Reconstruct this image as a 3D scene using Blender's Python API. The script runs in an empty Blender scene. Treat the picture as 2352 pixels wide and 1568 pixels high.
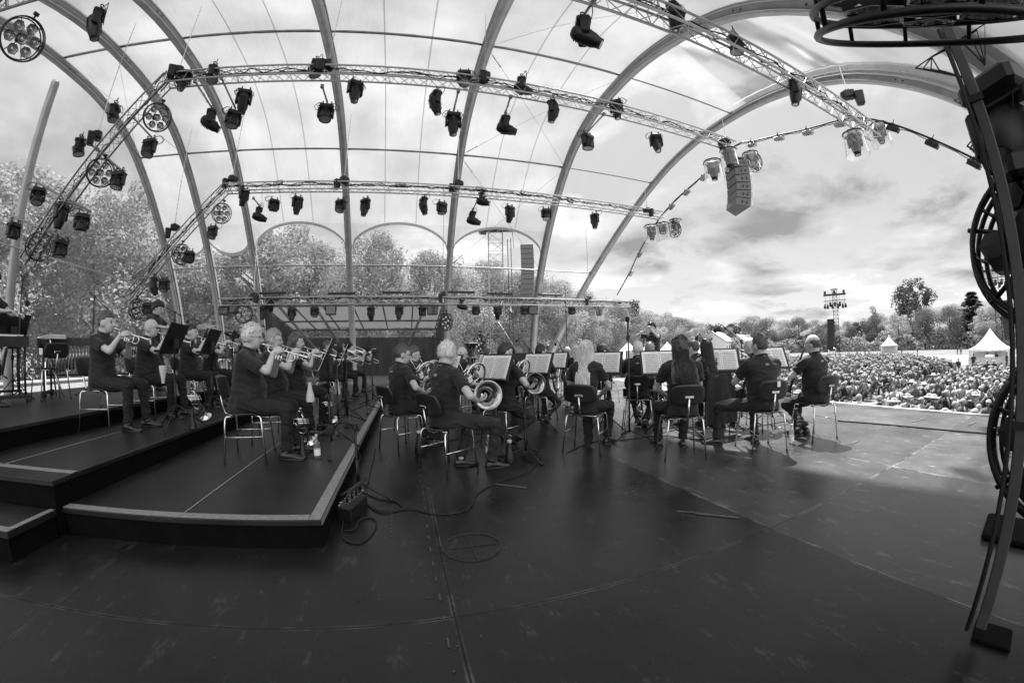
import bpy, math, random
from math import sin, cos, pi, radians, atan, atan2, hypot, sqrt
from mathutils import Vector, Matrix, Euler, noise
random.seed(11)
S = bpy.context.scene
# ---------------------------------------------------------------- camera (stereographic fisheye lens, measured from the photo)
CF, PIT, ROL, AL, H = 860.0, .0294, -.0207, .2788, 1.22
_R = Vector((cos(AL), -sin(AL), 0)); _F0 = Vector((sin(AL), cos(AL), 0)); _Z = Vector((0, 0, 1))
_F = cos(PIT)*_F0 + sin(PIT)*_Z; _U = -sin(PIT)*_F0 + cos(PIT)*_Z
_c, _s = cos(ROL), sin(ROL)
_X = _c*_R + _s*_U; _Y = -_s*_R + _c*_U
cam = bpy.data.cameras.new('camera'); camo = bpy.data.objects.new('camera', cam); S.collection.objects.link(camo)
camo.matrix_world = Matrix(((_X.x, _Y.x, -_F.x, 0), (_X.y, _Y.y, -_F.y, 0), (_X.z, _Y.z, -_F.z, H), (0, 0, 0, 1)))
cam.type = 'PANO'; cam.panorama_type = 'FISHEYE_LENS_POLYNOMIAL'
cam.sensor_width = 36; cam.sensor_fit = 'HORIZONTAL'; cam.clip_start = .02; cam.clip_end = 3000
cam.fisheye_fov = pi
FMM = CF*36/2352
# least-squares polynomial of 2*atan(r/2F)
import numpy as np
_r = np.linspace(0.01, 1.75*FMM, 300); _t = 2*np.arctan(_r/2/FMM)
_k = np.linalg.lstsq(np.stack([_r**i for i in range(5)], 1), _t, rcond=None)[0]
cam.fisheye_polynomial_k0, cam.fisheye_polynomial_k1, cam.fisheye_polynomial_k2, cam.fisheye_polynomial_k3, cam.fisheye_polynomial_k4 = [-float(v) for v in _k]
S.camera = camo
# ---------------------------------------------------------------- world, sun, exposure
SUN_AZ, SUN_EL = radians(40), radians(60)         # azimuth from +Y towards +X
w = bpy.data.worlds.new('World'); S.world = w; w.use_nodes = True
nt = w.node_tree; nt.nodes.clear()
def N(nt, typ, **kw):
    n = nt.nodes.new(typ)
    for k, v in kw.items():
        if k.startswith('i_'):
            n.inputs[int(k[2:]) if k[2:].isdigit() else k[2:].replace('_', ' ')].default_value = v
        else: setattr(n, k, v)
    return n
L = nt.links.new
out = N(nt, 'ShaderNodeOutputWorld'); bg = N(nt, 'ShaderNodeBackground'); bg.inputs[1].default_value = .05
sky = N(nt, 'ShaderNodeTexSky', sky_type='NISHITA', sun_disc=False, sun_elevation=SUN_EL, sun_rotation=SUN_AZ)
bw = N(nt, 'ShaderNodeRGBToBW'); L(sky.outputs[0], bw.inputs[0])
tc = N(nt, 'ShaderNodeTexCoord'); sx = N(nt, 'ShaderNodeSeparateXYZ'); L(tc.outputs['Generated'], sx.inputs[0])
def M_(nt, op, a, b=None, c=None):
    n = nt.nodes.new('ShaderNodeMath'); n.operation = op
    for i, v in enumerate((a, b, c)):
        if v is None: continue
        if isinstance(v, (int, float)): n.inputs[i].default_value = v
        else: nt.links.new(v, n.inputs[i])
    return n.outputs[0]
zz = M_(nt, 'ADD', M_(nt, 'MAXIMUM', sx.outputs[2], 0.0), .16)
cx = N(nt, 'ShaderNodeCombineXYZ'); L(M_(nt, 'DIVIDE', sx.outputs[0], zz), cx.inputs[0]); L(M_(nt, 'DIVIDE', sx.outputs[1], zz), cx.inputs[1])
n1 = N(nt, 'ShaderNodeTexNoise'); n1.inputs['Scale'].default_value = 1.25; n1.inputs['Detail'].default_value = 10; n1.inputs['Roughness'].default_value = .60; n1.inputs['Distortion'].default_value = .35
L(cx.outputs[0], n1.inputs['Vector'])
n2 = N(nt, 'ShaderNodeTexNoise'); n2.inputs['Scale'].default_value = .95; n2.inputs['Detail'].default_value = 6; n2.inputs['Roughness'].default_value = .5
mp = N(nt, 'ShaderNodeMapping'); mp.inputs['Location'].default_value = (3.1, 7.7, 2); L(cx.outputs[0], mp.inputs[0]); L(mp.outputs[0], n2.inputs['Vector'])
mr = N(nt, 'ShaderNodeMapRange'); mr.inputs[1].default_value = .43; mr.inputs[2].default_value = .55; L(n1.outputs[0], mr.inputs[0])   # cover
mg = N(nt, 'ShaderNodeMapRange'); mg.inputs[1].default_value = .36; mg.inputs[2].default_value = .62; mg.inputs[3].default_value = 9.0; mg.inputs[4].default_value = 2.7; L(n2.outputs[0], mg.inputs[0])  # cloud brightness
skyv = M_(nt, 'MULTIPLY', bw.outputs[0], .50)
skyv = M_(nt, 'ADD', skyv, 3.0)
dif = M_(nt, 'SUBTRACT', mg.outputs[0], skyv)
tot = M_(nt, 'MULTIPLY_ADD', dif, mr.outputs[0], skyv)
sd = N(nt, 'ShaderNodeMapRange'); sd.interpolation_type = 'SMOOTHSTEP'; sd.inputs[1].default_value = .15; sd.inputs[2].default_value = -.65; sd.inputs[3].default_value = 1.; sd.inputs[4].default_value = 2.7; L(sx.outputs[1], sd.inputs[0])   # unseen sky behind the camera brightened as added fill on the band
tot = M_(nt, 'MULTIPLY', tot, sd.outputs[0])
cc = N(nt, 'ShaderNodeCombineColor'); [L(tot, cc.inputs[i]) for i in range(3)]
L(cc.outputs[0], bg.inputs[0]); L(bg.outputs[0], out.inputs[0])
sl = bpy.data.lights.new('sun', 'SUN'); sl.energy = 5.0; sl.angle = radians(1.3); sl.color = (1, 1, 1)
so = bpy.data.objects.new('sun', sl); S.collection.objects.link(so)
so.rotation_euler = Vector((sin(SUN_AZ)*cos(SUN_EL), cos(SUN_AZ)*cos(SUN_EL), sin(SUN_EL))).to_track_quat('Z', 'Y').to_euler()
S.view_settings.view_transform = 'Standard'; S.view_settings.look = 'None'; S.view_settings.exposure = 1.5; S.view_settings.gamma = 1
S.render.engine = 'CYCLES'; S.cycles.use_denoising = True
S.cycles.max_bounces = 8; S.cycles.diffuse_bounces = 3; S.cycles.glossy_bounces = 3; S.cycles.transmission_bounces = 4; S.cycles.transparent_max_bounces = 24
S.cycles.caustics_reflective = False; S.cycles.caustics_refractive = False; S.cycles.sample_clamp_indirect = 6
# ---------------------------------------------------------------- photo pixel (2352 wide) -> ray: used to measure where real things stand
def ray(px, py):
    x, y = px-1176, -(py-784); x, y = _c*x-_s*y, _s*x+_c*y
    r = hypot(x, y)/CF; th = 2*atan(r/2); k = sin(th)/max(r*CF, 1e-9)
    a, b, u = k*x, cos(th), k*y
    b, u = cos(PIT)*b-sin(PIT)*u, sin(PIT)*b+cos(PIT)*u
    return Vector((a*cos(AL)+b*sin(AL), -a*sin(AL)+b*cos(AL), u))
E0 = Vector((0, 0, H))
def onz(px, py, z=0.): d = ray(px, py); return E0+d*((z-H)/d.z)
def onx(px, py, X): d = ray(px, py); return E0+d*(X/d.x)
def ony(px, py, Yv): d = ray(px, py); return E0+d*(Yv/d.y)
def ondist(px, py, D): d = ray(px, py); return E0+d*(D/hypot(d.x, d.y))
# ---------------------------------------------------------------- materials
MATS = {}
def mat(name, v, rough=.6, metal=0., spec=.5, var=0., vscale=8., bump=0., bscale=60., emit=0., alpha=None, coat=0., sheen=0.):
    m = bpy.data.materials.new(name); m.use_nodes = True; t = m.node_tree; b = t.nodes['Principled BSDF']
    b.inputs['Base Color'].default_value = (v, v, v, 1); b.inputs['Roughness'].default_value = rough; b.inputs['Metallic'].default_value = metal
    b.inputs['Specular IOR Level'].default_value = spec; b.inputs['Coat Weight'].default_value = coat; b.inputs['Sheen Weight'].default_value = sheen
    if emit: b.inputs['Emission Color'].default_value = (1, 1, 1, 1); b.inputs['Emission Strength'].default_value = emit
    if var or bump:
        c = N(t, 'ShaderNodeTexCoord')
    if var:
        n = N(t, 'ShaderNodeTexNoise'); n.inputs['Scale'].default_value = vscale; n.inputs['Detail'].default_value = 5; t.links.new(c.outputs['Object'], n.inputs['Vector'])
        r = N(t, 'ShaderNodeMapRange'); r.inputs[1].default_value = .3; r.inputs[2].default_value = .7; r.inputs[3].default_value = v*(1-var); r.inputs[4].default_value = v*(1+var)
        t.links.new(n.outputs[0], r.inputs[0]); k = N(t, 'ShaderNodeCombineColor')
        for i in range(3): t.links.new(r.outputs[0], k.inputs[i])
        t.links.new(k.outputs[0], b.inputs['Base Color'])
    if bump:
        n = N(t, 'ShaderNodeTexNoise'); n.inputs['Scale'].default_value = bscale; n.inputs['Detail'].default_value = 4; t.links.new(c.outputs['Object'], n.inputs['Vector'])
        q = N(t, 'ShaderNodeBump'); q.inputs['Strength'].default_value = bump; q.inputs['Distance'].default_value = .01
        t.links.new(n.outputs[0], q.inputs['Height']); t.links.new(q.outputs[0], b.inputs['Normal'])
    MATS[name] = m; return m
mat('alu', .55, .5, .7, var=.12, vscale=3); mat('alu_dark', .30, .45, .7, var=.15, vscale=2.5)
mat('chrome', .78, .12, 1.); mat('black_metal', .010, .45, .0, var=.3); mat('black_plastic', .011, .42, 0, var=.25, vscale=20, bump=.15)
mat('rubber', .012, .8); mat('mid_grey', .07, .5, var=.2); mat('dark_glass', .02, .12, coat=.5); mat('steel', .6, .25, 1., var=.1); mat('brass', .72, .10, 1., var=.08, vscale=14)
mat('brass_dark', .38, .16, 1.); mat('lens', .5, .05, .6, coat=1); mat('white', .75, .5, var=.05); mat('offwhite', .6, .6, var=.08)
mat('wood_dark', .02, .38, var=.3, vscale=6, coat=.15); mat('paper', .85, .8); mat('ink', .30, .9); mat('foam', .02, .95, bump=.5, bscale=300)
mat('skin', .50, .5, var=.10, vscale=18, bump=.15, bscale=90); mat('skin_b', .30, .5, var=.10, vscale=18, bump=.15)
mat('polo', .013, .85, var=.25, vscale=10, bump=.6, bscale=26, sheen=.15); mat('jeans', .024, .85, var=.35, vscale=9, bump=.5, bscale=24)
mat('trousers', .010, .85, var=.3, vscale=9, bump=.5, bscale=20); mat('shoe', .012, .3, var=.3, coat=.3); mat('sock', .06, .9)
def hairmat(n_, v):
    m = mat(n_, v, .42); t = m.node_tree; b = t.nodes['Principled BSDF']; c = N(t, 'ShaderNodeTexCoord'); mp = N(t, 'ShaderNodeMapping'); mp.inputs['Scale'].default_value = (110, 110, 9)
    n = N(t, 'ShaderNodeTexNoise'); n.inputs['Scale'].default_value = 1.; n.inputs['Detail'].default_value = 3; n.inputs['Distortion'].default_value = .6; t.links.new(c.outputs['Object'], mp.inputs[0]); t.links.new(mp.outputs[0], n.inputs['Vector'])
    r = N(t, 'ShaderNodeMapRange'); r.inputs[1].default_value = .3; r.inputs[2].default_value = .7; r.inputs[3].default_value = v*.5; r.inputs[4].default_value = v*1.45; t.links.new(n.outputs[0], r.inputs[0]); k = N(t, 'ShaderNodeCombineColor')
    for i in range(3): t.links.new(r.outputs[0], k.inputs[i])
    t.links.new(k.outputs[0], b.inputs['Base Color']); q = N(t, 'ShaderNodeBump'); q.inputs['Strength'].default_value = .5; q.inputs['Distance'].default_value = .006; t.links.new(n.outputs[0], q.inputs['Height']); t.links.new(q.outputs[0], b.inputs['Normal'])
for n_, v_ in (('hair_white', .60), ('hair_grey', .3), ('hair_brown', .07), ('hair_black', .02), ('hair_blond', .66)):
    hairmat(n_, v_)
mat('glasses', .02, .2); mat('logo', .6, .5)
mat('bark', .08, .9, var=.4, vscale=5, bump=.6, bscale=20)
def leafmat(name, v):
    m = bpy.data.materials.new(name); m.use_nodes = True; t = m.node_tree; t.nodes.clear()
    o = N(t, 'ShaderNodeOutputMaterial'); d = N(t, 'ShaderNodeBsdfDiffuse'); tr = N(t, 'ShaderNodeBsdfTranslucent'); mx = N(t, 'ShaderNodeMixShader', i_0=.3)
    g = N(t, 'ShaderNodeNewGeometry'); r = N(t, 'ShaderNodeMapRange'); r.inputs[3].default_value = v*.75; r.inputs[4].default_value = v*1.25
    t.links.new(g.outputs['Random Per Island'], r.inputs[0]); k = N(t, 'ShaderNodeCombineColor')
    for i in range(3): t.links.new(r.outputs[0], k.inputs[i])
    t.links.new(k.outputs[0], d.inputs[0]); t.links.new(k.outputs[0], tr.inputs[0])
    t.links.new(d.outputs[0], mx.inputs[1]); t.links.new(tr.outputs[0], mx.inputs[2]); t.links.new(mx.outputs[0], o.inputs[0])
    MATS[name] = m
leafmat('leaf', .30); leafmat('leaf_dark', .10); leafmat('leaf_pale', .42); leafmat('leaf_mid', .17)
def foil(name, haze, v=.7, gl=.06, streak=2.):
    """clear plastic sheet: mostly see-through, a little gloss and a milky film"""
    m = bpy.data.materials.new(name); m.use_nodes = True; t = m.node_tree; t.nodes.clear()
    o = N(t, 'ShaderNodeOutputMaterial'); tp = N(t, 'ShaderNodeBsdfTransparent'); tp.inputs[0].default_value = (.93, .93, .93, 1)
    d = N(t, 'ShaderNodeBsdfTranslucent'); d.inputs[0].default_value = (v, v, v, 1)
    d2 = N(t, 'ShaderNodeBsdfDiffuse'); d2.inputs[0].default_value = (v, v, v, 1); m0 = N(t, 'ShaderNodeMixShader', i_0=.35)
    t.links.new(d.outputs[0], m0.inputs[1]); t.links.new(d2.outputs[0], m0.inputs[2])
    g = N(t, 'ShaderNodeBsdfGlossy'); g.inputs['Roughness'].default_value = .08
    c = N(t, 'ShaderNodeTexCoord'); mp = N(t, 'ShaderNodeMapping'); mp.inputs['Scale'].default_value = (streak, .5, .35)
    n = N(t, 'ShaderNodeTexNoise'); n.inputs['Scale'].default_value = 1.; n.inputs['Detail'].default_value = 6
    t.links.new(c.outputs['Object'], mp.inputs[0]); t.links.new(mp.outputs[0], n.inputs['Vector'])
    r = N(t, 'ShaderNodeMapRange'); r.inputs[1].default_value = .35; r.inputs[2].default_value = .7; r.inputs[3].default_value = haze*.7; r.inputs[4].default_value = haze*1.4
    t.links.new(n.outputs[0], r.inputs[0])
    m1 = N(t, 'ShaderNodeMixShader'); t.links.new(r.outputs[0], m1.inputs[0]); t.links.new(tp.outputs[0], m1.inputs[1]); t.links.new(m0.outputs[0], m1.inputs[2])
    f = N(t, 'ShaderNodeLayerWeight', i_0=.12); ff = M_(t, 'MULTIPLY_ADD', f.outputs['Fresnel'], .7, gl*.3)
    m2 = N(t, 'ShaderNodeMixShader'); t.links.new(ff, m2.inputs[0]); t.links.new(m1.outputs[0], m2.inputs[1]); t.links.new(g.outputs[0], m2.inputs[2])
    t.links.new(m2.outputs[0], o.inputs[0]); MATS[name] = m
foil('foil', .032, .5); foil('foil_milky', .17, .6); foil('bag', .16, .8, .2, 9.)
def fabricmat():
    m = bpy.data.materials.new('roof_fabric'); m.use_nodes = True; t = m.node_tree; t.nodes.clear()
    o = N(t, 'ShaderNodeOutputMaterial'); d = N(t, 'ShaderNodeBsdfDiffuse'); tr = N(t, 'ShaderNodeBsdfTranslucent'); mx = N(t, 'ShaderNodeMixShader', i_0=.62)
    c = N(t, 'ShaderNodeTexCoord'); n = N(t, 'ShaderNodeTexNoise'); n.inputs['Scale'].default_value = .35; n.inputs['Detail'].default_value = 8; t.links.new(c.outputs['Object'], n.inputs['Vector'])
    r = N(t, 'ShaderNodeMapRange'); r.inputs[1].default_value = .36; r.inputs[2].default_value = .64; r.inputs[3].default_value = .20; r.inputs[4].default_value = .29
    t.links.new(n.outputs[0], r.inputs[0]); k = N(t, 'ShaderNodeCombineColor')
    for i in range(3): t.links.new(r.outputs[0], k.inputs[i])
    t.links.new(k.outputs[0], tr.inputs[0]); d.inputs[0].default_value = (.7, .7, .7, 1)
    w2 = N(t, 'ShaderNodeTexNoise'); w2.inputs['Scale'].default_value = 1.6; w2.inputs['Detail'].default_value = 4; w2.inputs['Distortion'].default_value = 1.5
    mp = N(t, 'ShaderNodeMapping'); mp.inputs['Scale'].default_value = (2.2, .5, .5); mp.inputs['Rotation'].default_value = (0, 0, .5); t.links.new(c.outputs['Object'], mp.inputs[0]); t.links.new(mp.outputs[0], w2.inputs['Vector'])
    q = N(t, 'ShaderNodeBump'); q.inputs['Strength'].default_value = .16; q.inputs['Distance'].default_value = .12; t.links.new(w2.outputs[0], q.inputs['Height'])
    t.links.new(q.outputs[0], d.inputs['Normal']); t.links.new(q.outputs[0], tr.inputs['Normal'])
    t.links.new(d.outputs[0], mx.inputs[1]); t.links.new(tr.outputs[0], mx.inputs[2]); t.links.new(mx.outputs[0], o.inputs[0]); MATS['roof_fabric'] = m
fabricmat()
def seammat():
    m = bpy.data.materials.new('seam_tape'); m.use_nodes = True; t = m.node_tree; t.nodes.clear(); o = N(t, 'ShaderNodeOutputMaterial'); d = N(t, 'ShaderNodeBsdfDiffuse'); tr = N(t, 'ShaderNodeBsdfTranslucent'); mx = N(t, 'ShaderNodeMixShader', i_0=.6)
    d.inputs[0].default_value = (.45, .45, .45, 1); tr.inputs[0].default_value = (.85, .85, .85, 1); t.links.new(d.outputs[0], mx.inputs[1]); t.links.new(tr.outputs[0], mx.inputs[2]); t.links.new(mx.outputs[0], o.inputs[0]); MATS['seam_tape'] = m
seammat()
# ---------------------------------------------------------------- mesh builder
class MB:
    def __init__(s): s.v = []; s.f = []; s.mi = []; s.sm = []; s.cur = 0; s.smooth = False
    def face(s, idx, sm=None): s.f.append(idx); s.mi.append(s.cur); s.sm.append(s.smooth if sm is None else sm)
    def add(s, vs, fs, M=None, sm=None):
        b = len(s.v); s.v += [tuple(M @ Vector(p)) for p in vs] if M is not None else [tuple(p) for p in vs]
        for f in fs: s.face([b+i for i in f], sm)
        return s
    def box(s, c, d, M=None, taper=1., bev=0.):
        x, y, z = d[0]/2, d[1]/2, d[2]/2
        T = Matrix.Translation(Vector(c)) if M is None else M @ Matrix.Translation(Vector(c))
        if bev:
            b = bev
            vs, fs = [], []
            for zi, (k, zz_) in enumerate(((b, -z), (0, -z+b), (0, z-b), (b, z))):
                t = taper if zi > 1 else 1.
                X, Y_ = x*t-k, y*t-k
                vs += [(-X+b, -Y_, zz_), (X-b, -Y_, zz_), (X, -Y_+b, zz_), (X, Y_-b, zz_), (X-b, Y_, zz_), (-X+b, Y_, zz_), (-X, Y_-b, zz_), (-X, -Y_+b, zz_)]
            for r in range(3):
                for i in range(8): fs.append((r*8+i, r*8+(i+1) % 8, r*8+8+(i+1) % 8, r*8+8+i))
            fs += [tuple(range(7, -1, -1)), tuple(range(24, 32))]
            return s.add(vs, fs, T)
        vs = [(sx*x*(taper if sz > 0 else 1), sy*y*(taper if sz > 0 else 1), sz*z) for sz in (-1, 1) for sx, sy in ((-1, -1), (1, -1), (1, 1), (-1, 1))]
        return s.add(vs, [(3, 2, 1, 0), (4, 5, 6, 7), (0, 1, 5, 4), (1, 2, 6, 5), (2, 3, 7, 6), (3, 0, 4, 7)], T)
    def tube(s, pts, r, n=6, closed=False, cap=True, sq=None):
        pts = [Vector(p) for p in pts]; m = len(pts)
        rs = [r]*m if isinstance(r, (int, float)) else list(r)
        tan = []
        for i in range(m):
            a = pts[(i-1) % m] if (closed or i > 0) else pts[0]; b = pts[(i+1) % m] if (closed or i < m-1) else pts[-1]
            d = b-a; tan.append(d.normalized() if d.length > 1e-9 else Vector((0, 0, 1)))
        up = Vector((0, 0, 1)) if abs(tan[0].z) < .9 else Vector((1, 0, 0))
        nx = (up-tan[0]*up.dot(tan[0])).normalized(); base = len(s.v)
        for i in range(m):
            nx = (nx-tan[i]*nx.dot(tan[i]))
            nx = nx.normalized() if nx.length > 1e-6 else tan[i].orthogonal().normalized()
            ny = tan[i].cross(nx)
            for k in range(n):
                a = 2*pi*k/n + (pi/4 if n == 4 else 0); e = 1. if sq is None else sq
                s.v.append(tuple(pts[i]+nx*(cos(a)*rs[i]*e)+ny*(sin(a)*rs[i])))
        for i in range(m if closed else m-1):
            j = (i+1) % m
            for k in range(n): s.face([base+i*n+k, base+i*n+(k+1) % n, base+j*n+(k+1) % n, base+j*n+k], n > 4)
        if cap and not closed:
            s.face([base+k for k in range(n-1, -1, -1)], False); s.face([base+(m-1)*n+k for k in range(n)], False)
        return s
    def lathe(s, prof, n=16, M=None, cap=True):
        """profile [(r,z)...] about local Z"""
        vs = []; fs = []
        for r, z in prof:
            for k in range(n): vs.append((r*cos(2*pi*k/n), r*sin(2*pi*k/n), z))
        for i in range(len(prof)-1):
            for k in range(n): fs.append((i*n+k, i*n+(k+1) % n, (i+1)*n+(k+1) % n, (i+1)*n+k))
        s.add(vs, fs, M, True)
        if cap:
            if prof[0][0] > 1e-4: s.add(vs[:n], [tuple(range(n-1, -1, -1))], M, False)
            if prof[-1][0] > 1e-4: s.add(vs[-n:], [tuple(range(n))], M, False)
        return s
    def ball(s, c, r, n=10, m=7, M=None):
        rx, ry, rz = (r, r, r) if isinstance(r, (int, float)) else r
        T = Matrix.Translation(Vector(c)) @ Matrix.Diagonal((rx, ry, rz, 1))
        if M is not None: T = M @ T
        vs = [(0, 0, -1)]; fs = []
        for j in range(1, m):
            a = -pi/2+pi*j/m
            vs += [(cos(a)*cos(2*pi*k/n), cos(a)*sin(2*pi*k/n), sin(a)) for k in range(n)]
        vs.append((0, 0, 1)); t = len(vs)-1
        for k in range(n):
            fs.append((0, 1+(k+1) % n, 1+k)); fs.append((t, 1+(m-2)*n+k, 1+(m-2)*n+(k+1) % n))
            for j in range(m-2): fs.append((1+j*n+k, 1+j*n+(k+1) % n, 1+(j+1)*n+(k+1) % n, 1+(j+1)*n+k))
        return s.add(vs, fs, T, True)
    def sheet(s, grid, sm=True, closed=False):
        """grid of rows of points"""
        b = len(s.v); nc = len(grid[0])
        for row in grid: s.v += [tuple(p) for p in row]
        for i in range(len(grid)-1):
            for k in range(nc-1): s.face([b+i*nc+k, b+i*nc+k+1, b+(i+1)*nc+k+1, b+(i+1)*nc+k], sm)
        return s
    def mesh(s, name, mats):
        me = bpy.data.meshes.new(name); me.from_pydata(s.v, [], s.f)
        for m in (mats if isinstance(mats, (list, tuple)) else [mats]): me.materials.append(MATS[m])
        me.polygons.foreach_set('material_index', s.mi); me.polygons.foreach_set('use_smooth', s.sm); me.update(); return me
    def build(s, name, mats, parent=None, loc=None):
        o = bpy.data.objects.new(name, s.mesh(name, mats)); S.collection.objects.link(o)
        if parent is not None: o.parent = parent
        if loc is not None: o.location = loc
        return o
def tag(o, label=None, cat=None, group=None, kind=None):
    if label: o['label'] = label
    if cat: o['category'] = cat
    if group: o['group'] = group
    if kind: o['kind'] = kind
    return o
def sid(s): return sum((i+1)*ord(c) for i, c in enumerate(s))
def thing(name, label, cat, loc=(0, 0, 0), rz=0., group=None, rot=None):
    o = bpy.data.objects.new(name, None); S.collection.objects.link(o); o.empty_display_size = .1
    o.location = loc; o.rotation_euler = rot if rot is not None else (0, 0, rz); return tag(o, label, cat, group)
KIDS = {}
def copy_tree(o, parent=None):
    c = o.copy(); S.collection.objects.link(c); c.parent = parent
    kids = [k for k in S.collection.objects if k.parent == o] if o.name not in KIDS else KIDS[o.name]
    KIDS[o.name] = kids
    for k in kids:
        d = k.copy(); S.collection.objects.link(d); d.parent = c
        sub = [q for q in ALLK(k)]
        for q in sub:
            e = q.copy(); S.collection.objects.link(e); e.parent = d
    return c
SUBK = {}
def ALLK(k):
    if k.name not in SUBK: SUBK[k.name] = [q for q in S.collection.objects if q.parent == k]
    return SUBK[k.name]
def kid(root, name, nth=0):
    r = [k for k in root.children if k.name.split('.')[0] == name]
    return r[nth] if len(r) > nth else None
def arc(c, r, a0, a1, n, ax='xz'):
    o = []
    for i in range(n+1):
        a = a0+(a1-a0)*i/n; u, v = r*cos(a), r*sin(a); c_ = Vector(c)
        o.append(c_+(Vector((u, 0, v)) if ax == 'xz' else Vector((u, v, 0)) if ax == 'xy' else Vector((0, u, v))))
    return o
ORD = ['first', 'second', 'third', 'fourth', 'fifth', 'sixth', 'seventh', 'eighth', 'ninth', 'tenth', 'eleventh', 'twelfth', 'thirteenth', 'fourteenth', 'fifteenth', 'sixteenth', 'seventeenth', 'eighteenth']
# ================================================================ SETTING
GZ = -2.0
def floormat():
    m = bpy.data.materials.new('stage_board'); m.use_nodes = True; t = m.node_tree; b = t.nodes['Principled BSDF']
    c = N(t, 'ShaderNodeTexCoord'); s_ = N(t, 'ShaderNodeSeparateXYZ'); t.links.new(c.outputs['Object'], s_.inputs[0])
    n = N(t, 'ShaderNodeTexNoise'); n.inputs['Scale'].default_value = 1.3; n.inputs['Detail'].default_value = 9; n.inputs['Roughness'].default_value = .65; t.links.new(c.outputs['Object'], n.inputs['Vector'])
    r = N(t, 'ShaderNodeMapRange'); r.inputs[1].default_value = .3; r.inputs[2].default_value = .72; r.inputs[3].default_value = .008; r.inputs[4].default_value = .024; t.links.new(n.outputs[0], r.inputs[0])
    # small pale scuffs and dust specks
    n2 = N(t, 'ShaderNodeTexNoise'); n2.inputs['Scale'].default_value = 9; n2.inputs['Detail'].default_value = 12; n2.inputs['Roughness'].default_value = .8; mp = N(t, 'ShaderNodeMapping'); mp.inputs['Scale'].default_value = (1, .45, 1); mp.inputs['Rotation'].default_value = (0, 0, .7)
    t.links.new(c.outputs['Object'], mp.inputs[0]); t.links.new(mp.outputs[0], n2.inputs['Vector'])
    r2 = N(t, 'ShaderNodeMapRange'); r2.inputs[1].default_value = .56; r2.inputs[2].default_value = .74; r2.inputs[4].default_value = .07; t.links.new(n2.outputs[0], r2.inputs[0])
    v = M_(t, 'ADD', r.outputs[0], r2.outputs[0])
    # board joints: 2.07 m by 1 m
    fx = M_(t, 'ABSOLUTE', M_(t, 'SUBTRACT', M_(t, 'FRACT', M_(t, 'MULTIPLY_ADD', s_.outputs[0], 1/2.07, .5-.14/2.07+10)), .5))
    fy = M_(t, 'ABSOLUTE', M_(t, 'SUBTRACT', M_(t, 'FRACT', M_(t, 'MULTIPLY_ADD', s_.outputs[1], 1/3.0, .5-1.54/3.0+10)), .5))
    jx = M_(t, 'LESS_THAN', fx, .0022); jy = M_(t, 'LESS_THAN', fy, .0016); j = M_(t, 'MAXIMUM', jx, jy)
    dx = M_(t, 'LESS_THAN', fx, .007); dy = M_(t, 'LESS_THAN', fy, .004); dj = M_(t, 'MAXIMUM', dx, dy)      # dust caught along the joints
    n3 = N(t, 'ShaderNodeTexNoise'); n3.inputs['Scale'].default_value = 5; n3.inputs['Detail'].default_value = 6; t.links.new(c.outputs['Object'], n3.inputs['Vector'])
    r3 = N(t, 'ShaderNodeMapRange'); r3.inputs[1].default_value = .45; r3.inputs[2].default_value = .68; r3.inputs[4].default_value = .07; t.links.new(n3.outputs[0], r3.inputs[0])
    v = M_(t, 'ADD', v, M_(t, 'MULTIPLY', dj, r3.outputs[0]))
    v = M_(t, 'MULTIPLY', v, M_(t, 'SUBTRACT', 1., M_(t, 'MULTIPLY', j, .9)))
    # boards differ a little
    cell = N(t, 'ShaderNodeTexWhiteNoise', noise_dimensions='2D'); cb = N(t, 'ShaderNodeCombineXYZ')
    t.links.new(M_(t, 'FLOOR', M_(t, 'MULTIPLY_ADD', s_.outputs[0], 1/2.07, -.14/2.07)), cb.inputs[0]); t.links.new(M_(t, 'FLOOR', M_(t, 'MULTIPLY_ADD', s_.outputs[1], 1/3., -1.54/3.)), cb.inputs[1]); t.links.new(cb.outputs[0], cell.inputs[0])
    v = M_(t, 'MULTIPLY', v, M_(t, 'MULTIPLY_ADD', cell.outputs[0], .5, .75))
    # front boards coloured paler, board by board, as painted sunlight and sheen
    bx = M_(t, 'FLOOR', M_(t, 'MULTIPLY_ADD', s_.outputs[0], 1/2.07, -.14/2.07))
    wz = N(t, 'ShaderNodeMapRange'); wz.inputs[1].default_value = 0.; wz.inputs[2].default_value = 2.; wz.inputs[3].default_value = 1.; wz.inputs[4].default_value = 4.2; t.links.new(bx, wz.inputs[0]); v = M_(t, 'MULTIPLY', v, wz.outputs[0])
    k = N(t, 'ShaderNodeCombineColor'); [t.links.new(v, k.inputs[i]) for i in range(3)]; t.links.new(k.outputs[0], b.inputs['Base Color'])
    rr = N(t, 'ShaderNodeMapRange'); rr.inputs[1].default_value = .3; rr.inputs[2].default_value = .75; rr.inputs[3].default_value = .25; rr.inputs[4].default_value = .40; t.links.new(n.outputs[0], rr.inputs[0])
    t.links.new(rr.outputs[0], b.inputs['Roughness'])
    wv = N(t, 'ShaderNodeTexWave'); wv.inputs['Scale'].default_value = 14; wv.inputs['Distortion'].default_value = .3; t.links.new(c.outputs['Object'], wv.inputs['Vector'])
    q = N(t, 'ShaderNodeBump'); q.inputs['Strength'].default_value = .025; q.inputs['Distance'].default_value = .003
    t.links.new(M_(t, 'SUBTRACT', wv.outputs['Fac'], M_(t, 'MULTIPLY', j, 8.)), q.inputs['Height']); t.links.new(q.outputs[0], b.inputs['Normal'])
    b.inputs['Specular IOR Level'].default_value = .24; MATS['stage_board'] = m
floormat()
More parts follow.
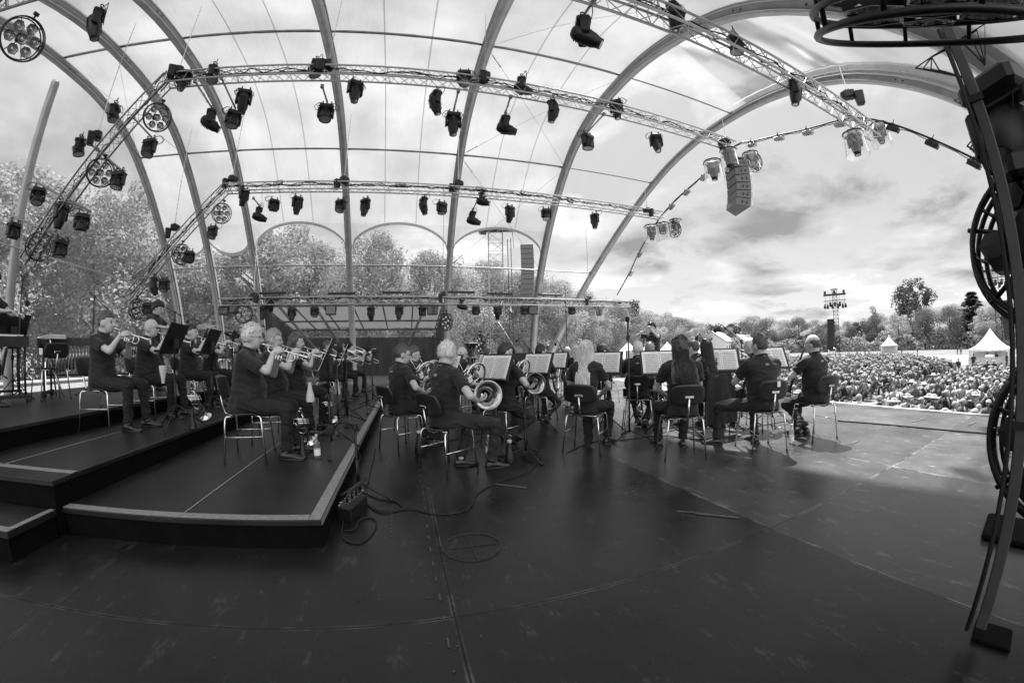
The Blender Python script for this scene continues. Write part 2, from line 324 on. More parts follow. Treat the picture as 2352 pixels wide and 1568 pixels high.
mat('molton', .004, .95, spec=.1, var=.3); mat('tape_grey', .24, .5, var=.2, vscale=30); mat('tape_white', .07, .6, var=.25, vscale=40)
mat('riser_top', .014, .38, var=.5, vscale=2.2, bump=.15, bscale=40)
def grassmat():
    m = bpy.data.materials.new('lawn'); m.use_nodes = True; t = m.node_tree; b = t.nodes['Principled BSDF']
    c = N(t, 'ShaderNodeTexCoord'); n = N(t, 'ShaderNodeTexNoise'); n.inputs['Scale'].default_value = .25; n.inputs['Detail'].default_value = 12; n.inputs['Roughness'].default_value = .7; t.links.new(c.outputs['Object'], n.inputs['Vector'])
    r = N(t, 'ShaderNodeMapRange'); r.inputs[1].default_value = .3; r.inputs[2].default_value = .7; r.inputs[3].default_value = .07; r.inputs[4].default_value = .18; t.links.new(n.outputs[0], r.inputs[0])
    k = N(t, 'ShaderNodeCombineColor'); [t.links.new(r.outputs[0], k.inputs[i]) for i in range(3)]; t.links.new(k.outputs[0], b.inputs['Base Color']); b.inputs['Roughness'].default_value = .9
    MATS['lawn'] = m
grassmat()
# lawn: one sheet to the horizon
MB().sheet([[(x, y, GZ) for x in (-1500, -200, -40, 0, 40, 200, 1500)] for y in (-1500, -200, -40, 0, 40, 200, 1500)], False).build('lawn', 'lawn')['kind'] = 'structure'
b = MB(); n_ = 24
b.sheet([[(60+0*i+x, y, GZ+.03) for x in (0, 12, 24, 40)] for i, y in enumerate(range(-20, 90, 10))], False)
mat('sunlit_grass', .20, .9, var=.3, vscale=1); tag(b.build('sunlit_strip', 'sunlit_grass'), kind='structure')  # paler sheet stands in for the bright sunlit grass beyond the crowd
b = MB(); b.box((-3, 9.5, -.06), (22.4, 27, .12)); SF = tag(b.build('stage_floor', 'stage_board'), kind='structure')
b = MB(); b.box((8.215, 9.5, -.05), (.03, 27, .12)); b.box((8.16, 9.5, .004), (.07, 27, .006))
b.build('stage_edge', 'alu', SF)
b = MB(); b.box((8.16, 9.5, (GZ-.13)/2), (.04, 27, -GZ-.15)); b.box((-3, -3.9, (GZ-.13)/2), (22, .04, -GZ-.15)); b.build('stage_skirt', 'molton', SF)
# risers (steps of the stage where the band's back rows sit)
def riser(x0, x1, y0, y1, z, tape=True):
    t = thing('stage_riser', {.2: 'lowest black riser with a pale taped edge, seating the nearest trumpets', .4: 'middle black riser carrying the second row of trumpets', .6: 'highest black riser at the left with drums and mallet instruments'}[z], 'stage riser', ((x0+x1)/2, (y0+y1)/2, 0), 0, 'risers of the stage'); cx_, cy_ = (x0+x1)/2, (y0+y1)/2
    b = MB(); b.box((0, 0, z-.02), (x1-x0, y1-y0, .04), bev=.004); b.build('riser_top', 'riser_top', t)
    b = MB(); b.box((0, 0, (z-.04)/2), (x1-x0-.03, y1-y0-.03, z-.044)); b.build('riser_skirt', 'molton', t)
    if tape:
        b = MB(); w_ = .075
        b.box((x1-cx_-w_/2-.005, 0, z+.0035), (w_, y1-y0-.01, .003)); b.box(((-w_)/2, y0-cy_+w_/2+.005, z+.0035), (x1-x0-w_-.02, w_, .003))
        b.build('edge_tape', 'tape_grey', t)
        b = MB(); b.box((x1-cx_+.002, 0, z-.02), (.003, y1-y0-.01, .035)); b.build('edge_strip', 'tape_grey', t)
    return t
riser(-2.545, -.59, 2.32, 13.3, .2)
riser(-4.6, -2.55, 2.28, 13.3, .4, False)
riser(-7.3, -3.86, 2.26, 13.3, .6, False)
t = thing('stage_step', 'low black step with a taped edge at the far left in front of the risers', 'step', (-3.6, 2.06, 0)); b = MB(); b.box((0, 0, .18), (2.1, .42, .04)); b.build('tread', 'riser_top', t); b = MB(); b.box((0, 0, .08), (2.06, .40, .16)); b.build('skirt', 'molton', t); b = MB(); b.box((0, -.175, .2035), (2.08, .06, .003)); b.box((1.02, .03, .2035), (.05, .35, .003)); b.build('edge_tape', 'tape_grey', t)
b = MB(); b.box((-3.55, 2.5, .4035), (2., .07, .003)); b.box((-1.56, 8, .2035), (.012, 11.2, .003)); b.box((-3.36, 7.7, .4035), (.014, 10.4, .003))
b.box((-2.556+.03, 7.5, .4+.0035), (.05, 10.4, .003)) if 0 else None
b.build('tape_line', 'tape_grey', SF)
# tape marks and chalk on the stage floor
b = MB()
[b.box((.085+.004*sin(k*7.), 1.2+.17*k, .005), (.007+.005*abs(sin(k*3.1)), .05*abs(sin(k*1.7))+.01, .003)) for k in range(18)]; [b.box((-.17, 2.45+.06*k, .005), (.008, .03, .003)) for k in range(10)]
for p, q, w_ in (((1.95, 2.02), (2.16, 1.78), .03), ((1.86, 2.12), (1.97, 2.02), .02), ((4.9, 2.3), (5.1, 2.3), .03), ((6.9, 2.2), (7.25, 2.12), .04), ((1.0, 3.1), (.75, 3.3), .03), ((7.1, 1.4), (7.4, 1.35), .03)):
    a_ = atan2(q[1]-p[1], q[0]-p[0]); l_ = hypot(q[1]-p[1], q[0]-p[0])
    b.box((0, 0, .005), (l_, w_, .003), Matrix.Translation(((p[0]+q[0])/2, (p[1]+q[1])/2, 0)) @ Matrix.Rotation(a_, 4, 'Z'))
b.build('tape_mark', 'tape_white', SF)
mat('chalk', .03, .9, var=.5, vscale=60)
b = MB(); ci = [(.34+.18*cos(a*pi/16), 2.2+.18*sin(a*pi/16), .004) for a in range(32)]; b.tube(ci, .006, 4, closed=True)
b.tube([(.34, 2.04, .004), (.34, 2.36, .004)], .006, 4); b.tube([(.18, 2.2, .004), (.5, 2.2, .004)], .005, 4); b.build('chalk_mark', 'chalk', SF)
random.seed(5); b = MB()
for i in range(70):
    x, y = (random.uniform(.0, .3), random.uniform(.9, 3.9)) if i % 2 else (random.uniform(-1, 7.5), random.uniform(.6, 4))
    r_ = random.uniform(.003, .006); b.box((x, y, .0045), (r_*random.uniform(1, 2.4), r_, .003))
tag(b.build('paint_chips', 'tape_white', SF), kind='stuff')
# ================================================================ TENT
# arch cross-section (y, z above stage), measured on the far side and mirrored
PROF = [(21.35, -2.0), (21.15, -.2), (21.0, 1.0), (20.6, 2.8), (19.9, 4.6), (18.9, 6.4), (17.5, 8.2), (15.9, 9.7), (14.2, 10.75), (12.3, 11.25), (10.4, 11.3), (8.4, 11.1), (6.3, 10.5), (4.4, 9.6), (2.6, 8.2), (1.1, 6.6), (.0, 4.9), (-.7, 3.0), (-1.15, 1.2), (-1.45, -.2), (-1.6, -2.0)]
def spline(P, n=4):
    P = [Vector((p[0], p[1], 0)) if len(p) == 2 else Vector(p) for p in P]; o = []
    for i in range(len(P)-1):
        a, b_, c_, d = P[max(i-1, 0)], P[i], P[i+1], P[min(i+2, len(P)-1)]
        for k in range(n):
            t = k/n; o.append(.5*((2*b_)+(c_-a)*t+(2*a-5*b_+4*c_-d)*t*t+(3*b_-a-3*c_+d)*t**3))
    o.append(P[-1]); return o
PR = [(p.x, p.y) for p in spline(PROF, 3)]
AX = [-12.6, -10.2, -7.8, -2.9, 2.15, 7.2]      # upright arches; the front one leans out
def arch_pts(i, off=0.):
    """points of arch i, pushed inwards by off"""
    o = []
    for k, (y, z) in enumerate(PR):
        a = PR[max(k-1, 0)]; c_ = PR[min(k+1, len(PR)-1)]; t = Vector((c_[0]-a[0], c_[1]-a[1])).normalized(); nrm = Vector((-t.y, t.x))   # inwards
        if nrm.dot(Vector((10.3-y, 3-z))) < 0: nrm = -nrm
        yy, zz_ = y+nrm.x*off, z+nrm.y*off
        o.append(Vector((AX[i] if i < 6 else 8.4+.45*max(zz_-1.22, -2)*(1 if zz_ > 0 else .7), yy, zz_)))
    return o
ANAMES = ['rearmost aluminium tent arch beside the left mesh wall', 'second aluminium tent arch from the rear of the stage', 'third aluminium tent arch from the rear, left of the middle one', 'middle aluminium tent arch seen edge-on above the stage', 'aluminium tent arch just right of the middle of the stage', 'aluminium tent arch where the white roof ends and clear foil begins', 'leaning front aluminium arch framing the open sky over the audience']
for i in range(7):
    t = thing('tent_arch', ANAMES[i], 'tent arch', (AX[i] if i < 6 else 8.4, 21.3, GZ), 0, 'arches of the stage tent'); o0 = Vector(t.location)
    P = [p-o0 for p in arch_pts(i, 0)]; Q = [p-o0 for p in arch_pts(i, .40)]; w_ = .10 if i < 3 else .115
    def strip(b, A, B, x0, x1):
        g = [[a+Vector((x0, 0, 0)), a+Vector((x1, 0, 0)), c_+Vector((x1, 0, 0)), c_+Vector((x0, 0, 0)), a+Vector((x0, 0, 0))] for a, c_ in zip(A, B)]
        b.sheet(g, True)
    b = MB(); strip(b, P, Q, -w_, w_); b.build('beam', 'alu_dark', t)
    b = MB()                                    # keder flanges: two thin ribs and the bolt plates
    for x in (-w_-.02, w_+.005): strip(b, [p.lerp(q, .40) for p, q in zip(P, Q)], [p.lerp(q, .52) for p, q in zip(P, Q)], x, x+.015)
    strip(b, [p.lerp(q, 1.001) for p, q in zip(P, Q)], [p.lerp(q, 1.08) for p, q in zip(P, Q)], -w_-.03, w_+.03)
    b.build('flange', 'alu', t)
    b = MB()
    for k in range(6, len(P)-6, 3):
        for s_ in (-1, 1):
            for dx in (0, .35):
                c_ = P[k].lerp(P[k+1], dx).lerp(Q[k].lerp(Q[k+1], dx), .72); b.box((c_.x+s_*(w_+.004), c_.y, c_.z), (.012, .05, .05))
    b.build('bolt', 'black_metal', t)['kind'] = 'stuff'
# purlins: heights read from the photo
PK = [(45.8, 'upper'), (29.4, 'middle'), (13.3, 'lower')]
def prof_at(deg):
    best = min(range(len(PR)-1), key=lambda k: 9 if PR[k][0] < 5 else abs(math.degrees(atan2(PR[k][1]-H, PR[k][0]))-deg)); return best
PURL = []
for deg, nm in PK:
    k = prof_at(deg)
    A = [arch_pts(i, .12)[k] for i in range(7)]; PURL.append(k)
    for i in range(6):
        if nm == 'lower' and i < 0: continue
        a, c_ = A[i]+Vector((.09, 0, 0)), A[i+1]-Vector((.09, 0, 0))
        if i == 5: c_ = A[6]-Vector((.12, 0, 0))
        b = MB(); n_ = 24; pts = [a.lerp(c_, j/n_) for j in range(n_+1)]
        b.tube([(p-a) for p in pts], [(.045 if nm != 'lower' else .035)*(1+random.uniform(-.06, .10)) for p in pts] if i < 5 else .03, 6)
        for q in (pts[0], pts[-1]): b.box(q-a, (.05, .16, .16))
        o = b.build('purlin', 'alu_dark', None, a)
        tag(o, '%s purlin pipe between the %s and %s tent arches from the rear' % (nm, ORD[i], ORD[i+1]), 'roof purlin', 'purlins between the tent arches')
for yv, nm in ((21, 0),):
    pass
# membranes: one sheet per bay; the cloth bellies out a little between arches
def bay(i, k0, k1, nx=14, scal=None, belly=.16, inset=.16):
    A, B = arch_pts(i, inset), arch_pts(i+1, inset); g = []
    for j in range(nx+1):
        u = j/nx; row = []
        ks = list(range(k0, k1+1))
        for k in ks:
            p = A[k].lerp(B[k], u); m = Vector((0, 10.3, 3)); d = Vector((0, p.y-m.y, p.z-m.z)).normalized()
            row.append(p+d*belly*4*u*(1-u)*(1 if 2 < k < len(PR)-3 else .3))
        if scal:
            # move the first point along the profile so that the hem is scalloped
            f = scal(u); a = k0+f; ki = int(math.floor(a)); fr = a-ki
            for q in range(len(row)):
                if ks[q] <= a:
                    p = A[ki].lerp(B[ki], u).lerp(A[ki+1].lerp(B[ki+1], u), fr); m = Vector((0, 10.3, 3)); d = Vector((0, p.y-m.y, p.z-m.z)).normalized()
                    row[q] = p+d*belly*4*u*(1-u)
        g.append(row)
    return g
BAYN = ['rear bay', 'second bay from the rear', 'third bay from the rear', 'bay left of the middle', 'bay right of the middle']
def kz(z):  # profile index (float) on the far side where height is z
    for k in range(len(PR)-1):
        if PR[k][1] <= z <= PR[k+1][1]: return k+(z-PR[k][1])/(PR[k+1][1]-PR[k][1])
NR = len(PR)
kh = int(kz(7.0))            # hem on the far side
for i in range(5):
    lo = kz(6.15)-kh; up = kz(7.55)-kh
    w_ = AX[i+1]-AX[i]
    if i >= 2: sc = lambda u, lo=lo, up=up: lo+(up-lo)*sqrt(max(0, 1-(2*u-1)**2))**.9
    else: sc = lambda u: (kz(7.3)-kh)-(kz(7.3)-kz(6.3))*sqrt(max(0, 1-(2*u-1)**2))
    b = MB(); g = bay(i, kh-2, NR-1-kh, scal=lambda u, sc=sc: sc(u)+2, nx=20); b.sheet(g)
    t = thing('roof_membrane', 'translucent white roof cloth over the %s of the stage' % BAYN[i], 'roof membrane', (0, 0, 0), 0, 'membrane panels of the stage tent')
    b.build('cloth', 'roof_fabric', t)
    b = MB(); hem = [r_[0] for r_ in g]; b.sheet([[p, p+Vector((0, -.01, -.001))+(r_[4]-p).normalized()*.14] for p, r_ in zip(hem, g)]); b.sheet([[p+Vector((0, -.012, .0)), p+Vector((0, -.02, 0))+(r_[4]-p).normalized()*.14] for p, r_ in zip(hem, g)])
    b.build('hem', 'seam_tape', t)
    if w_ > 4:                                   # welded seams
        for u in (1/3, 2/3):
            j = round(u*20); b = MB(); row = g[j]; k_ = 4
            b.sheet([[p+Vector((-.022, -.012 if p.y > 10.3 else .012, -.015)), p+Vector((.022, -.012 if p.y > 10.3 else .012, -.015))] for p in row[k_:]]); b.build('seam', 'seam_tape', t)
    # clear side wall below the hem, out to the ground on both sides
    b = MB(); b.sheet(bay(i, 0, kh+2, nx=8, inset=.20, belly=.03))
    tag(b.build('side_foil', 'foil'), 'clear foil side wall under the %s, trees showing through' % BAYN[i], 'foil wall', 'clear foil walls of the stage tent')
    b = MB(); b.sheet(bay(i, NR-2-kh, NR-1, nx=8, inset=.20, belly=.03))
    tag(b.build('side_foil', 'foil'), 'clear foil wall of the %s on the side nearer the camera' % BAYN[i], 'foil wall', 'clear foil walls of the stage tent')
b = MB(); b.sheet(bay(5, 0, NR-1, nx=12, inset=.16, belly=.05))
tag(b.build('visor_foil', 'foil'), 'clear foil visor of the tent between the last two arches', 'foil roof')
# rear gable: foil, a curved post and rails
g = []
A = arch_pts(0, .15)
for k in range(NR//2+1):
    g.append([Vector((-12.75-.8*sin(pi*u/6)*0, A[k].y*(1-u/6)+A[NR-1-k].y*(u/6), A[k].z*(1-u/6)+A[NR-1-k].z*(u/6))) for u in range(7)])
b = MB(); b.sheet(g); tag(b.build('gable_foil', 'foil_milky'), 'milky clear foil wall closing the rear of the tent on the left', 'foil wall')
b = MB(); pts = [(-13.1, 10.3, 11.0), (-13.2, 10.3, 9), (-13.3, 10.3, 6), (-13.3, 10.3, 2), (-13.3, 10.3, GZ)]
pts = [Vector((-13.1-1.2*sin(pi*k/12)*0, 10.25, GZ+(10.6-GZ)*k/12)) for k in range(13)]
b.tube([p-pts[0] for p in pts], .15, 8)
tag(b.build('gable_post', 'alu_dark', None, pts[0]), 'grey gable post behind the rear foil wall, far left', 'post')
b = MB(); a0 = Vector((-12.9, 4, 4.6)); b.tube([(0, 0, 0), (0, 13, 0)], .03, 6); tag(b.build('wall_rail', 'alu', None, a0), 'thin rail across the rear foil wall on the left', 'rail')
# ================================================================ RIG
TR = {'A': (3.5, 6.37), 'B': (8.4, 8.3), 'C': (12.9, 7.12), 'D': (15.4, 3.4)}
TN = {'A': 'nearest overhead truss', 'B': 'upper middle truss', 'C': 'lower middle truss', 'D': 'lowest far truss'}
def truss_mesh(t, pts, o0, sz=.145, cr=.025, br=.009, step=.5):
    """square four-chord truss through pts lying in a plane of constant y"""
    pts = [Vector(p)-o0 for p in pts]; nr = []
    for i, p in enumerate(pts):
        a = pts[max(i-1, 0)]; c_ = pts[min(i+1, len(pts)-1)]; d1 = (p-a).normalized() if i else (c_-p).normalized(); d2 = (c_-p).normalized() if i < len(pts)-1 else d1
        d = (d1+d2).normalized(); n_ = Vector((-d.z, 0, d.x)); n_ = n_ if n_.z > -.01 or True else -n_; nr.append(n_/max(.5, n_.dot(Vector((-d1.z, 0, d1.x)))))
    ch = []
    for sy in (-1, 1):
        for sn in (-1, 1):
            c_ = [p+n_*sn*sz+Vector((0, sy*sz, 0)) for p, n_ in zip(pts, nr)]; ch.append(c_)
            MB().tube(c_, cr, 8).build('chord', 'alu', t)
    b = MB()
    for i in range(len(pts)-1):
        n_ = max(2, round((pts[i+1]-pts[i]).length/step))
        for f in range(4):
            P, Q = ((0, 1), (2, 3), (0, 2), (1, 3))[f]
            for k in range(n_):
                p0 = ch[P][i].lerp(ch[P][i+1], k/n_); p1 = ch[Q][i].lerp(ch[Q][i+1], (k+.5)/n_); p2 = ch[P][i].lerp(ch[P][i+1], (k+1)/n_)
                b.tube([p0, p1, p2], br, 4, cap=False)
            for k in range(0, n_+1, 4):
                b.tube([ch[P][i].lerp(ch[P][i+1], k/n_), ch[Q][i].lerp(ch[Q][i+1], k/n_)], br*1.1, 4, cap=False)
    b.build('bracing', 'alu', t)
    rnd = random.Random(3); b = MB()
    for q in range(3):
        c_ = []
        for i in range(len(pts)-1):
            n_ = max(3, round((pts[i+1]-pts[i]).length/.3))
            for k in range(n_): c_.append(pts[i].lerp(pts[i+1], k/n_)+Vector((rnd.uniform(-.02, .02), rnd.uniform(-.1, .1), .09+rnd.uniform(-.05, .06))))
        b.tube(c_, .013, 5)
    b.build('cable_loom', 'rubber', t)
XE = {'A': 10.45, 'B': 10.75, 'C': 10.7, 'D': 10.75}
for k, (y, z) in TR.items():
    o0 = Vector((-6.7, y, z)); t = thing('lighting_truss', {'A': 'aluminium truss crossing the top right over the camera', 'B': 'long upper aluminium truss with sloping left leg and many moving heads', 'C': 'middle aluminium truss with sloping left leg below the upper one', 'D': 'low far aluminium truss passing in front of the dark backstage canopy'}[k], 'truss', o0, 0, 'lighting trusses over the stage')
    if k == 'D': pts = [(-7.75, y, z), (XE[k], y, z)]
    else:
        zl = {'A': 3.6, 'B': 3.6, 'C': 3.3}[k]; pts = [(-10.2, y, zl), (-6.7, y, z), (XE[k], y, z)]
    truss_mesh(t, pts, o0)
    if k != 'D':
        [MB().tube([(-.22, s_*.16, -.2), (.02, s_*.16, .2), (.24, s_*.16, -.14)], .02, 6).build('corner_brace', 'alu_dark', t) for s_ in (-1, 1)]
# ---------------------------------------------------------------- moving heads
def rx(a): return Matrix.Rotation(a, 4, 'X')
def ry(a): return Matrix.Rotation(a, 4, 'Y')
def rz(a): return Matrix.Rotation(a, 4, 'Z')
def TRN(*p): return Matrix.Translation(Vector(p))
def moving_head(kind):
    t = thing('moving_head', 'x', 'moving head light')
    b = MB()
    for s_ in (-.11, .11):
        b.tube(arc((s_, 0, 0), .035, 0, 2*pi*.8, 7, 'yz'), .014, 5); b.box((s_, 0, -.06), (.04, .05, .06)); b.tube([(s_, .03, -.02), (s_, .085, -.03)], .008, 4); b.box((s_, .09, -.03), (.05, .012, .02))
    b.build('clamp', 'black_metal', t)
    b = MB(); b.box((0, 0, -.155), (.37, .25, .14), bev=.03); b.box((0, .128, -.15), (.2, .012, .07)); b.tube([(-.19, -.07, -.16), (-.225, -.07, -.16), (-.225, .07, -.16), (-.19, .07, -.16)], .01, 5); b.tube([(.19, -.07, -.16), (.225, -.07, -.16), (.225, .07, -.16), (.19, .07, -.16)], .01, 5)
    b.build('base', 'black_plastic', t)
    hy = -.44 if kind == 'spot' else -.40; ax = .185
    b = MB(); b.lathe([(.1, -.245), (.1, -.22)], 12); b.box((0, 0, -.26), (2*ax+.05, .13, .04), bev=.012)
    for s_ in (-1, 1): b.box((s_*ax, 0, (hy-.23)/2-.02), (.055, .15, abs(hy+.23)+.10), bev=.02); b.lathe([(.06, -.03), (.06, .03)], 12, TRN(s_*(ax-.005), 0, hy) @ ry(pi/2))
    b.build('yoke', 'black_plastic', t)
    b = MB()
    if kind == 'spot':
        b.lathe([(.0, .23), (.09, .225), (.13, .18), (.15, .08), (.15, -.06), (.135, -.18), (.105, -.26), (.098, -.33), (.09, -.33), (.085, -.31)], 14, cap=False)
        for k in range(5): b.box((0, .135, .12-.045*k), (.16, .03, .014))
        for k in range(5): b.box((0, -.135, .12-.045*k), (.16, .03, .014))
        b.box((.0, .12, -.12), (.09, .06, .12), bev=.01)
        lz, lr = -.315, .085
    else:
        b.lathe([(.0, .17), (.08, .16), (.13, .12), (.155, .04), (.165, -.06), (.165, -.14), (.15, -.14), (.15, -.125)], 16, cap=False)
        for k in range(3): b.box((0, .13, .1-.05*k), (.14, .06, .015)); b.box((0, -.13, .1-.05*k), (.14, .06, .015))
        lz, lr = -.128, .15
    h = b.build('head', 'black_plastic', t, (0, 0, hy))
    b = MB()
    if kind == 'spot': b.lathe([(lr, lz), (lr*.8, lz-.018), (lr*.4, lz-.028), (0, lz-.03)], 14, cap=False)
    else:
        b.lathe([(lr, lz), (0, lz)], 14, cap=False)
        for rr, n_ in ((0, 1), (.06, 6), (.115, 12)):
            for q in range(n_): b.ball((rr*cos(q*2*pi/n_), rr*sin(q*2*pi/n_), lz-.003), (.024, .024, .012), 6, 4)
    l = b.build('lens', 'lens', h)
    return t
PROTO = {'spot': moving_head('spot'), 'wash': moving_head('wash')}
def cable_loop(rnd):
    b = MB(); a = rnd.uniform(0, 6.28)
    for q in range(2):
        s_ = rnd.choice((-1, 1)); w_ = rnd.uniform(.08, .16)
        b.tube([(.1*s_, .05, .02), (s_*(.16+w_*.5), .1, .05), (s_*(.2+w_), .12, -.06), (s_*(.2+w_*.6), .13, -.15), (s_*.15, .13, -.17)], .009, 4)
    return b
def rain_cover(parent):
    b = MB(); pr = [(.30, -.08), (.31, -.30), (.33, -.55), (.36, -.78)]
    b.lathe(pr, 20, cap=False); cvr = b.build('rain_cover', 'bag', parent)
    b = MB(); b.tube([(.30*cos(a*pi/12), .30*sin(a*pi/12), -.07) for a in range(24)], .024, 6, closed=True); b.build('rim', 'black_plastic', cvr)
    b = MB(); b.tube([(.36*cos(a*pi/12), .36*sin(a*pi/12), -.78) for a in range(24)], .006, 4, closed=True); b.lathe([(.29, -.05), (0, -.04)], 20, cap=False); b.build('lid', 'bag', cvr)
rr_ = random.Random(7); FIX = []
def put_head(kind, T, B, truss, drop=None, cover=False, tilt=None, up=False, scale=1.):
    src = PROTO[kind]; f = copy_tree(src)
    T = Vector(T); f.location = T; f.scale = (scale,)*3
    d = Vector((T.x, T.y, 0)).normalized(); right = atan2(-d.x, d.y)      # yaw that puts local X to the image right
    lat = (Vector(B)-T).dot(Vector((d.y, -d.x, 0))); tl = atan2(lat, .42) if tilt is None else tilt
    if abs(tl) > .25: f.rotation_euler = (0, 0, right-pi/2+rr_.uniform(-.45, .45))
    else: f.rotation_euler = (0, 0, right+rr_.uniform(-.9, .9)); tl = rr_.uniform(-.35, .35)
    if tilt is not None: f.rotation_euler = (0, 0, right-pi/2+rr_.uniform(-.3, .3))
    h = [k for k in f.children if k.name.startswith('head')][0]; h.rotation_euler = (tl, 0, 0)
    lp = cable_loop(rr_).build('cable_tail', 'rubber', f)
    if drop is not None:
        b = MB(); Mi = (Matrix.Rotation(-f.rotation_euler.z, 3, 'Z')); q = Mi @ (Vector(drop)-T); q = q/scale
        b.tube([(0, 0, 0), q*1.03], .026, 6); b.tube([q*k/8+Vector((.03*sin(k*2.), .035*cos(k*1.7), 0)) for k in range(9)], .01, 4); b.box(q*.98, (.09, .09, .09)); b.build('drop_pipe', 'alu_dark', f)
    if cover: rain_cover(f)
    FIX.append((f, truss, kind, T, cover)); return f
def P_(px, py, k): return ony(px, py, TR[k][0])
LISTF = {
 'B': [('spot', 430, 158, 422, 208), ('wash', 495, 150, 493, 198), ('spot', 488, 250, 474, 292, (447, 186), 1.1), ('spot', 566, 203, 546, 262), ('wash', 541, 250, 541, 288, (508, 178)), ('wash', 727, 138, 729, 190), ('wash', 752, 236, 748, 283, (740, 198)),
       ('spot', 819, 183, 803, 241), ('spot', 1001, 208, 1010, 265), ('wash', 1067, 160, 1069, 208), ('spot', 1042, 255, 1040, 297, (1053, 208)), ('spot', 1197, 178, 1207, 232, None, 1.2), ('spot', 1159, 265, 1157, 313, (1173, 222), 1.35), ('spot', 1269, 230, 1262, 287), ('spot', 1413, 227, 1416, 272), ('wash', 1348, 305, 1352, 342, (1388, 262)), ('spot', 1504, 305, 1510, 350),
       ('spot', 1635, 368, 1641, 420, 'C'), ('spot', 1671, 342, 1679, 403, 'C'), ('wash', 1722, 350, 1733, 395, 'C'),
       ('wash', 268, 238, 266, 290), ('wash', 348, 315, 345, 360, (304, 268)), ('wash', 188, 315, 186, 367), ('wash', 276, 388, 273, 433, (222, 342)), ('wash', 92, 425, 90, 480), ('spot', 145, 462, 141, 520), ('wash', 192, 484, 190, 528, (150, 462)), ('wash', 35, 505, 35, 556), ('wash', 141, 543, 140, 591, (100, 520))],
 'A': [('spot', 233, 22, 229, 105), ('spot', 1336, 43, 1338, 122, (1364, 2), 1.0), ('spot', 1546, 8, 1538, 95), ('wash', 1684, 80, 1682, 137), ('spot', 1818, 182, 1822, 247), ('spot', 1957, 302, 1966, 380, 'C'), ('spot', 2014, 284, 2032, 362, 'C')],
 'C': [('spot', 563, 430, 562, 470), ('spot', 596, 473, 596, 511, (582, 455), 1.3), ('wash', 631, 454, 630, 485), ('spot', 685, 448, 681, 492), ('wash', 783, 455, 781, 485), ('spot', 840, 453, 838, 497), ('spot', 973, 450, 979, 496), ('wash', 1015, 461, 1015, 491), ('spot', 1107, 440, 1108, 482, None, 1.2), ('spot', 1085, 483, 1085, 519, (1097, 460), 1.3), ('spot', 1171, 470, 1168, 511), ('wash', 1254, 476, 1252, 510), ('spot', 1365, 487, 1365, 523),
       ('spot', 1495, 516, 1497, 568, 'C'), ('wash', 1521, 511, 1522, 556, 'C'), ('wash', 1551, 503, 1552, 550, 'C'),
       ('wash', 490, 515, 489, 551), ('wash', 436, 572, 437, 610), ('spot', 355, 632, 360, 672), ('wash', 378, 636, 376, 676), ('wash', 340, 690, 340, 722)],
 'D': [('spot', 606, 699, 604, 722), ('spot', 622, 680, 622, 703), ('spot', 671, 702, 668, 732), ('wash', 723, 701, 724, 726), ('spot', 852, 701, 853, 727), ('spot', 917, 699, 914, 730), ('wash', 970, 701, 970, 726), ('spot', 1060, 684, 1061, 706, None, 1.2), ('wash', 1093, 699, 1093, 722), ('spot', 1143, 700, 1143, 728), ('wash', 1204, 700, 1204, 722), ('wash', 1313, 700, 1314, 728), ('wash', 1376, 704, 1377, 738, 'C'), ('wash', 1458, 690, 1457, 722, 'C')]}
for k, lst in LISTF.items():
    for e in lst:
        kind, a, b_, c_, d = e[:5]; drop = None; cover = False; tilt = None
        if len(e) > 5:
            if e[5] == 'C': cover = True
            elif e[5]: drop = P_(*e[5], k)
        if len(e) > 6: tilt = e[6]
        put_head(kind, P_(a, b_, k), P_(c_, d, k), k, drop, cover, tilt, scale=(.62 if a == 233 else .78 if k == 'A' else .95 if k == 'B' else .93 if k == 'C' else .82))
for k in 'ABCD':
    fs = sorted([f for f in FIX if f[1] == k], key=lambda f: f[3].x)
    for i, f in enumerate(fs):
        q = ORD[i] if i < 18 else 'number %d' % (i+1)
        if i >= len(fs)//2: j = len(fs)-1-i; pos = ('rightmost' if j == 0 else ORD[j]+' from the right')
        else: pos = 'leftmost' if i == 0 else ORD[i]+' from the left'
        kd = 'moving-head '+('spotlight' if f[2] == 'spot' else 'wash light')
        if f[4]: kd += ' in clear rain cover'
        tag(f[0], '%s on the %s, %s' % (kd, TN[k], pos), 'moving head light', 'moving heads on the trusses')
for p in PROTO.values():
    for c_ in list(p.children):
        for s_ in list(c_.children): bpy.data.objects.remove(s_)
        bpy.data.objects.remove(c_)
    bpy.data.objects.remove(p)
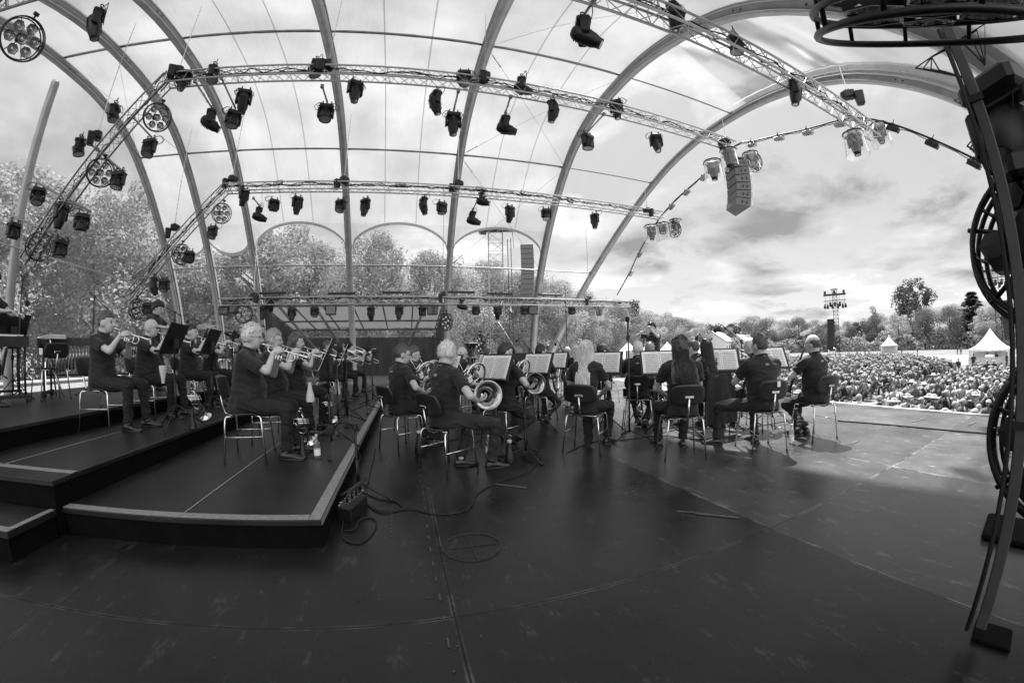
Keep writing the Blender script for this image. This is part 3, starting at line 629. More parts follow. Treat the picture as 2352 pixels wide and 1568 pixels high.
# ---------------------------------------------------------------- round seven-lamp fixtures
mat('reflector', .75, .12, 1., var=.5, vscale=40, bump=1., bscale=60)
def ring_light(scale=1.):
    t = thing('ring_light', 'x', 'ring light')
    b = MB(); R = .36
    for z, r_ in ((0, R), (.10, R*1.0), (-.07, R*.93)):
        b.tube([(r_*cos(a*pi/16), r_*sin(a*pi/16), z) for a in range(32)], .013, 6, closed=True)
    for a in range(8): b.tube([(R*cos(a*pi/4+.2), R*sin(a*pi/4+.2), .10), (R*cos(a*pi/4+.2), R*sin(a*pi/4+.2), 0), (R*.93*cos(a*pi/4+.2), R*.93*sin(a*pi/4+.2), -.07)], .009, 5)
    for a in range(3): b.tube([(R*cos(a*pi/3), R*sin(a*pi/3), -.05), (-R*cos(a*pi/3), -R*sin(a*pi/3), -.05)], .008, 5)
    b.build('ring_cage', 'black_metal', t)
    b = MB(); b.box((0, 0, -.09), (.16, .16, .05), bev=.02); b.tube([(0, R*.96, -.02), (0, R+.10, -.02)], .018, 6); b.box((0, R+.1, -.02), (.09, .06, .06)); b.build('bracket', 'black_metal', t)
    for i in range(7):
        x, y = (0, 0) if i == 0 else (.218*cos(i*pi/3+.26), .218*sin(i*pi/3+.26))
        b = MB(); b.lathe([(.03, -.07), (.06, -.06), (.095, .02), (.099, .045), (.09, .045)], 6, TRN(x, y, 0) @ rz(.26), cap=False); b.smooth = False
        b.sm = [False]*len(b.sm); l = b.build('lamp', 'black_metal', t)
        b = MB(); b.lathe([(.09, .042), (.055, .0), (.03, -.02), (.028, .012), (.0, .02)], 12, TRN(x, y, 0), cap=False); b.sm = [False]*len(b.sm); b.build('lens', 'reflector', l)
    return t
RING = ring_light(); first = [True]
def put_ring(p, sgn_aspect, label, scale=1., roll=0., pitch=0.):
    f = copy_tree(RING)
    p = Vector(p); d = Vector((p.x, p.y, p.z-H)).normalized(); yaw = atan2(-d.y, -d.x) + math.copysign(math.acos(min(1, abs(sgn_aspect))), sgn_aspect)
    el = -math.asin(d.z)*.8+pitch
    n_ = Vector((cos(yaw)*cos(el), sin(yaw)*cos(el), sin(el)))
    f.rotation_mode = 'QUATERNION'; zq = n_.to_track_quat('Z', 'Y'); f.rotation_quaternion = zq; f.location = p; f.scale = (scale,)*3
    tag(f, label, 'ring light', 'round seven-lamp ring lights'); return f
for px, py, k, a, lab in ((360, 270, 'B', .95, 'seven-lamp ring light at the upper end of the upper truss leg'), (230, 397, 'B', .95, 'seven-lamp ring light halfway down the upper truss leg'), (88, 566, 'B', .85, 'seven-lamp ring light at the bottom of the upper truss leg, far left'),
                          (50, 90, 'A', .97, 'large seven-lamp ring light in the top left corner'), (508, 490, 'C', .85, 'small ring light at the top of the lower truss leg'), (415, 584, 'C', .8, 'ring light midway on the lower truss leg'), (313, 710, 'C', .62, 'ring light at the foot of the lower truss leg above the drummer'),
                          (559, 721, 'D', .95, 'ring light hung at the left end of the lowest truss'), (1026, 739, 'D', -.55, 'ring light turned sideways beside the dark canopy'), (1550, 527, 'C', -.7, 'ring light under the rain covers at the right end of the lower middle truss'), (1733, 372, 'B', -.6, 'ring light over the hanging loudspeaker column')):
    put_ring(P_(px, py, k), a, lab, .82 if k == 'A' else 1.)
put_ring(ondist(1103, 790, 13.), -.42, 'ring light on a low stand behind the tuba bell', .95)
put_ring(ondist(1457, 710, 18.6), -.6, 'ring light at the right end of the lowest truss beside the conductor', .95)
for c_ in list(RING.children):
    for s_ in list(c_.children): bpy.data.objects.remove(s_)
    bpy.data.objects.remove(c_)
bpy.data.objects.remove(RING)
# ---------------------------------------------------------------- yoke bars across the upper truss leg
def pipe(name, a, b_, r, label, cat, m='alu_dark', group=None):
    a, b_ = Vector(a), Vector(b_); o = MB().tube([(0, 0, 0), b_-a], r, 6).build(name, m, None, a); return tag(o, label, cat, group)
pipe('cross_bar', P_(84, 418, 'B'), P_(208, 486, 'B'), .03, 'bar with couplers across the upper truss leg carrying three heads', 'bar')
pipe('cross_bar', P_(186, 312, 'B'), P_(280, 392, 'B'), .03, 'bar across the upper truss leg above its middle ring light', 'bar')
pipe('cross_bar', P_(20, 493, 'B'), P_(152, 548, 'B'), .03, 'lowest bar across the upper truss leg, far left', 'bar')
# ---------------------------------------------------------------- chain hoists
def hoist(p, up, label, s=1., tilt=0.):
    t = thing('chain_hoist', label, 'chain hoist', p, rr_.uniform(0, 3), 'chain hoists holding the trusses')
    b = MB(); b.box((0, 0, .12*s), (.30*s, .22*s, .22*s), bev=.03*s); b.box((.17*s, 0, .12*s), (.05*s, .16*s, .16*s), bev=.015*s); b.box((0, 0, .25*s), (.1*s, .06*s, .05*s)); b.build('body', 'black_plastic', t)
    b = MB(); b.box((-.2*s, .12*s, -.08*s), (.18*s, .16*s, .36*s), taper=1.25, bev=.02*s); b.build('chain_bag', 'black_metal', t)
    b = MB(); n_ = max(4, int(up/.09)); b.tube([(0, 0, .27*s+up*k/n_) for k in range(n_+1)], [.010 if k % 2 else .017 for k in range(n_+1)], 4); b.tube([(0, 0, .02), (0, 0, -.25*s)], .015, 4); b.build('chain', 'steel', t)
for px, py, k, up, lab in ((752, 158, 'B', 2.3, 'chain hoist above the upper truss under the middle arch'), (1115, 185, 'B', 2.3, 'chain hoist above the upper truss, right of the middle'), (408, 172, 'B', 2.2, 'chain hoist at the left corner of the upper truss'), (1670, 330, 'B', .75, 'chain hoist at the right end of the upper truss over the loudspeakers'), (222, 322, 'B', 3.6, 'chain hoist on the sloping leg of the upper truss'),
                           (790, 420, 'C', 2.6, 'chain hoist above the lower middle truss under the middle arch'), (1052, 428, 'C', 2.6, 'chain hoist above the lower middle truss, centre right'), (533, 418, 'C', 2.6, 'chain hoist at the left corner of the lower middle truss'), (1487, 488, 'C', .9, 'chain hoist at the right end of the lower middle truss'), (400, 530, 'C', 3.8, 'chain hoist on the sloping leg of the lower middle truss'),
                           (1952, 228, 'A', .7, 'chain hoist at the right end of the overhead truss'), (583, 684, 'D', 4.5, 'chain hoist at the left end of the lowest truss'), (1018, 682, 'D', 4.5, 'chain hoist above the lowest truss at the canopy edge'), (1353, 690, 'D', 3.2, 'chain hoist at the right end of the lowest truss')):
    hoist(P_(px, py, k), up, lab, 1.0 if k != 'D' else .9)
# ---------------------------------------------------------------- small floods on truss C, bars on truss D, boxes
def flood(p, yaw, label, group, s=1., name='flood_light'):
    t = thing(name, label, 'flood light', p, yaw, group)
    b = MB(); b.box((0, 0, .10*s), (.36*s, .06*s, .17*s), bev=.01); b.tube([(-.2*s, 0, .1*s), (-.2*s, 0, 0), (.2*s, 0, 0), (.2*s, 0, .1*s)], .012*s, 5); b.build('housing', 'black_plastic', t)
    b = MB(); b.box((0, -.033*s, .10*s), (.31*s, .006, .12*s)); b.build('lens', 'reflector', t)
for i, (px, py) in enumerate(((638, 426), (920, 430), (1104, 440), (1205, 449), (1310, 466))):
    flood(P_(px, py, 'C')+Vector((0, 0, .0)), .2*i-.3, 'small flood light standing on the lower middle truss, %s from the left' % ORD[i], 'flood lights on top of a truss', 1.0)
for i, (px, py) in enumerate(((785, 674), (910, 672), (1060, 671), (1148, 675), (1262, 677), (626, 673))):
    p = P_(px, py, 'D'); i2 = [1, 2, 3, 4, 5, 0][i]
    t = thing('light_bar', 'flat black light bar on top of the lowest truss, %s from the left' % ORD[i2], 'light bar', p, 0, 'light bars on the lowest truss')
    b = MB(); b.box((0, 0, 0), (1.12, .09, .085), bev=.01); b.build('housing', 'black_plastic', t); b = MB(); [b.box((s_*.3, 0, -.07), (.04, .05, .06)) for s_ in (-1, 1)]; b.build('clamp', 'black_metal', t)
for i, (px, py) in enumerate(((760, 712), (993, 712), (1224, 712), (514, 712), (538, 708))):
    p = P_(px, py, 'D'); t = thing('strobe_light', 'square black strobe under the lowest truss, %s' % ['above the canopy middle', 'by the right canopy post', 'right of the white foil seam', 'first at the left end', 'beside the left ring light'][i], 'strobe light', p, 0, 'strobes under the lowest truss')
    b = MB(); b.box((0, 0, 0), (.42, .12, .40), bev=.02); b.build('housing', 'black_plastic', t); b = MB(); b.tube([(-.23, 0, 0), (-.23, 0, .28), (.23, 0, .28), (.23, 0, 0)], .012, 5); b.build('bracket', 'black_metal', t); b = MB(); b.box((0, -.063, 0), (.36, .006, .3)); b.build('lens', 'dark_glass', t)
# ---------------------------------------------------------------- curved lamp pipe joining the truss ends at the front of the stage
PP = [(1418, 676), (1447, 624), (1467, 581), (1505, 515), (1541, 470), (1576, 437), (1615, 403), (1690, 334), (1728, 325), (1790, 310), (1856, 296), (1930, 276), (1985, 272), (2055, 287), (2146, 322), (2243, 367), (2300, 395), (2380, 455)]
pts = [onx(a, b_, 10.8) for a, b_ in PP]; o0 = pts[0].copy()
o = MB().tube([p-o0 for p in spline(pts, 3)], .026, 6).build('lamp_pipe', 'black_metal', None, o0); tag(o, 'dark curved pipe with small floods strung between the front ends of the trusses', 'pipe')
b = MB(); q = spline(pts, 6); b.tube([p-o0+Vector((-.03, .02*sin(i*1.3), -.05-.03*abs(sin(i*.9)))) for i, p in enumerate(q)], .012, 4); o2 = b.build('cable', 'rubber', o)
for i, j in enumerate((1, 2, 4, 5, 6, 8, 9, 10, 11, 13, 14, 15)):
    p = pts[j]; a_ = (pts[min(j+1, len(pts)-1)]-pts[j-1]).normalized()
    t = thing('pipe_flood', 'small flood light on the curved front pipe, %s up from its lower end' % ORD[i], 'flood light', p, 0, 'small floods along the curved front pipe')
    Mx = a_.to_track_quat('X', 'Z').to_matrix().to_4x4(); t.rotation_euler = Mx.to_euler()
    b = MB(); b.box((0, 0, -.12), (.34, .16, .12), bev=.02)
    for k in range(6): b.box((-.13+.05*k, 0, -.05), (.012, .14, .04))
    b.build('housing', 'alu_dark' if i < 9 else 'black_plastic', t); b = MB(); b.box((0, 0, -.185), (.30, .12, .006)); b.build('lens', 'lens', t)
    b = MB(); b.box((-.06, 0, -.01), (.05, .08, .08)); b.tube([(-.06, .0, .03), (-.08, 0, .12)], .01, 4); b.build('clamp', 'black_metal', t)
# ---------------------------------------------------------------- hanging loudspeaker column
t = thing('line_array', 'hanging column of six grey loudspeaker cabinets below the upper truss end', 'loudspeaker', (10.85, 8.6, 7.72), radians(-12))
b = MB(); b.box((0, 0, .02), (.9, .30, .06)); b.tube([(0, 0, .05), (0, 0, .75)], .02, 5); b.tube([(-.4, 0, .05), (0, 0, .35), (.4, 0, .05)], .012, 4); b.build('flying_frame', 'black_metal', t)
z = 0; yo = 0
mat('speaker_grey', .17, .5, var=.15, vscale=12, bump=.2)
for i in range(6):
    a_ = radians([0, 0, 2, 4, 9, 15][i]); hh = .285
    c_ = bpy.data.objects.new('cabinet', None)
    b = MB(); sw = .5
    vs = [(-sw, -.24, -hh/2), (sw, -.24, -hh/2), (sw-.16, .24, -hh/2+.02), (-sw+.16, .24, -hh/2+.02), (-sw, -.24, hh/2), (sw, -.24, hh/2), (sw-.16, .24, hh/2-.02), (-sw+.16, .24, hh/2-.02)]
    b.add(vs, [(3, 2, 1, 0), (4, 5, 6, 7), (0, 1, 5, 4), (1, 2, 6, 5), (2, 3, 7, 6), (3, 0, 4, 7)])
    bpy.data.objects.remove(c_); yo -= sin(a_)*hh; z -= hh*cos(a_)+.012
    c_ = b.build('cabinet', 'speaker_grey', t, (0, -yo, z+.14)); c_.rotation_euler = (a_, 0, 0)
    b = MB()
    b.box((0, -.243, 0), (.92, .006, .2))
    for s_ in (-1, 1):
        b.lathe([(.05, 0), (.05, .008)], 10, TRN(s_*(sw-.085), .02, .0) @ rz(s_*radians(-18.4)) @ ry(pi/2*s_)); b.lathe([(.05, 0), (.05, .008)], 10, TRN(s_*(sw-.035), -.12, .0) @ rz(s_*radians(-18.4)) @ ry(pi/2*s_))
    b.build('grille', 'black_metal', c_)
    b = MB(); b.tube([(-.5, -.30, -.08), (-.5, -.30, .08), (-.5, -.24, .08)], .012, 4); b.tube([(.5, -.30, -.08), (.5, -.30, .08), (.5, -.24, .08)], .012, 4); b.build('rigging', 'steel', c_)
t.rotation_euler = (0, 0, radians(72))
# ---------------------------------------------------------------- guy wires
def node(i, deg): return arch_pts(i, .2)[prof_at(deg)]
WI = [(4, 45.8, 5, 29.4, 'falling from the middle-right arch to the foil arch'), (4, 29.4, 5, 45.8, 'rising from the middle-right arch to the foil arch'), (4, 29.4, 5, 13.3, 'low beside the right scallop, falling to the foil arch'), (4, 13.3, 5, 29.4, 'rising beside the scalloped hem to the foil arch'), (0, 45.8, 1, 29.4, 'falling between the two rearmost arches'), (0, 29.4, 1, 45.8, 'rising between the two rearmost arches')]
for i, a, j, c_, lab in WI:
    p, q = node(i, a), node(j, c_); b = MB(); d = q-p; b.tube([(0, 0, 0), d], .008, 4); b.tube([d*.05, d*.12], .02, 5); b.tube([d*.12, d*.125], .035, 5)
    o = b.build('guy_wire', 'steel', None, p); tag(o, 'thin bracing wire '+lab, 'wire', 'bracing wires of the tent')
p = node(4, 45.8); q = ondist(1460, 20, 9.0); o = MB().tube([(0, 0, 0), q-p], .008, 4).build('guy_wire', 'steel', None, p); tag(o, 'thin steel bracing wire running behind the single hanging head at the top', 'wire', 'bracing wires of the tent')
# ================================================================ PEOPLE
def cap(b, p, q, r0, r1, n=10, ex=(1, 1)):
    """closed tapered limb with round ends"""
    p, q = Vector(p), Vector(q); d = (q-p); l = d.length; d = d/max(l, 1e-6)
    pts = [p-d*r0*.95, p-d*r0*.7, p-d*r0*.3, p, p.lerp(q, .5), q, q+d*r1*.3, q+d*r1*.7, q+d*r1*.95]
    rs = [r0*.2, r0*.7, r0*.94, r0, (r0+r1)/2*1.02, r1, r1*.94, r1*.7, r1*.2]
    b.tube(pts, rs, n); return b
def loft(b, secs, n=16, M=None):
    """sections (cx, cy, z, rx, ry) stacked along z, closed"""
    vs = []; fs = []
    for cx_, cy_, z, rx_, ry_ in secs:
        for k in range(n):
            a = 2*pi*k/n; s_, c_ = sin(a), cos(a); e = .85
            vs.append((cx_+rx_*math.copysign(abs(c_)**e, c_), cy_+ry_*math.copysign(abs(s_)**e, s_), z))
    for i in range(len(secs)-1):
        for k in range(n): fs.append((i*n+k, i*n+(k+1) % n, (i+1)*n+(k+1) % n, (i+1)*n+k))
    fs += [tuple(range(n-1, -1, -1)), tuple(range((len(secs)-1)*n, len(secs)*n))]
    return b.add(vs, fs, M, True)
def remesh(b, voxel, it=4, mats=('skin',), name='body', noise_amp=0., extra=None):
    me = b.mesh('tmp', ['skin']); o = bpy.data.objects.new('tmp', me); S.collection.objects.link(o)
    m = o.modifiers.new('r', 'REMESH'); m.mode = 'VOXEL'; m.voxel_size = voxel; m.use_smooth_shade = True
    m2 = o.modifiers.new('s', 'SMOOTH'); m2.factor = .5; m2.iterations = it
    dg = bpy.context.evaluated_depsgraph_get(); dg.update(); r = bpy.data.meshes.new_from_object(o.evaluated_get(dg)); bpy.data.objects.remove(o); bpy.data.meshes.remove(me)
    r.name = name; r.materials.clear()
    for k in mats: r.materials.append(MATS[k])
    nv = len(r.vertices); co = np.empty(nv*3); r.vertices.foreach_get('co', co)
    if noise_amp:
        c3 = co.reshape(-1, 3); no = np.empty(nv*3); r.vertices.foreach_get('normal', no); n3 = no.reshape(-1, 3)
        f = np.array([.6*noise.noise(Vector((v[0]*9, v[1]*9, v[2]*12)))+1.3*(max(0, 1-3.2*abs(noise.noise(Vector((v[0]*5+3, v[1]*7, v[2]*15+v[0]*6)))))-.35) for v in c3]); c3 += n3*f[:, None]*noise_amp; co = c3.reshape(-1)
        r.vertices.foreach_set('co', co)
    if extra is not None and extra.v:           # geometry welded on as it is (hands, eyes)
        bm = bmesh.new(); bm.from_mesh(r); k0 = extra.mesh('x', list(mats)); bm.from_mesh(k0); bm.to_mesh(r); bm.free(); bpy.data.meshes.remove(k0)
    r.polygons.foreach_set('use_smooth', [True]*len(r.polygons)); r.update(); return r
import bmesh
def ik(a, t, l1, l2, hint):
    a, t = Vector(a), Vector(t); d = t-a; L_ = min(d.length, (l1+l2)*.999)
    if d.length > L_: t = a+d.normalized()*L_
    d = t-a; u = d.normalized(); x = (l1*l1-l2*l2+L_*L_)/(2*L_); h = sqrt(max(l1*l1-x*x, 0)); hv = Vector(hint); hv = hv-u*hv.dot(u)
    hv = hv.normalized() if hv.length > 1e-5 else u.orthogonal(); return a+u*x+hv*h, t
def hand(b, wrist, dirv, palm_n, side, curl=.9, mi=0):
    """palm with four unequal bent fingers and a thumb off its side"""
    u = Vector(dirv).normalized(); n_ = Vector(palm_n); n_ = (n_-u*n_.dot(u)).normalized(); s_ = u.cross(n_)*side     # s_ points to the thumb side
    W = Vector(wrist); b.cur = mi
    M = Matrix(((u.x, s_.x, n_.x, 0), (u.y, s_.y, n_.y, 0), (u.z, s_.z, n_.z, 0), (0, 0, 0, 1))); M = Matrix.Translation(W) @ M
    b.ball((.042, 0, 0), (.05, .038, .017), 10, 7, M)
    for i, (o_, l_) in enumerate(((.027, .072), (.009, .082), (-.009, .076), (-.027, .058))):
        p = Vector((.082, o_, 0)); pts = [Vector((.06, o_*.9, 0)), p]; a = 0
        for k, fr in enumerate((.42, .32, .26)):
            a += curl*(.9, 1., .8)[k]; p = p+Vector((cos(a), 0, sin(a)))*l_*fr; pts.append(p)
        b.tube([M @ q for q in pts], [.0095, .0095, .009, .008, .006], 6)
    pts = [Vector((.018, .024, .004)), Vector((.040, .046, .012)), Vector((.066, .052, .026)), Vector((.088, .046, .038))]
    b.tube([M @ q for q in pts], [.012, .011, .0095, .007], 6)
HS = {}
def hair_ball(b, style, Mh):
    """closed cap that dives under the scalp where there is no hair"""
    n_, m_ = 30, 20; vs = [(0, 0, -.085)]; fs = []
    rnd = random.Random(sid(style) % 97)
    for j in range(1, m_):
        th = -pi/2+pi*j/m_
        for k in range(n_):
            ph = 2*pi*k/n_; d = Vector((cos(th)*cos(ph), cos(th)*sin(ph), sin(th)))
            front = d.x; z = d.z; has = 0.
            line = {'short': (-.42 if front < -.1 else (-.02 if front < .35 else .42)), 'crop': (-.40 if front < -.1 else (.0 if front < .3 else .40)), 'long': (-.75 if front < .15 else (.0 if front < .45 else .46)), 'wavy': (-.75 if front < .2 else (.0 if front < .45 else .44)), 'bob': (-.75 if front < .2 else (.0 if front < .45 else .44)), 'curly': (-.38 if front < .0 else (.1 if front < .4 else .40)), 'swept': (-.55 if front < -.05 else (-.15 if front < .3 else .5)), 'bald': (-.42 if front < -.1 else 9), 'ring': (-.40 if front < -.15 else (-.1 if front < .2 else 9)), 'none': 9, 'bun': (-.40 if front < -.1 else (.0 if front < .35 else .40))}[style]
            line -= .13 if line < 5 else 0; has = 1/(1+math.exp(-(z-line)*18))
            if style == 'ring' and z > .42: has *= max(0, 1-(z-.42)*7)
            if style == 'bald': has *= max(0, 1-(z-.30)*8)
            th_ = {'short': .009, 'crop': .008, 'long': .012, 'wavy': .022, 'bob': .018, 'curly': .032, 'swept': .016, 'bald': .006, 'ring': .008, 'none': .001, 'bun': .008}[style]
            nz = noise.noise(d*(7 if style in ('curly', 'wavy', 'swept') else 4)+Vector((style.__len__(), 0, 0)))*(.022 if style in ('curly',) else .010 if style == 'wavy' else .004)
            if style in ('short', 'crop'): th_ += .008*max(0, d.z)-.006*(abs(d.y) > .8)
            f = -.03+has*(.03+th_+nz*has)
            vs.append((d.x*(.0985+f)-.004, d.y*(.0775+f), d.z*(.112+f)+.013))
    vs.append((0, 0, .113+.012-(.03 if style in ('bald', 'ring', 'none') else -.016))); t = len(vs)-1
    for k in range(n_):
        fs.append((0, 1+(k+1) % n_, 1+k)); fs.append((t, 1+(m_-2)*n_+k, 1+(m_-2)*n_+(k+1) % n_))
        for j in range(m_-2): fs.append((1+j*n_+k, 1+j*n_+(k+1) % n_, 1+(j+1)*n_+(k+1) % n_, 1+(j+1)*n_+k))
    b.add(vs, fs, Mh, True)
    if style in ('short', 'crop', 'swept', 'wavy', 'curly', 'ring', 'bald'):
        L_ = {'short': .017, 'crop': .009, 'swept': .030, 'wavy': .05, 'curly': .03, 'ring': .018, 'bald': .012}[style]
        for q in range(420):
            k = rnd.randrange(1, len(vs)-1); p = Vector(vs[k]); d = Vector((p.x/.096, p.y/.076, (p.z-.013)/.112)); 
            if d.length < 1.0+(.02 if style in ('crop', 'bald', 'ring') else .05): continue
            d.normalize(); tg = Vector((-.6, rnd.gauss(0, .2), -.35 if style != 'curly' else rnd.gauss(0, .6))); tg = (tg-d*tg.dot(d)); tg = tg.normalized() if tg.length > 1e-3 else d.orthogonal()
            p = p+Vector((rnd.gauss(0, .006), rnd.gauss(0, .006), rnd.gauss(0, .006))); l_ = L_*rnd.uniform(.6, 1.3); b.tube([Mh @ (p-d*.002), Mh @ (p+tg*l_*.5+d*.003), Mh @ (p+tg*l_+d*rnd.uniform(-.003, .006 if style != 'curly' else .02))], [.0035, .0035, .0008], 3, cap=False)
def strands(b, Mh, length, wavy, nst, seed, spread=.11, back=-.10):
    rnd = random.Random(seed)
    for q in range(nst):
        ph = pi+rnd.uniform(-1.75, 1.75); s0 = Vector((.03*cos(ph)-.02, .06*sin(ph), .125)); pts = [s0]
        pts.append(Vector((.100*cos(ph)-.01, .084*sin(ph), .06))); pts.append(Vector((.112*cos(ph)-.012, .094*sin(ph), -.03)))
        pts.append(Vector((.108*cos(ph)-.03, .092*sin(ph), -.12)))
        L_ = length*rnd.uniform(.8, 1.05); m_ = 7; yy = .09*sin(ph)*rnd.uniform(.6, 1.)*spread/.09; xx = min(-.05, .11*cos(ph))-.02
        f1, p1 = rnd.uniform(5, 8), rnd.uniform(0, 6)
        for k in range(1, m_+1):
            t = k/m_; z = -.12-L_*t
            pts.append(Vector((xx+back*min(1, t*1.6)+wavy*.5*sin(f1*t+p1), yy*(1+.25*t)+wavy*cos(f1*t+p1), z)))
        b.tube([Mh @ p for p in pts], [.005]*3+[.0065]*(len(pts)-4)+[.002], 3)
PEOPLE = []
def person(name_lab, loc, yaw, pose, hair='short', hcol='hair_brown', lean=.05, belly=0., w=1., fem=False, legs='flat', head=(0, 0), jeans=False, glasses=None, vox=.014, seat=.46, logo=True, sleeve=.6, tw=0., scale=1., skirt=False):
    stand = pose in ('conduct', 'drum', 'stand')
    t = thing('person', name_lab, 'person', (loc[0], loc[1], loc[2]), yaw); t.scale = (scale,)*3
    hz = .90 if stand else seat+.085
    P0 = Vector((-.03, 0, hz)); Mu = Matrix.Translation(P0) @ Matrix.Rotation(lean, 4, 'Y') @ Matrix.Rotation(tw, 4, 'Z') @ Matrix.Translation(-Vector((0, 0, .54)))   # torso drawn with pelvis at z .54
    ht = Mu @ Vector((.01, 0, 1.075)); Mh = Matrix.Translation(Mu @ Vector((.035, 0, 1.215))) @ Matrix.Rotation(head[0], 4, 'Z') @ Matrix.Rotation(head[1], 4, 'Y')
    sh = [Mu @ Vector((-.005, s_*.178*w, 1.005)) for s_ in (1, -1)]       # left, right
    mouth = Mh @ Vector((.115, 0, -.062))
    G = {'mouth': mouth}
    # hand targets (wrist, hand direction, palm normal) in the person's frame, left then right
    fw = Vector((1, 0, 0))
    if pose == 'trumpet':
        ax = (Matrix.Rotation(.30, 3, 'Y') @ fw); G['axis'] = ax; hl = mouth+ax*.15+Vector((0, .07, -.10)); hr = mouth+ax*.13+Vector((0, -.075, -.045))
        T = [(hl, (.55, -.35, .45), (.2, -1, 0), (.1, .7, -1)), (hr, (.75, .35, .25), (.1, .9, -.4), (.1, -.8, -.9))]
    elif pose == 'trombone':
        ax = (Matrix.Rotation(.42, 3, 'Y') @ fw); G['axis'] = ax
        T = [(mouth+ax*.04+Vector((0, .10, -.09)), (.5, -.3, .5), (.3, -1, 0), (.1, .8, -1)), (mouth+ax*.36+Vector((0, -.05, -.07)), (.4, .6, .3), (.3, .9, 0), (0, -.8, -1))]
    elif pose == 'horn':
        T = [(Vector((.30, .10, .88)), (.6, -.6, .3), (-.3, -.8, .2), (.2, 1, -.7)), (Vector((.17, -.27, .735)), (.80, -.30, .12), (0, .5, .9), (-.4, -.9, -.5))]
    elif pose == 'clarinet':
        T = [(Vector((.27, .06, .88)), (.5, -.6, .1), (-.3, -.8, 0), (0, 1, -.8)), (Vector((.33, -.06, .74)), (.5, .6, .1), (-.3, .8, 0), (0, -1, -.7))]
    elif pose == 'flute':
        T = [(Vector((.28, .02, 1.10)), (.2, -.9, .2), (-.9, -.2, 0), (.2, 1, -.6)), (Vector((.26, -.36, 1.08)), (.4, .6, .3), (.6, -.2, -.5), (0, -1, -.8))]
    elif pose == 'lap':
        T = [(Vector((.26, .10, .66)), (.7, -.5, -.3), (0, 0, -1), (-.2, 1, -.3)), (Vector((.26, -.10, .66)), (.7, .5, -.3), (0, 0, -1), (-.2, -1, -.3))]
    elif pose == 'tuba':
        T = [(Vector((.28, .20, .85)), (.6, -.5, .4), (-.3, -.8, .2), (.2, 1, -.7)), (Vector((.30, -.12, .88)), (.4, .6, .3), (.1, .9, 0), (-.1, -.9, -.6))]
    elif pose == 'conduct':
        T = [(Vector((.42, .22, 1.50)), (.6, .1, .75), (.3, -.6, -.6), (.1, .8, -1)), (Vector((.34, -.12, 1.43)), (.7, .35, .45), (.2, .4, -.8), (-.1, -1, -.2))]
    elif pose == 'drum':
        T = [(Vector((.42, .10, 1.16)), (.9, -.1, .1), (0, 0, -1), (-.3, 1, -.4)), (Vector((.44, -.14, 1.18)), (.9, .1, .1), (0, 0, -1), (-.3, -1, -.4))]
    elif pose == 'stand':
        T = [(Vector((.06, .24, .86)), (.1, 0, -1), (0, -1, 0), (-.5, .5, 0)), (Vector((.06, -.24, .86)), (.1, 0, -1), (0, 1, 0), (-.5, -.5, 0))]
    arms = []; ex = MB(); ex.smooth = True
    for k, (wr, dv, pn, hint) in enumerate(T):
        el, wr2 = ik(sh[k], wr, .285*w**.3, .255, hint); arms.append((sh[k], el, wr2)); hand(ex, wr2, dv, pn, 1 if k else -1, .55 if pose in ('lap', 'stand') else .75)
        G['hand%d' % k] = wr2
    # legs
    LG = []
    for k, s_ in enumerate((1, -1)):
        hp = Vector((-.01, s_*.095, hz-.005))
        if stand: an = Vector((.0+.05*s_, s_*.12, .09)); hint = (1, 0, 0); toe = Vector((1, .25*s_, 0))
        elif legs == 'flat': an = Vector((.42+.04*s_, s_*.15, .09)); hint = (.3, .1*s_, 1); toe = Vector((1, .2*s_, 0))
        elif legs == 'wide': an = Vector((.38, s_*.30, .09)); hint = (.3, .5*s_, 1); toe = Vector((1, .5*s_, 0))
        elif legs == 'tucked': an = Vector((.08+.10*s_, s_*.06-.05, .11)); hint = (1, .22*s_, .35); toe = Vector((.9, -.3*s_, -.25))
        elif legs == 'crossed': an = Vector((.20, -s_*.08, .10)); hint = (1, .55*s_, .6); toe = Vector((1, -.3*s_, 0))
        elif legs == 'leftout': an = Vector((.34, .42, .09)) if k == 0 else Vector((.30, -.10, .09)); hint = (.5, .9 if k == 0 else -.1, 1); toe = Vector((.5, 1, 0)) if k == 0 else Vector((1, 0, 0))
        elif legs == 'rightout': an = Vector((.34, -.30, .09)) if k == 1 else Vector((.18, .02, .09)); hint = (.8, -.9 if k == 1 else .3, .8); toe = Vector((.8, -.5, 0))
        kn, an = ik(hp, an, .435 if not stand else .42, .415 if not stand else .41, hint); LG.append((hp, kn, an, toe))
    b = MB(); b.smooth = True                     # ---- skin body, one continuous surface
    R_ = Mh.to_3x3()
    loft(b, [(-.01, 0, .50, .10, .14), (0, 0, .62, .10, .13), (0, 0, .80, .10, .135), (0, 0, .95, .10, .15), (0, 0, 1.03, .07, .12), (.005, 0, 1.08, .05, .058), (.02, 0, 1.14, .052, .055), (.03, 0, 1.18, .05, .05)], 14, Mu)
    def hb(c_, r_): b.ball(c_, r_, 16, 10, Mh)
    hb((-.004, 0, .018), (.102, .080, .112)); hb((.022, 0, -.045), (.074, .060, .078)); hb((.05, 0, -.085), (.040, .036, .032)); hb((.045, 0, -.01), (.058, .060, .060)); hb((.068, 0, .028), (.034, .052, .02))
    for s_ in (1, -1): hb((-.008, s_*.080, -.012), (.020, .012, .034)); hb((.060, s_*.034, -.038), (.026, .022, .022)); hb((.078, s_*.030, .030), (.022, .022, .010))
    cap(b, Mh @ Vector((.098, 0, .008)), Mh @ Vector((.113, 0, -.028)), .010, .018, 8)
    cap(b, Mh @ Vector((-.03, 0, -.05)), Mu @ Vector((-.01, 0, 1.06)), .055, .06 if not fem else .048, 10)
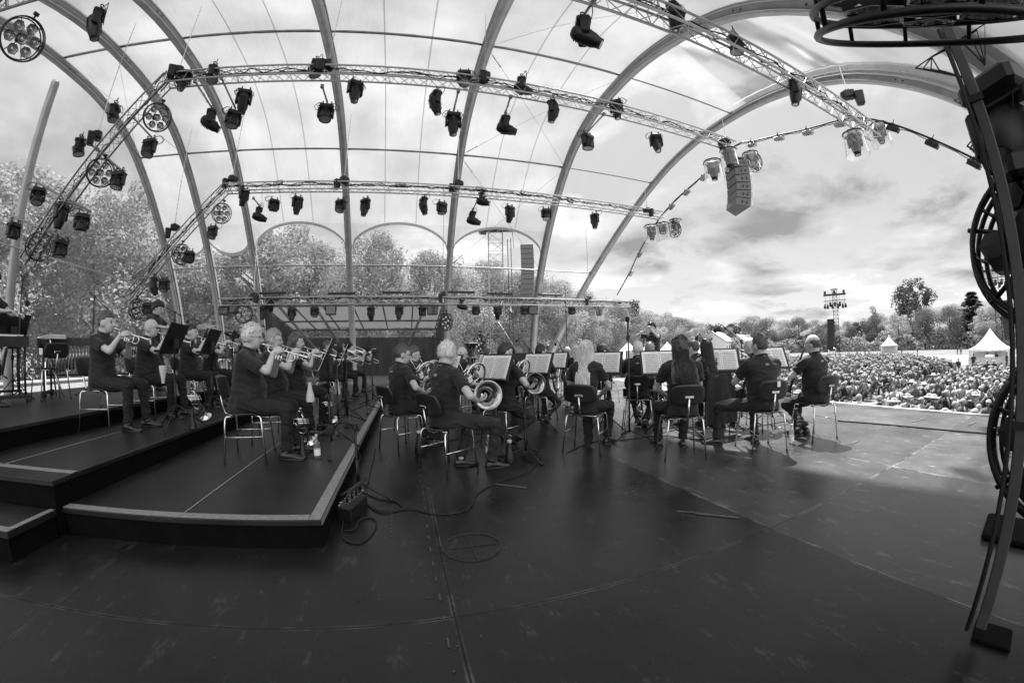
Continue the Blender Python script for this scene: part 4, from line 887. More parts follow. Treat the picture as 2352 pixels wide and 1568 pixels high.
    for (s0, e0, w0) in arms: cap(b, s0, e0, .047*(.85 if fem else 1), .040*(.85 if fem else 1)); cap(b, e0, w0, .041*(.86 if fem else 1), .026)
    for (s0, e0, w0) in arms: b.ball(w0, (.026, .026, .026), 8, 6)
    for hp, kn, an, toe in LG: cap(b, hp, kn, .075, .05); cap(b, kn, an, .05, .036)
    for s_ in (1, -1):
        ex.cur = 1; ex.ball((.086, s_*.031, .003), (.013, .016, .009), 8, 5, Mh)
    for s_ in (1, -1):
        ex.cur = 3; ex.tube([Mh @ Vector((.090, s_*.016, .020)), Mh @ Vector((.093, s_*.034, .026)), Mh @ Vector((.080, s_*.052, .020))], [.003, .0045, .002], 5)
    ex.cur = 2; ex.ball((.098, 0, -.064), (.012, .024, .007), 8, 5, Mh)
    body = remesh(b, vox, 2, ('skin', 'glasses', 'skin_b', hcol if hair != 'none' else 'skin_b'), 'body', 0, ex); o = bpy.data.objects.new('body', body); S.collection.objects.link(o); o.parent = t
    # ---- shirt
    b = MB(); b.smooth = True; f = .93 if fem else 1.
    loft(b, [(-.015, 0, .475, .125+belly*.5, .168*w), (0, 0, .53, .135+belly, .175*w), (belly*.45, 0, .62, .132+belly, .168*w*f), (belly*.5, 0, .72, .126+belly, .160*w*f), (belly*.2, 0, .84, .124+belly*.45, .170*w*f), (.006 if not fem else .02, 0, .93, .128, .186*w*f), (0, 0, 1.0, .112, .195*w*f), (-.004, 0, 1.045, .086, .160*w*f), (-.002, 0, 1.075, .066, .09), (.0, 0, 1.10, .064, .068)], 20, Mu)
    for s_, (s0, e0, w0) in zip((1, -1), arms):
        cap(b, Mu @ Vector((-.005, s_*.10, 1.03)), s0, .062, .064); b.tube([s0, s0.lerp(e0, .3), s0.lerp(e0, sleeve), s0.lerp(e0, sleeve+.05)], [.062*f, .062*f, .066*f, .060*f], 12)
    shirt = remesh(b, vox, 3, ('polo',), 'shirt', .008 if vox < .02 else .004); o = bpy.data.objects.new('polo_shirt', shirt); S.collection.objects.link(o); o.parent = t
    b = MB(); b.smooth = True; cc_ = []
    for r_, z_ in ((.066, 1.085), (.070, 1.115), (.080, 1.098)): cc_.append([Mu @ Vector((r_*cos(a*pi/10)*1.0+.004, r_*sin(a*pi/10)*1.02, z_-.018*cos(a*pi/10))) for a in range(21)])
    b.sheet(cc_); cl = b.build('collar', 'polo', o)
    if logo and not fem:
        b = MB(); Mb = Mu @ TRN(-.1235, 0, 1.0) @ ry(-.32)
        b.tube([Mb @ Vector((0, .024*cos(a*pi/8) if 1 else 0, .011*sin(a*pi/8))) for a in range(16)], .0028, 4, closed=True)
        for q in (-1, 0, 1): b.box((0, q*.011, 0), (.004, .006, .010), Mb)
        b.build('logo', 'logo', o)
    # ---- trousers
    b = MB(); b.smooth = True
    loft(b, [(-.02, 0, hz-.075, .13, .165*w), (-.01, 0, hz-.02, .145, .185*w), (-.01, 0, hz+.05, .135, .18*w), (-.01, 0, hz+.10, .12, .165*w)], 18)
    for hp, kn, an, toe in LG:
        cap(b, hp, kn, .094*(w**.5), .066); e2 = kn.lerp(an, 1.0); cap(b, kn, kn.lerp(an, .5), .066, .056); b.tube([kn.lerp(an, .45), kn.lerp(an, .7), e2], [.056, .056, .062], 12)
    tr = remesh(b, vox, 3, ('jeans' if jeans else 'trousers',), 'trousers', .009 if vox < .02 else .004); o = bpy.data.objects.new('trousers', tr); S.collection.objects.link(o); o.parent = t
    for hp, kn, an, toe in LG:
        toe = toe.normalized(); sd = Vector((0, 0, 1)).cross(toe); up_ = toe.cross(sd); Ms = Matrix(((toe.x, sd.x, up_.x, an.x), (toe.y, sd.y, up_.y, an.y), (toe.z, sd.z, up_.z, an.z), (0, 0, 0, 1)))
        b = MB(); b.smooth = True
        secs = [(-.075, .030, .05), (-.06, .038, .075), (-.02, .041, .085), (.04, .042, .070), (.10, .047, .048), (.15, .044, .036), (.185, .028, .028), (.195, .012, .018)]
        vs = []; fs = []; n_ = 12
        for x, hw, h_ in secs:
            for q in range(n_): a = 2*pi*q/n_; vs.append((x, hw*cos(a), -.088+max(-0.0, h_*(.5+.62*sin(a))) if sin(a) > -.8 else -.088))
        for i in range(len(secs)-1):
            for q in range(n_): fs.append((i*n_+q, i*n_+(q+1) % n_, (i+1)*n_+(q+1) % n_, (i+1)*n_+q))
        fs += [tuple(range(n_-1, -1, -1)), tuple(range(len(vs)-n_, len(vs)))]
        b.add(vs, fs, Ms, True); b.box((.055, 0, -.083), (.26, .088, .014), Ms); b.box((-.05, 0, -.085), (.06, .07, .02), Ms); b.build('shoe', 'shoe', t)
    # ---- hair, glasses
    b = MB()
    if hair != 'none':
        hair_ball(b, hair, Mh)
        if hair == 'long': strands(b, Mh, .40, .004, 260, sid(name_lab) % 999, .075)
        if hair == 'wavy': strands(b, Mh, .26, .016, 300, sid(name_lab) % 999, .12)
        if hair == 'bob': strands(b, Mh, .02, .016, 90, 5, .10, -.0)
        if hair == 'bun': b.ball((-.12, 0, -.02), (.035, .03, .035), 10, 7, Mh)
        b.build('hair', hcol, t)
    if glasses:
        b = MB()
        for s_ in (1, -1):
            b.tube([Mh @ Vector((.112, s_*(.034+.023*cos(a*pi/5)), .0+.017*sin(a*pi/5))) for a in range(10)], .0022, 4, closed=True); b.tube([Mh @ Vector((.112, s_*.056, .004)), Mh @ Vector((.08, s_*.079, .006)), Mh @ Vector((-.005, s_*.088, .0))], .0022, 4)
            if glasses == 'sun': b.ball((.110, s_*.034, 0), (.004, .025, .018), 8, 5, Mh)
        b.tube([Mh @ Vector((.114, -.012, .003)), Mh @ Vector((.117, 0, .006)), Mh @ Vector((.114, .012, .003))], .002, 4); b.build('glasses', 'glasses', t)
    t['_dummy'] = 0; del t['_dummy']
    M = Matrix.Translation(Vector(loc)) @ Matrix.Rotation(yaw, 4, 'Z'); G['M'] = M; G['obj'] = t; G['Mh'] = Mh
    return G
# ---------------------------------------------------------------- instruments (local x runs from the mouth outwards)
def placed(name, label, cat, M, group=None):
    t = thing(name, label, cat, (0, 0, 0), 0, group); t.matrix_world = M; return t
def frame(o, x, up=(0, 0, 1)):
    x = Vector(x).normalized(); up = Vector(up); y = up.cross(x).normalized(); z = x.cross(y); return Matrix(((x.x, y.x, z.x, o[0]), (x.y, y.y, z.y, o[1]), (x.z, y.z, z.z, o[2]), (0, 0, 0, 1)))
def U(c_, r, a0, a1, n=8, y=0.): return [Vector((c_[0]+r*cos(a0+(a1-a0)*i/n), y, c_[1]+r*sin(a0+(a1-a0)*i/n))) for i in range(n+1)]
def trumpet(M, label, big=False, group='trumpets and flugelhorns'):
    t = placed('flugelhorn' if big else 'trumpet', label, 'flugelhorn' if big else 'trumpet', M, group)
    b = MB(); b.lathe([(.013, 0), (.014, .006), (.007, .03), (.006, .08)], 10, ry(pi/2)); b.build('mouthpiece', 'steel', t)
    b = MB(); b.tube([Vector((.07, 0, 0)), Vector((.31, 0, 0))]+U((.31, -.045), .045, pi/2, -pi/2)+[Vector((.20, 0, -.09))], .0062, 8); b.tube([Vector((.20, .012, -.06))]+[Vector((.10, .02, -.06))]+[Vector((.07, .022, -.05)), Vector((.058, .024, -.03)), Vector((.07, .026, -.008)), Vector((.10, .03, 0)), Vector((.28, .03, 0))], .0068, 8)
    b.tube([Vector((.24, .012, -.08)), Vector((.27, .03, -.08)), Vector((.27, .03, -.05)), Vector((.24, .012, -.05))], .005, 6); b.tube([(.13, 0, 0), (.13, .03, 0)], .003, 4); b.tube([(.28, 0, 0), (.28, 0, -.09)], .003, 4)
    b.build('tubing', 'brass', t)
    k = 1.25 if big else 1.; b = MB(); b.lathe([(.007, 0), (.008, .08), (.011, .14), (.018*k, .18), (.034*k, .208), (.055*k, .222), (.060*k, .224), (.058*k, .226), (.030*k, .210), (.014, .18), (.006, .12)], 22, TRN(.28, .03, 0) @ ry(pi/2), cap=False); b.build('bell', 'brass', t)
    for i in range(3): b = MB(); b.lathe([(.012, -.115), (.0125, -.11), (.0125, .005), (.006, .01), (.004, .04), (.011, .045), (.011, .05)], 10, TRN(.165+.027*i, .012, 0)); b.build('valve', 'brass', t)
    return t
def trombone(M, label):
    t = placed('trombone', label, 'trombone', M, 'trombones')
    b = MB(); b.lathe([(.016, 0), (.017, .006), (.008, .035), (.007, .09)], 10, ry(pi/2)); b.build('mouthpiece', 'steel', t)
    b = MB(); b.tube([Vector((.08, 0, 0)), Vector((.72, 0, 0))]+U((.72, -.04), .04, pi/2, -pi/2)+[Vector((.10, 0, -.08))], .0075, 8); b.tube([(.3, 0, 0), (.3, 0, -.08)], .005, 5); b.tube([(.1, 0, 0), (.1, 0, -.08)], .006, 5); b.build('slide', 'brass', t)
    b = MB(); y = .09; b.tube([Vector((.10, 0, -.08)), Vector((.08, y*.6, -.05)), Vector((0, y, .0)), Vector((-.16, y, .02))]+[Vector((-.16-.05*sin(a), y, .07-.05*cos(a))) for a in (.5, 1.2, 1.9, 2.6, 3.14)]+[Vector((.0, y, .12))], .009, 8); b.build('tubing', 'brass', t)
    b = MB(); b.lathe([(.009, 0), (.012, .2), (.02, .32), (.04, .42), (.07, .475), (.095, .50), (.10, .502), (.096, .506), (.05, .45), (.02, .36), (.008, .2)], 22, TRN(0, y, .12) @ ry(pi/2), cap=False); b.build('bell', 'brass', t); return t
def french_horn(G, label):
    M = G['M']; t = placed('french_horn', label, 'french horn', M, 'french horns'); mo = G['mouth']
    bc = Vector((.27, -.33, .79)); bn = Vector((-.45, -.86, .10)).normalized(); z = bn; Mb = Matrix.Translation(bc) @ z.to_track_quat('Z', 'Y').to_matrix().to_4x4()
    b = MB(); b.lathe([(.022, -.26), (.03, -.20), (.045, -.13), (.075, -.065), (.115, -.025), (.150, -.004), (.155, 0), (.150, .003), (.112, -.018), (.070, -.058), (.040, -.12), (.02, -.2)], 30, Mb, cap=False); b.build('bell', 'brass_dark', t)
    # coil in a plane facing the player's right
    cc_ = Vector((.36, -.02, .97)); ux = Vector((.80, -.15, .55)).normalized(); uz = Vector((-.5, -.25, .8)); uz = (uz-ux*uz.dot(ux)).normalized()
    def cp(a, r, o_=0): return cc_+ux*r*cos(a)+uz*r*sin(a)*1.0+ux.cross(uz)*o_
    b = MB(); th = Mb @ Vector((0, 0, -.25))
    b.tube([Mb @ Vector((0, 0, -.22)), th, th.lerp(cp(-1.6, .17), .6), cp(-1.3, .17)]+[cp(-1.3+a*.35, .17-.002*a, .004*a) for a in range(1, 19)], [.022, .02, .016, .014]+[.013-.0003*a for a in range(1, 19)], 8)
    for q in range(3): b.tube([cp(a*.4+q, .12-.025*q+.01*sin(a*1.7), -.02+.015*q) for a in range(12)], .007, 6)
    for q in range(5): b.tube([cp(pi*.2+q*.5, .05+.018*q, .0), cp(pi*.25+q*.5, .15, .01), cp(pi*.3+q*.5+.12, .15, .01), cp(pi*.3+q*.5+.12, .05+.018*q, 0)], .006, 6)
    b.tube([mo, mo.lerp(cp(2.2, .165), .5)+Vector((0, 0, .01)), cp(2.2, .165), cp(1.6, .165)], [.006, .006, .007, .008], 8); b.build('tubing', 'brass', t)
    b = MB(); [b.lathe([(.016, -.03), (.018, 0), (.016, .03)], 8, Matrix.Translation(cp(2.6+.35*q, .075, .02)) @ ux.to_track_quat('Z', 'Y').to_matrix().to_4x4()) for q in range(3)]; b.build('valve', 'steel', t); return t
def woodwind(G, label, name='clarinet', mat_='black_plastic', pts=None, r=.013):
    t = placed(name, label, name.replace('_', ' '), G['M'], None); mo = G['mouth']
    p = pts or [mo, mo+Vector((.05, 0, -.06)), mo+Vector((.27, 0, -.52))]; e = p[-1]; d = (e-p[-2]).normalized()
    b = MB(); b.tube(p, [r*.6]+[r]*(len(p)-2)+[r*1.1], 8); Mb = Matrix.Translation(e) @ d.to_track_quat('Z', 'Y').to_matrix().to_4x4(); b.build('body', mat_, t)
    b = MB(); b.lathe([(r, -.01), (r*1.2, .03), (r*2.4, .075), (r*2.1, .075)], 12, Mb, cap=False); b.build('bell', mat_, t)
    b = MB()
    for k in range(9): q = p[1].lerp(e, .15+.09*k); b.box(q+Vector((.012, 0, .008)), (.012, .022, .008)); b.lathe([(r*1.12, -.003), (r*1.12, .003)], 8, Matrix.Translation(q) @ d.to_track_quat('Z', 'Y').to_matrix().to_4x4())
    b.tube([p[1].lerp(e, .1)+Vector((.014, .012, 0)), p[1].lerp(e, .9)+Vector((.014, .012, 0))], .003, 4); b.build('keys', 'steel', t); return t
def saxophone(G, label):
    t = placed('saxophone', label, 'saxophone', G['M'], None); mo = G['mouth']; b = MB()
    pts = [mo, mo+Vector((.05, 0, .0)), mo+Vector((.10, 0, -.05)), mo+Vector((.14, -.05, -.35)), mo+Vector((.17, -.08, -.58)), mo+Vector((.22, -.09, -.64)), mo+Vector((.28, -.09, -.60)), mo+Vector((.31, -.09, -.48)), mo+Vector((.34, -.09, -.36)), mo+Vector((.37, -.09, -.28))]
    b.tube(pts, [.007, .009, .012, .022, .03, .034, .036, .042, .055, .075], 12, cap=False); b.build('body', 'brass', t); b = MB()
    for k in range(10): q = pts[2].lerp(pts[4], k/10); b.ball(q+Vector((.02+.012*k/10, .02, 0)), (.012, .018, .012), 8, 5)
    b.tube([pts[2]+Vector((.02, .02, 0)), pts[4]+Vector((.04, .03, .05))], .004, 4); b.build('keys', 'steel', t); return t
def tuba(M, label, s_=1., name='tuba'):
    t = placed(name, label, name, M, None); b = MB()
    b.lathe([(.03*s_, -.35*s_), (.05*s_, -.1*s_), (.075*s_, .12*s_), (.11*s_, .22*s_), (.17*s_, .29*s_), (.20*s_, .31*s_), (.165*s_, .285*s_), (.10*s_, .21*s_), (.06*s_, .08*s_)], 22, TRN(0, 0, 0), cap=False); b.build('bell', 'brass', t); b = MB()
    for q in range(4): b.tube([Vector((.10*s_+.045*s_*q*0+(.16-.02*q)*s_*cos(a*pi/8), .035*s_*q-.05*s_, -.38*s_+(.27-.03*q)*s_*sin(a*pi/8))) for a in range(16)], (.026-.004*q)*s_, 8, closed=True)
    for q in range(4): b.tube([(.02*s_+.05*q*s_, -.08*s_, -.15*s_), (.02*s_+.05*q*s_, -.08*s_, -.5*s_), (.045*s_+.05*q*s_, -.08*s_, -.5*s_), (.045*s_+.05*q*s_, -.08*s_, -.2*s_)], .009*s_, 6)
    b.tube([(.0, .0, -.3*s_), (-.12*s_, 0, -.1*s_), (-.22*s_, 0, -.02*s_)], .010, 6); b.build('tubing', 'brass', t)
    b = MB(); [b.lathe([(.018*s_, -.12*s_), (.018*s_, .06*s_)], 8, TRN(.06*s_+.045*s_*q, -.12*s_, -.3*s_)) for q in range(3)]; b.build('valve', 'steel', t); return t
# ---------------------------------------------------------------- chairs and stands
def chair_proto():
    t = thing('chair', 'x', 'chair')
    b = MB(); b.smooth = True; g1 = []; n_ = 12          # moulded ply seat
    def plate(f, n1, n2, th):
        vs = []; fs = []; top = [[f(i/n1*2-1, j/n2*2-1) for j in range(n2+1)] for i in range(n1+1)]
        for lay in (0, 1):
            for row in top:
                for p, nn in row: vs.append(p-nn*th*lay)
        w_ = n2+1; h_ = n1+1; o_ = w_*h_
        for i in range(n1):
            for j in range(n2):
                a = i*w_+j; fs.append((a, a+w_, a+w_+1, a+1)); fs.append((o_+a, o_+a+1, o_+a+w_+1, o_+a+w_))
        for i in range(n1): a = i*w_; fs.append((a, o_+a, o_+a+w_, a+w_)); a = i*w_+n2; fs.append((a, a+w_, o_+a+w_, o_+a))
        for j in range(n2): fs.append((j, j+1, o_+j+1, o_+j)); a = n1*w_+j; fs.append((a, o_+a, o_+a+1, a+1))
        return vs, fs
    def seatf(u, v):
        k = 1-.30*max(0, abs(v)-.4)**2*2; x = .21*u*k; y = .215*v*(1-.10*max(0, abs(u)-.3)**2*3); k2 = 1-.18*(u*u*v*v); x *= k2; y *= k2
        return Vector((x+.01, y, .465+.012*(v*v)-.025*max(0, u-.3)**2*2.2+.02*max(0, -u-.4)**2)), Vector((0, 0, 1))
    b.add(*plate(seatf, 10, 10, .013), sm=True); b.build('seat', 'wood_dark', t)
    b = MB()
    def backf(u, v):
        k2 = 1-.16*(u*u*v*v); z = .725+.115*u*k2; y = .20*v*k2*(1-.04*u)
        return Vector((-.235-.03*(1-v*v)-.03*u, y, z)), Vector((-1, 0, 0))
    b.add(*plate(backf, 8, 10, .012), sm=True); b.build('backrest', 'wood_dark', t)
    b = MB(); b.tube([(-.03, 0, .435), (-.17, 0, .435), (-.235, 0, .46), (-.262, 0, .55), (-.283, 0, .70)], .011, 8, sq=.8); b.box((-.288, 0, .705), (.012, .10, .03), bev=.005); b.build('back_support', 'chrome', t)
    for sx in (1, -1):
        for sy in (1, -1):
            b = MB(); b.tube([(sx*.11, sy*.175, .447), (sx*.165, sy*.19, .445), (sx*.178, sy*.196, .425), (sx*.205, sy*.235, .012)], .0095, 8); b.build('leg', 'chrome', t)
            b2 = MB(); b2.lathe([(.012, 0), (.012, .02)], 8, TRN(sx*.206, sy*.236, 0)); b2.build('foot_cap', 'rubber', t.children[-1] if 0 else S.collection.objects[b and 'leg' if 0 else list(S.collection.objects)[-1].name])
    b = MB(); b.tube([(.12, .17, .447), (.12, -.17, .447)], .008, 6); b.tube([(-.12, .17, .447), (-.12, -.17, .447)], .008, 6)
    for sy in (1, -1): b.tube([(.19, sy*.213, .25), (-.19, sy*.213, .25)], .006, 6)
    b.box((0, 0, .445), (.22, .06, .012)); b.build('frame', 'chrome', t); return t
CHAIR = chair_proto(); CH = [0]
def chair(p, yaw, label):
    c_ = CHAIR if CH[0] == 0 else copy_tree(CHAIR); CH[0] += 1; c_.location = p; c_.rotation_euler = (0, 0, yaw); return tag(c_, label, 'chair', 'chrome-legged chairs of the orchestra')
def stand_proto():
    t = thing('music_stand', 'x', 'music stand')
    b = MB(); Md = TRN(.0, 0, 1.03) @ ry(radians(24))      # desk faces -x (towards the player)
    b.box((0, 0, 0), (.006, .56, .375), Md, bev=.0); b.box((-.03, 0, -.185), (.06, .56, .006), Md); b.box((-.058, 0, -.175), (.005, .56, .02), Md); b.build('desk', 'black_metal', t)
    b = MB(); b.tube([(.0, 0, .12), (.0, 0, .60)], .016, 8); b.tube([(0, 0, .58), (0, 0, .92), (.02, 0, .97)], .011, 8); b.lathe([(.022, .56), (.022, .62)], 10); b.tube([(0, .02, .6), (0, .055, .6)], .006, 5); b.box((.02, 0, .98), (.03, .12, .10), ry(0)); b.build('pole', 'black_metal', t)
    b = MB(); b.lathe([(.024, .24), (.024, .28)], 10); b.build('collar', 'rubber', t)
    for k in range(3):
        a = k*2*pi/3+.5; b = MB(); b.tube([(.02*cos(a), .02*sin(a), .27), (.33*cos(a), .33*sin(a), .014)], .008, 6); b.tube([(.0, 0, .13), (.19*cos(a), .19*sin(a), .13)], .005, 5); b.ball((.335*cos(a), .335*sin(a), .014), (.02, .016, .014), 8, 5); b.build('leg', 'black_metal', t)
    return t
STAND = stand_proto(); SN = [0]
def stand(p, yaw, label, sheets=True, h=1., slab=None):
    s_ = STAND if SN[0] == 0 else copy_tree(STAND); SN[0] += 1; s_.location = p; s_.rotation_euler = (0, 0, yaw); s_.scale = (1, 1, h); tag(s_, label, 'music stand', 'black orchestra music stands')
    if sheets:
        m = Matrix.Translation(Vector(p)) @ rz(yaw) @ TRN(0, 0, 1.03*h) @ ry(radians(24)) @ TRN(-.004, 0, 0)
        t = placed('sheet_music', slab or 'open sheet music on the '+label, 'sheet music', m, 'sheet music on the stands')
        for q in (-1, 1):
            b = MB(); b.cur = 0; b.box((-.004-.002*(q > 0), q*.125+.01, -.003), (.004, .244, .335)); pg = b.build('page', 'paper', t)
            b = MB(); rn = random.Random(int(p[0]*77+q))
            for st in range(10):
                z = .125-.028*st
                for l_ in range(5): b.box((-.0075-.002*(q > 0), q*.115+.01, z-l_*.0028), (.0012, .196, .0007))
                for nn in range(18): b.box((-.008-.002*(q > 0), q*.115+.01-.09+rn.uniform(0, .185), z-.0056+rn.uniform(-.008, .008)), (.0012, .0035, rn.choice((.003, .009))))
            b.build('notation', 'ink', pg)
    return s_
mics = [0]
def mic_stand(p, yaw, h, boom, label, foam=True, legr=.30, tilt=.25):
    """boom: (length forward, rise)"""
    t = thing('microphone_stand', label, 'microphone stand', p, yaw, 'microphone stands')
    b = MB(); b.tube([(0, 0, .10), (0, 0, h)], .011, 6); b.tube([(0, 0, .1), (0, 0, h*.55)], .015, 6); b.lathe([(.025, h-.02), (.025, h+.03)], 8); b.build('pole', 'black_metal', t)
    for k in range(3): a = k*2*pi/3+.3; b = MB(); b.tube([(.0, .0, .14), (legr*cos(a), legr*sin(a), .015)], .009, 6); b.ball((legr*cos(a), legr*sin(a), .015), (.025, .018, .014), 6, 5); b.build('leg', 'black_metal', t)
    L_, dz = boom; e = Vector((L_, 0, h+dz)); q = Vector((-L_*.35, 0, h-dz*.35)); b = MB()
    if L_ > .02: b.tube([q, e], .008, 6); b.tube([q, q+(e-q)*.08], .016, 6); b.build('boom', 'black_metal', t)
    else: e = Vector((0, 0, h+dz)); b.tube([(0, 0, h), e], .009, 6); b.build('boom', 'black_metal', t)
    d = Vector((.7, 0, -.6)).normalized() if L_ > .02 else Vector((.3, 0, .95)).normalized(); b = MB(); b.tube([e, e+d*.12], .011, 8); m_ = b.build('microphone', 'black_plastic', t)
    b = MB(); r_ = .030 if foam is True else foam; b.ball(e+d*.14, (r_, r_, r_*1.25), 12, 8); b.build('foam_cover', 'foam', m_)
    b = MB(); b.tube([e, e.lerp(q, .4)+Vector((0, .02, -.05)), Vector((.02, .02, h-.1)), Vector((-.03, .02, h*.6)), Vector((.03, .02, h*.3)), Vector((.08, .05, .02)), Vector((.3, .2, .01))], .004, 4); b.build('cable', 'rubber', t); return t
# ================================================================ THE BAND
def fz(p): return .6 if p[0] < -3.86 else .4 if p[0] < -2.55 else .2 if p[0] < -.59 else 0.
D = radians
def seated(lab, clab, x, y, yaw, pose, z=None, **kw):
    z = fz((x, y)) if z is None else z
    chair((x, y, z), yaw, clab); return person(lab, (x+.02*cos(yaw), y+.02*sin(yaw), z), yaw, pose, **kw)
def tp(G, label): ax = G['axis']; M = G['M'] @ frame(G['mouth'], ax); return trumpet(M, label)
# --- trumpets, lower riser
g = seated('old man with swept white hair and glasses playing the trumpet, nearest on the lower riser', 'chair under the white-haired trumpeter, its chrome legs on the lower riser edge', -1.66, 3.88, D(8), 'trumpet', hair='swept', hcol='hair_white', belly=.05, w=1.10, glasses=True, head=(0, .10), lean=.06, sleeve=.75); tp(g, 'silvery trumpet played by the white-haired man nearest on the lower riser')
g = seated('grey-haired man in glasses playing a rotary trumpet beside the white-haired one', 'chair under the second trumpeter of the lower riser', -1.72, 4.72, D(10), 'trumpet', hair='short', hcol='hair_grey', belly=.07, w=1.1, glasses=True, head=(0, .08)); tp(g, 'trumpet of the grey-haired man with glasses, second on the lower riser')
g = seated('man with wavy chin-length brown hair playing the trumpet on the lower riser', 'chair under the wavy-haired trumpeter', -1.66, 5.5, D(12), 'trumpet', hair='bob', hcol='hair_brown', belly=.05, w=1.06, head=(0, .06)); tp(g, 'trumpet of the man with wavy brown hair on the lower riser')
# --- trombones
for i, (x, y, hc, gl) in enumerate(((-1.85, 8.6, 'hair_brown', True), (-1.75, 9.6, 'hair_black', None), (-1.65, 10.7, 'hair_brown', True))):
    q = ['nearest', 'middle', 'farthest'][i]
    g = seated('%s man of three playing the trombone at the far end of the lower riser' % q, 'chair of the %s trombonist' % q, x, y, D(12), 'trombone', hair='short', hcol=hc, glasses=gl, vox=.02); trombone(g['M'] @ frame(g['mouth'], g['axis']), 'trombone of the %s trombonist on the lower riser' % q)
# --- upper riser trumpets
g = seated('young man with cropped brown hair playing the trumpet, nearest on the second riser', 'chair under the cropped-haired trumpeter, leftmost occupied chair', -3.70, 4.2, D(8), 'trumpet', hair='crop', hcol='hair_brown', w=1.02, belly=.01, lean=.03); tp(g, 'trumpet of the cropped-haired young man on the second riser')
g = seated('bald man in dark sunglasses playing the trumpet on the second riser', 'chair under the bald trumpeter in sunglasses', -3.72, 5.12, D(10), 'trumpet', hair='none', belly=.06, w=1.1, glasses='sun', lean=.05); tp(g, 'trumpet of the bald man in sunglasses')
g = seated('man with receding black hair playing the trumpet, third on the second riser', 'chair under the black-haired trumpeter of the second riser', -3.70, 6.2, D(10), 'trumpet', hair='crop', hcol='hair_black', w=1.06, belly=.03); tp(g, 'trumpet of the black-haired man, third on the second riser')
g = seated('man with short fair hair playing the trumpet, fourth on the second riser', 'chair under the fair-haired trumpeter', -3.68, 6.95, D(10), 'trumpet', hair='short', hcol='hair_grey', w=1.0); tp(g, 'trumpet of the fair-haired man, fourth on the second riser')
# --- percussion
person('young drummer with dark hair standing behind the trumpets, holding sticks', (-4.88, 6.9, .6), D(5), 'drum', hair='curly', hcol='hair_black', lean=.12, vox=.018, head=(0, .25), scale=.97)
person('percussionist in sunglasses standing beyond the trumpets by the dark canopy', (-4.2, 10.9, .6), D(-5), 'stand', hair='crop', hcol='hair_black', glasses='sun', vox=.02, scale=.88)
person('man in glasses at the left edge standing behind a black music stand', (-5.66, 4.05, .6), D(15), 'drum', hair='curly', hcol='hair_black', glasses=True, vox=.018, lean=.1, head=(0, .2))
# --- horns
g = seated('man with white hair seen from behind, right hand in his horn bell', 'chair in the foreground under the white-haired horn player', .38, 3.85, D(33), 'horn', hair='crop', hcol='hair_white', legs='rightout', lean=.02, w=1.04, jeans=True, head=(-.05, .0), vox=.012); french_horn(g, 'french horn with large bell facing the camera, held by the white-haired man')
g = seated('young man with brown hair, beard and glasses playing horn on the left', 'chair under the young bearded horn player at the riser edge', -.10, 4.87, D(33), 'horn', hair='short', hcol='hair_brown', glasses=True, lean=.03, head=(-.35, .1), vox=.012); french_horn(g, 'french horn of the young bearded man at the riser edge')
g = seated('man with short dark hair and glasses playing horn behind the nearest music stand', 'chair under the dark-haired horn player behind the nearest stand', 1.25, 4.85, D(34), 'horn', hair='crop', hcol='hair_black', glasses=True, legs='tucked', jeans=True, w=1.08, head=(-.3, .0), vox=.013); french_horn(g, 'french horn held out to the right of the nearest music stand')
g = seated('balding dark-haired man in glasses playing horn, half hidden by the young bearded one', 'chair of the half-hidden balding horn player', .05, 6.05, D(28), 'horn', hair='crop', hcol='hair_brown', glasses=True, vox=.018, head=(-.3, .1)); french_horn(g, 'french horn of the half-hidden balding man')
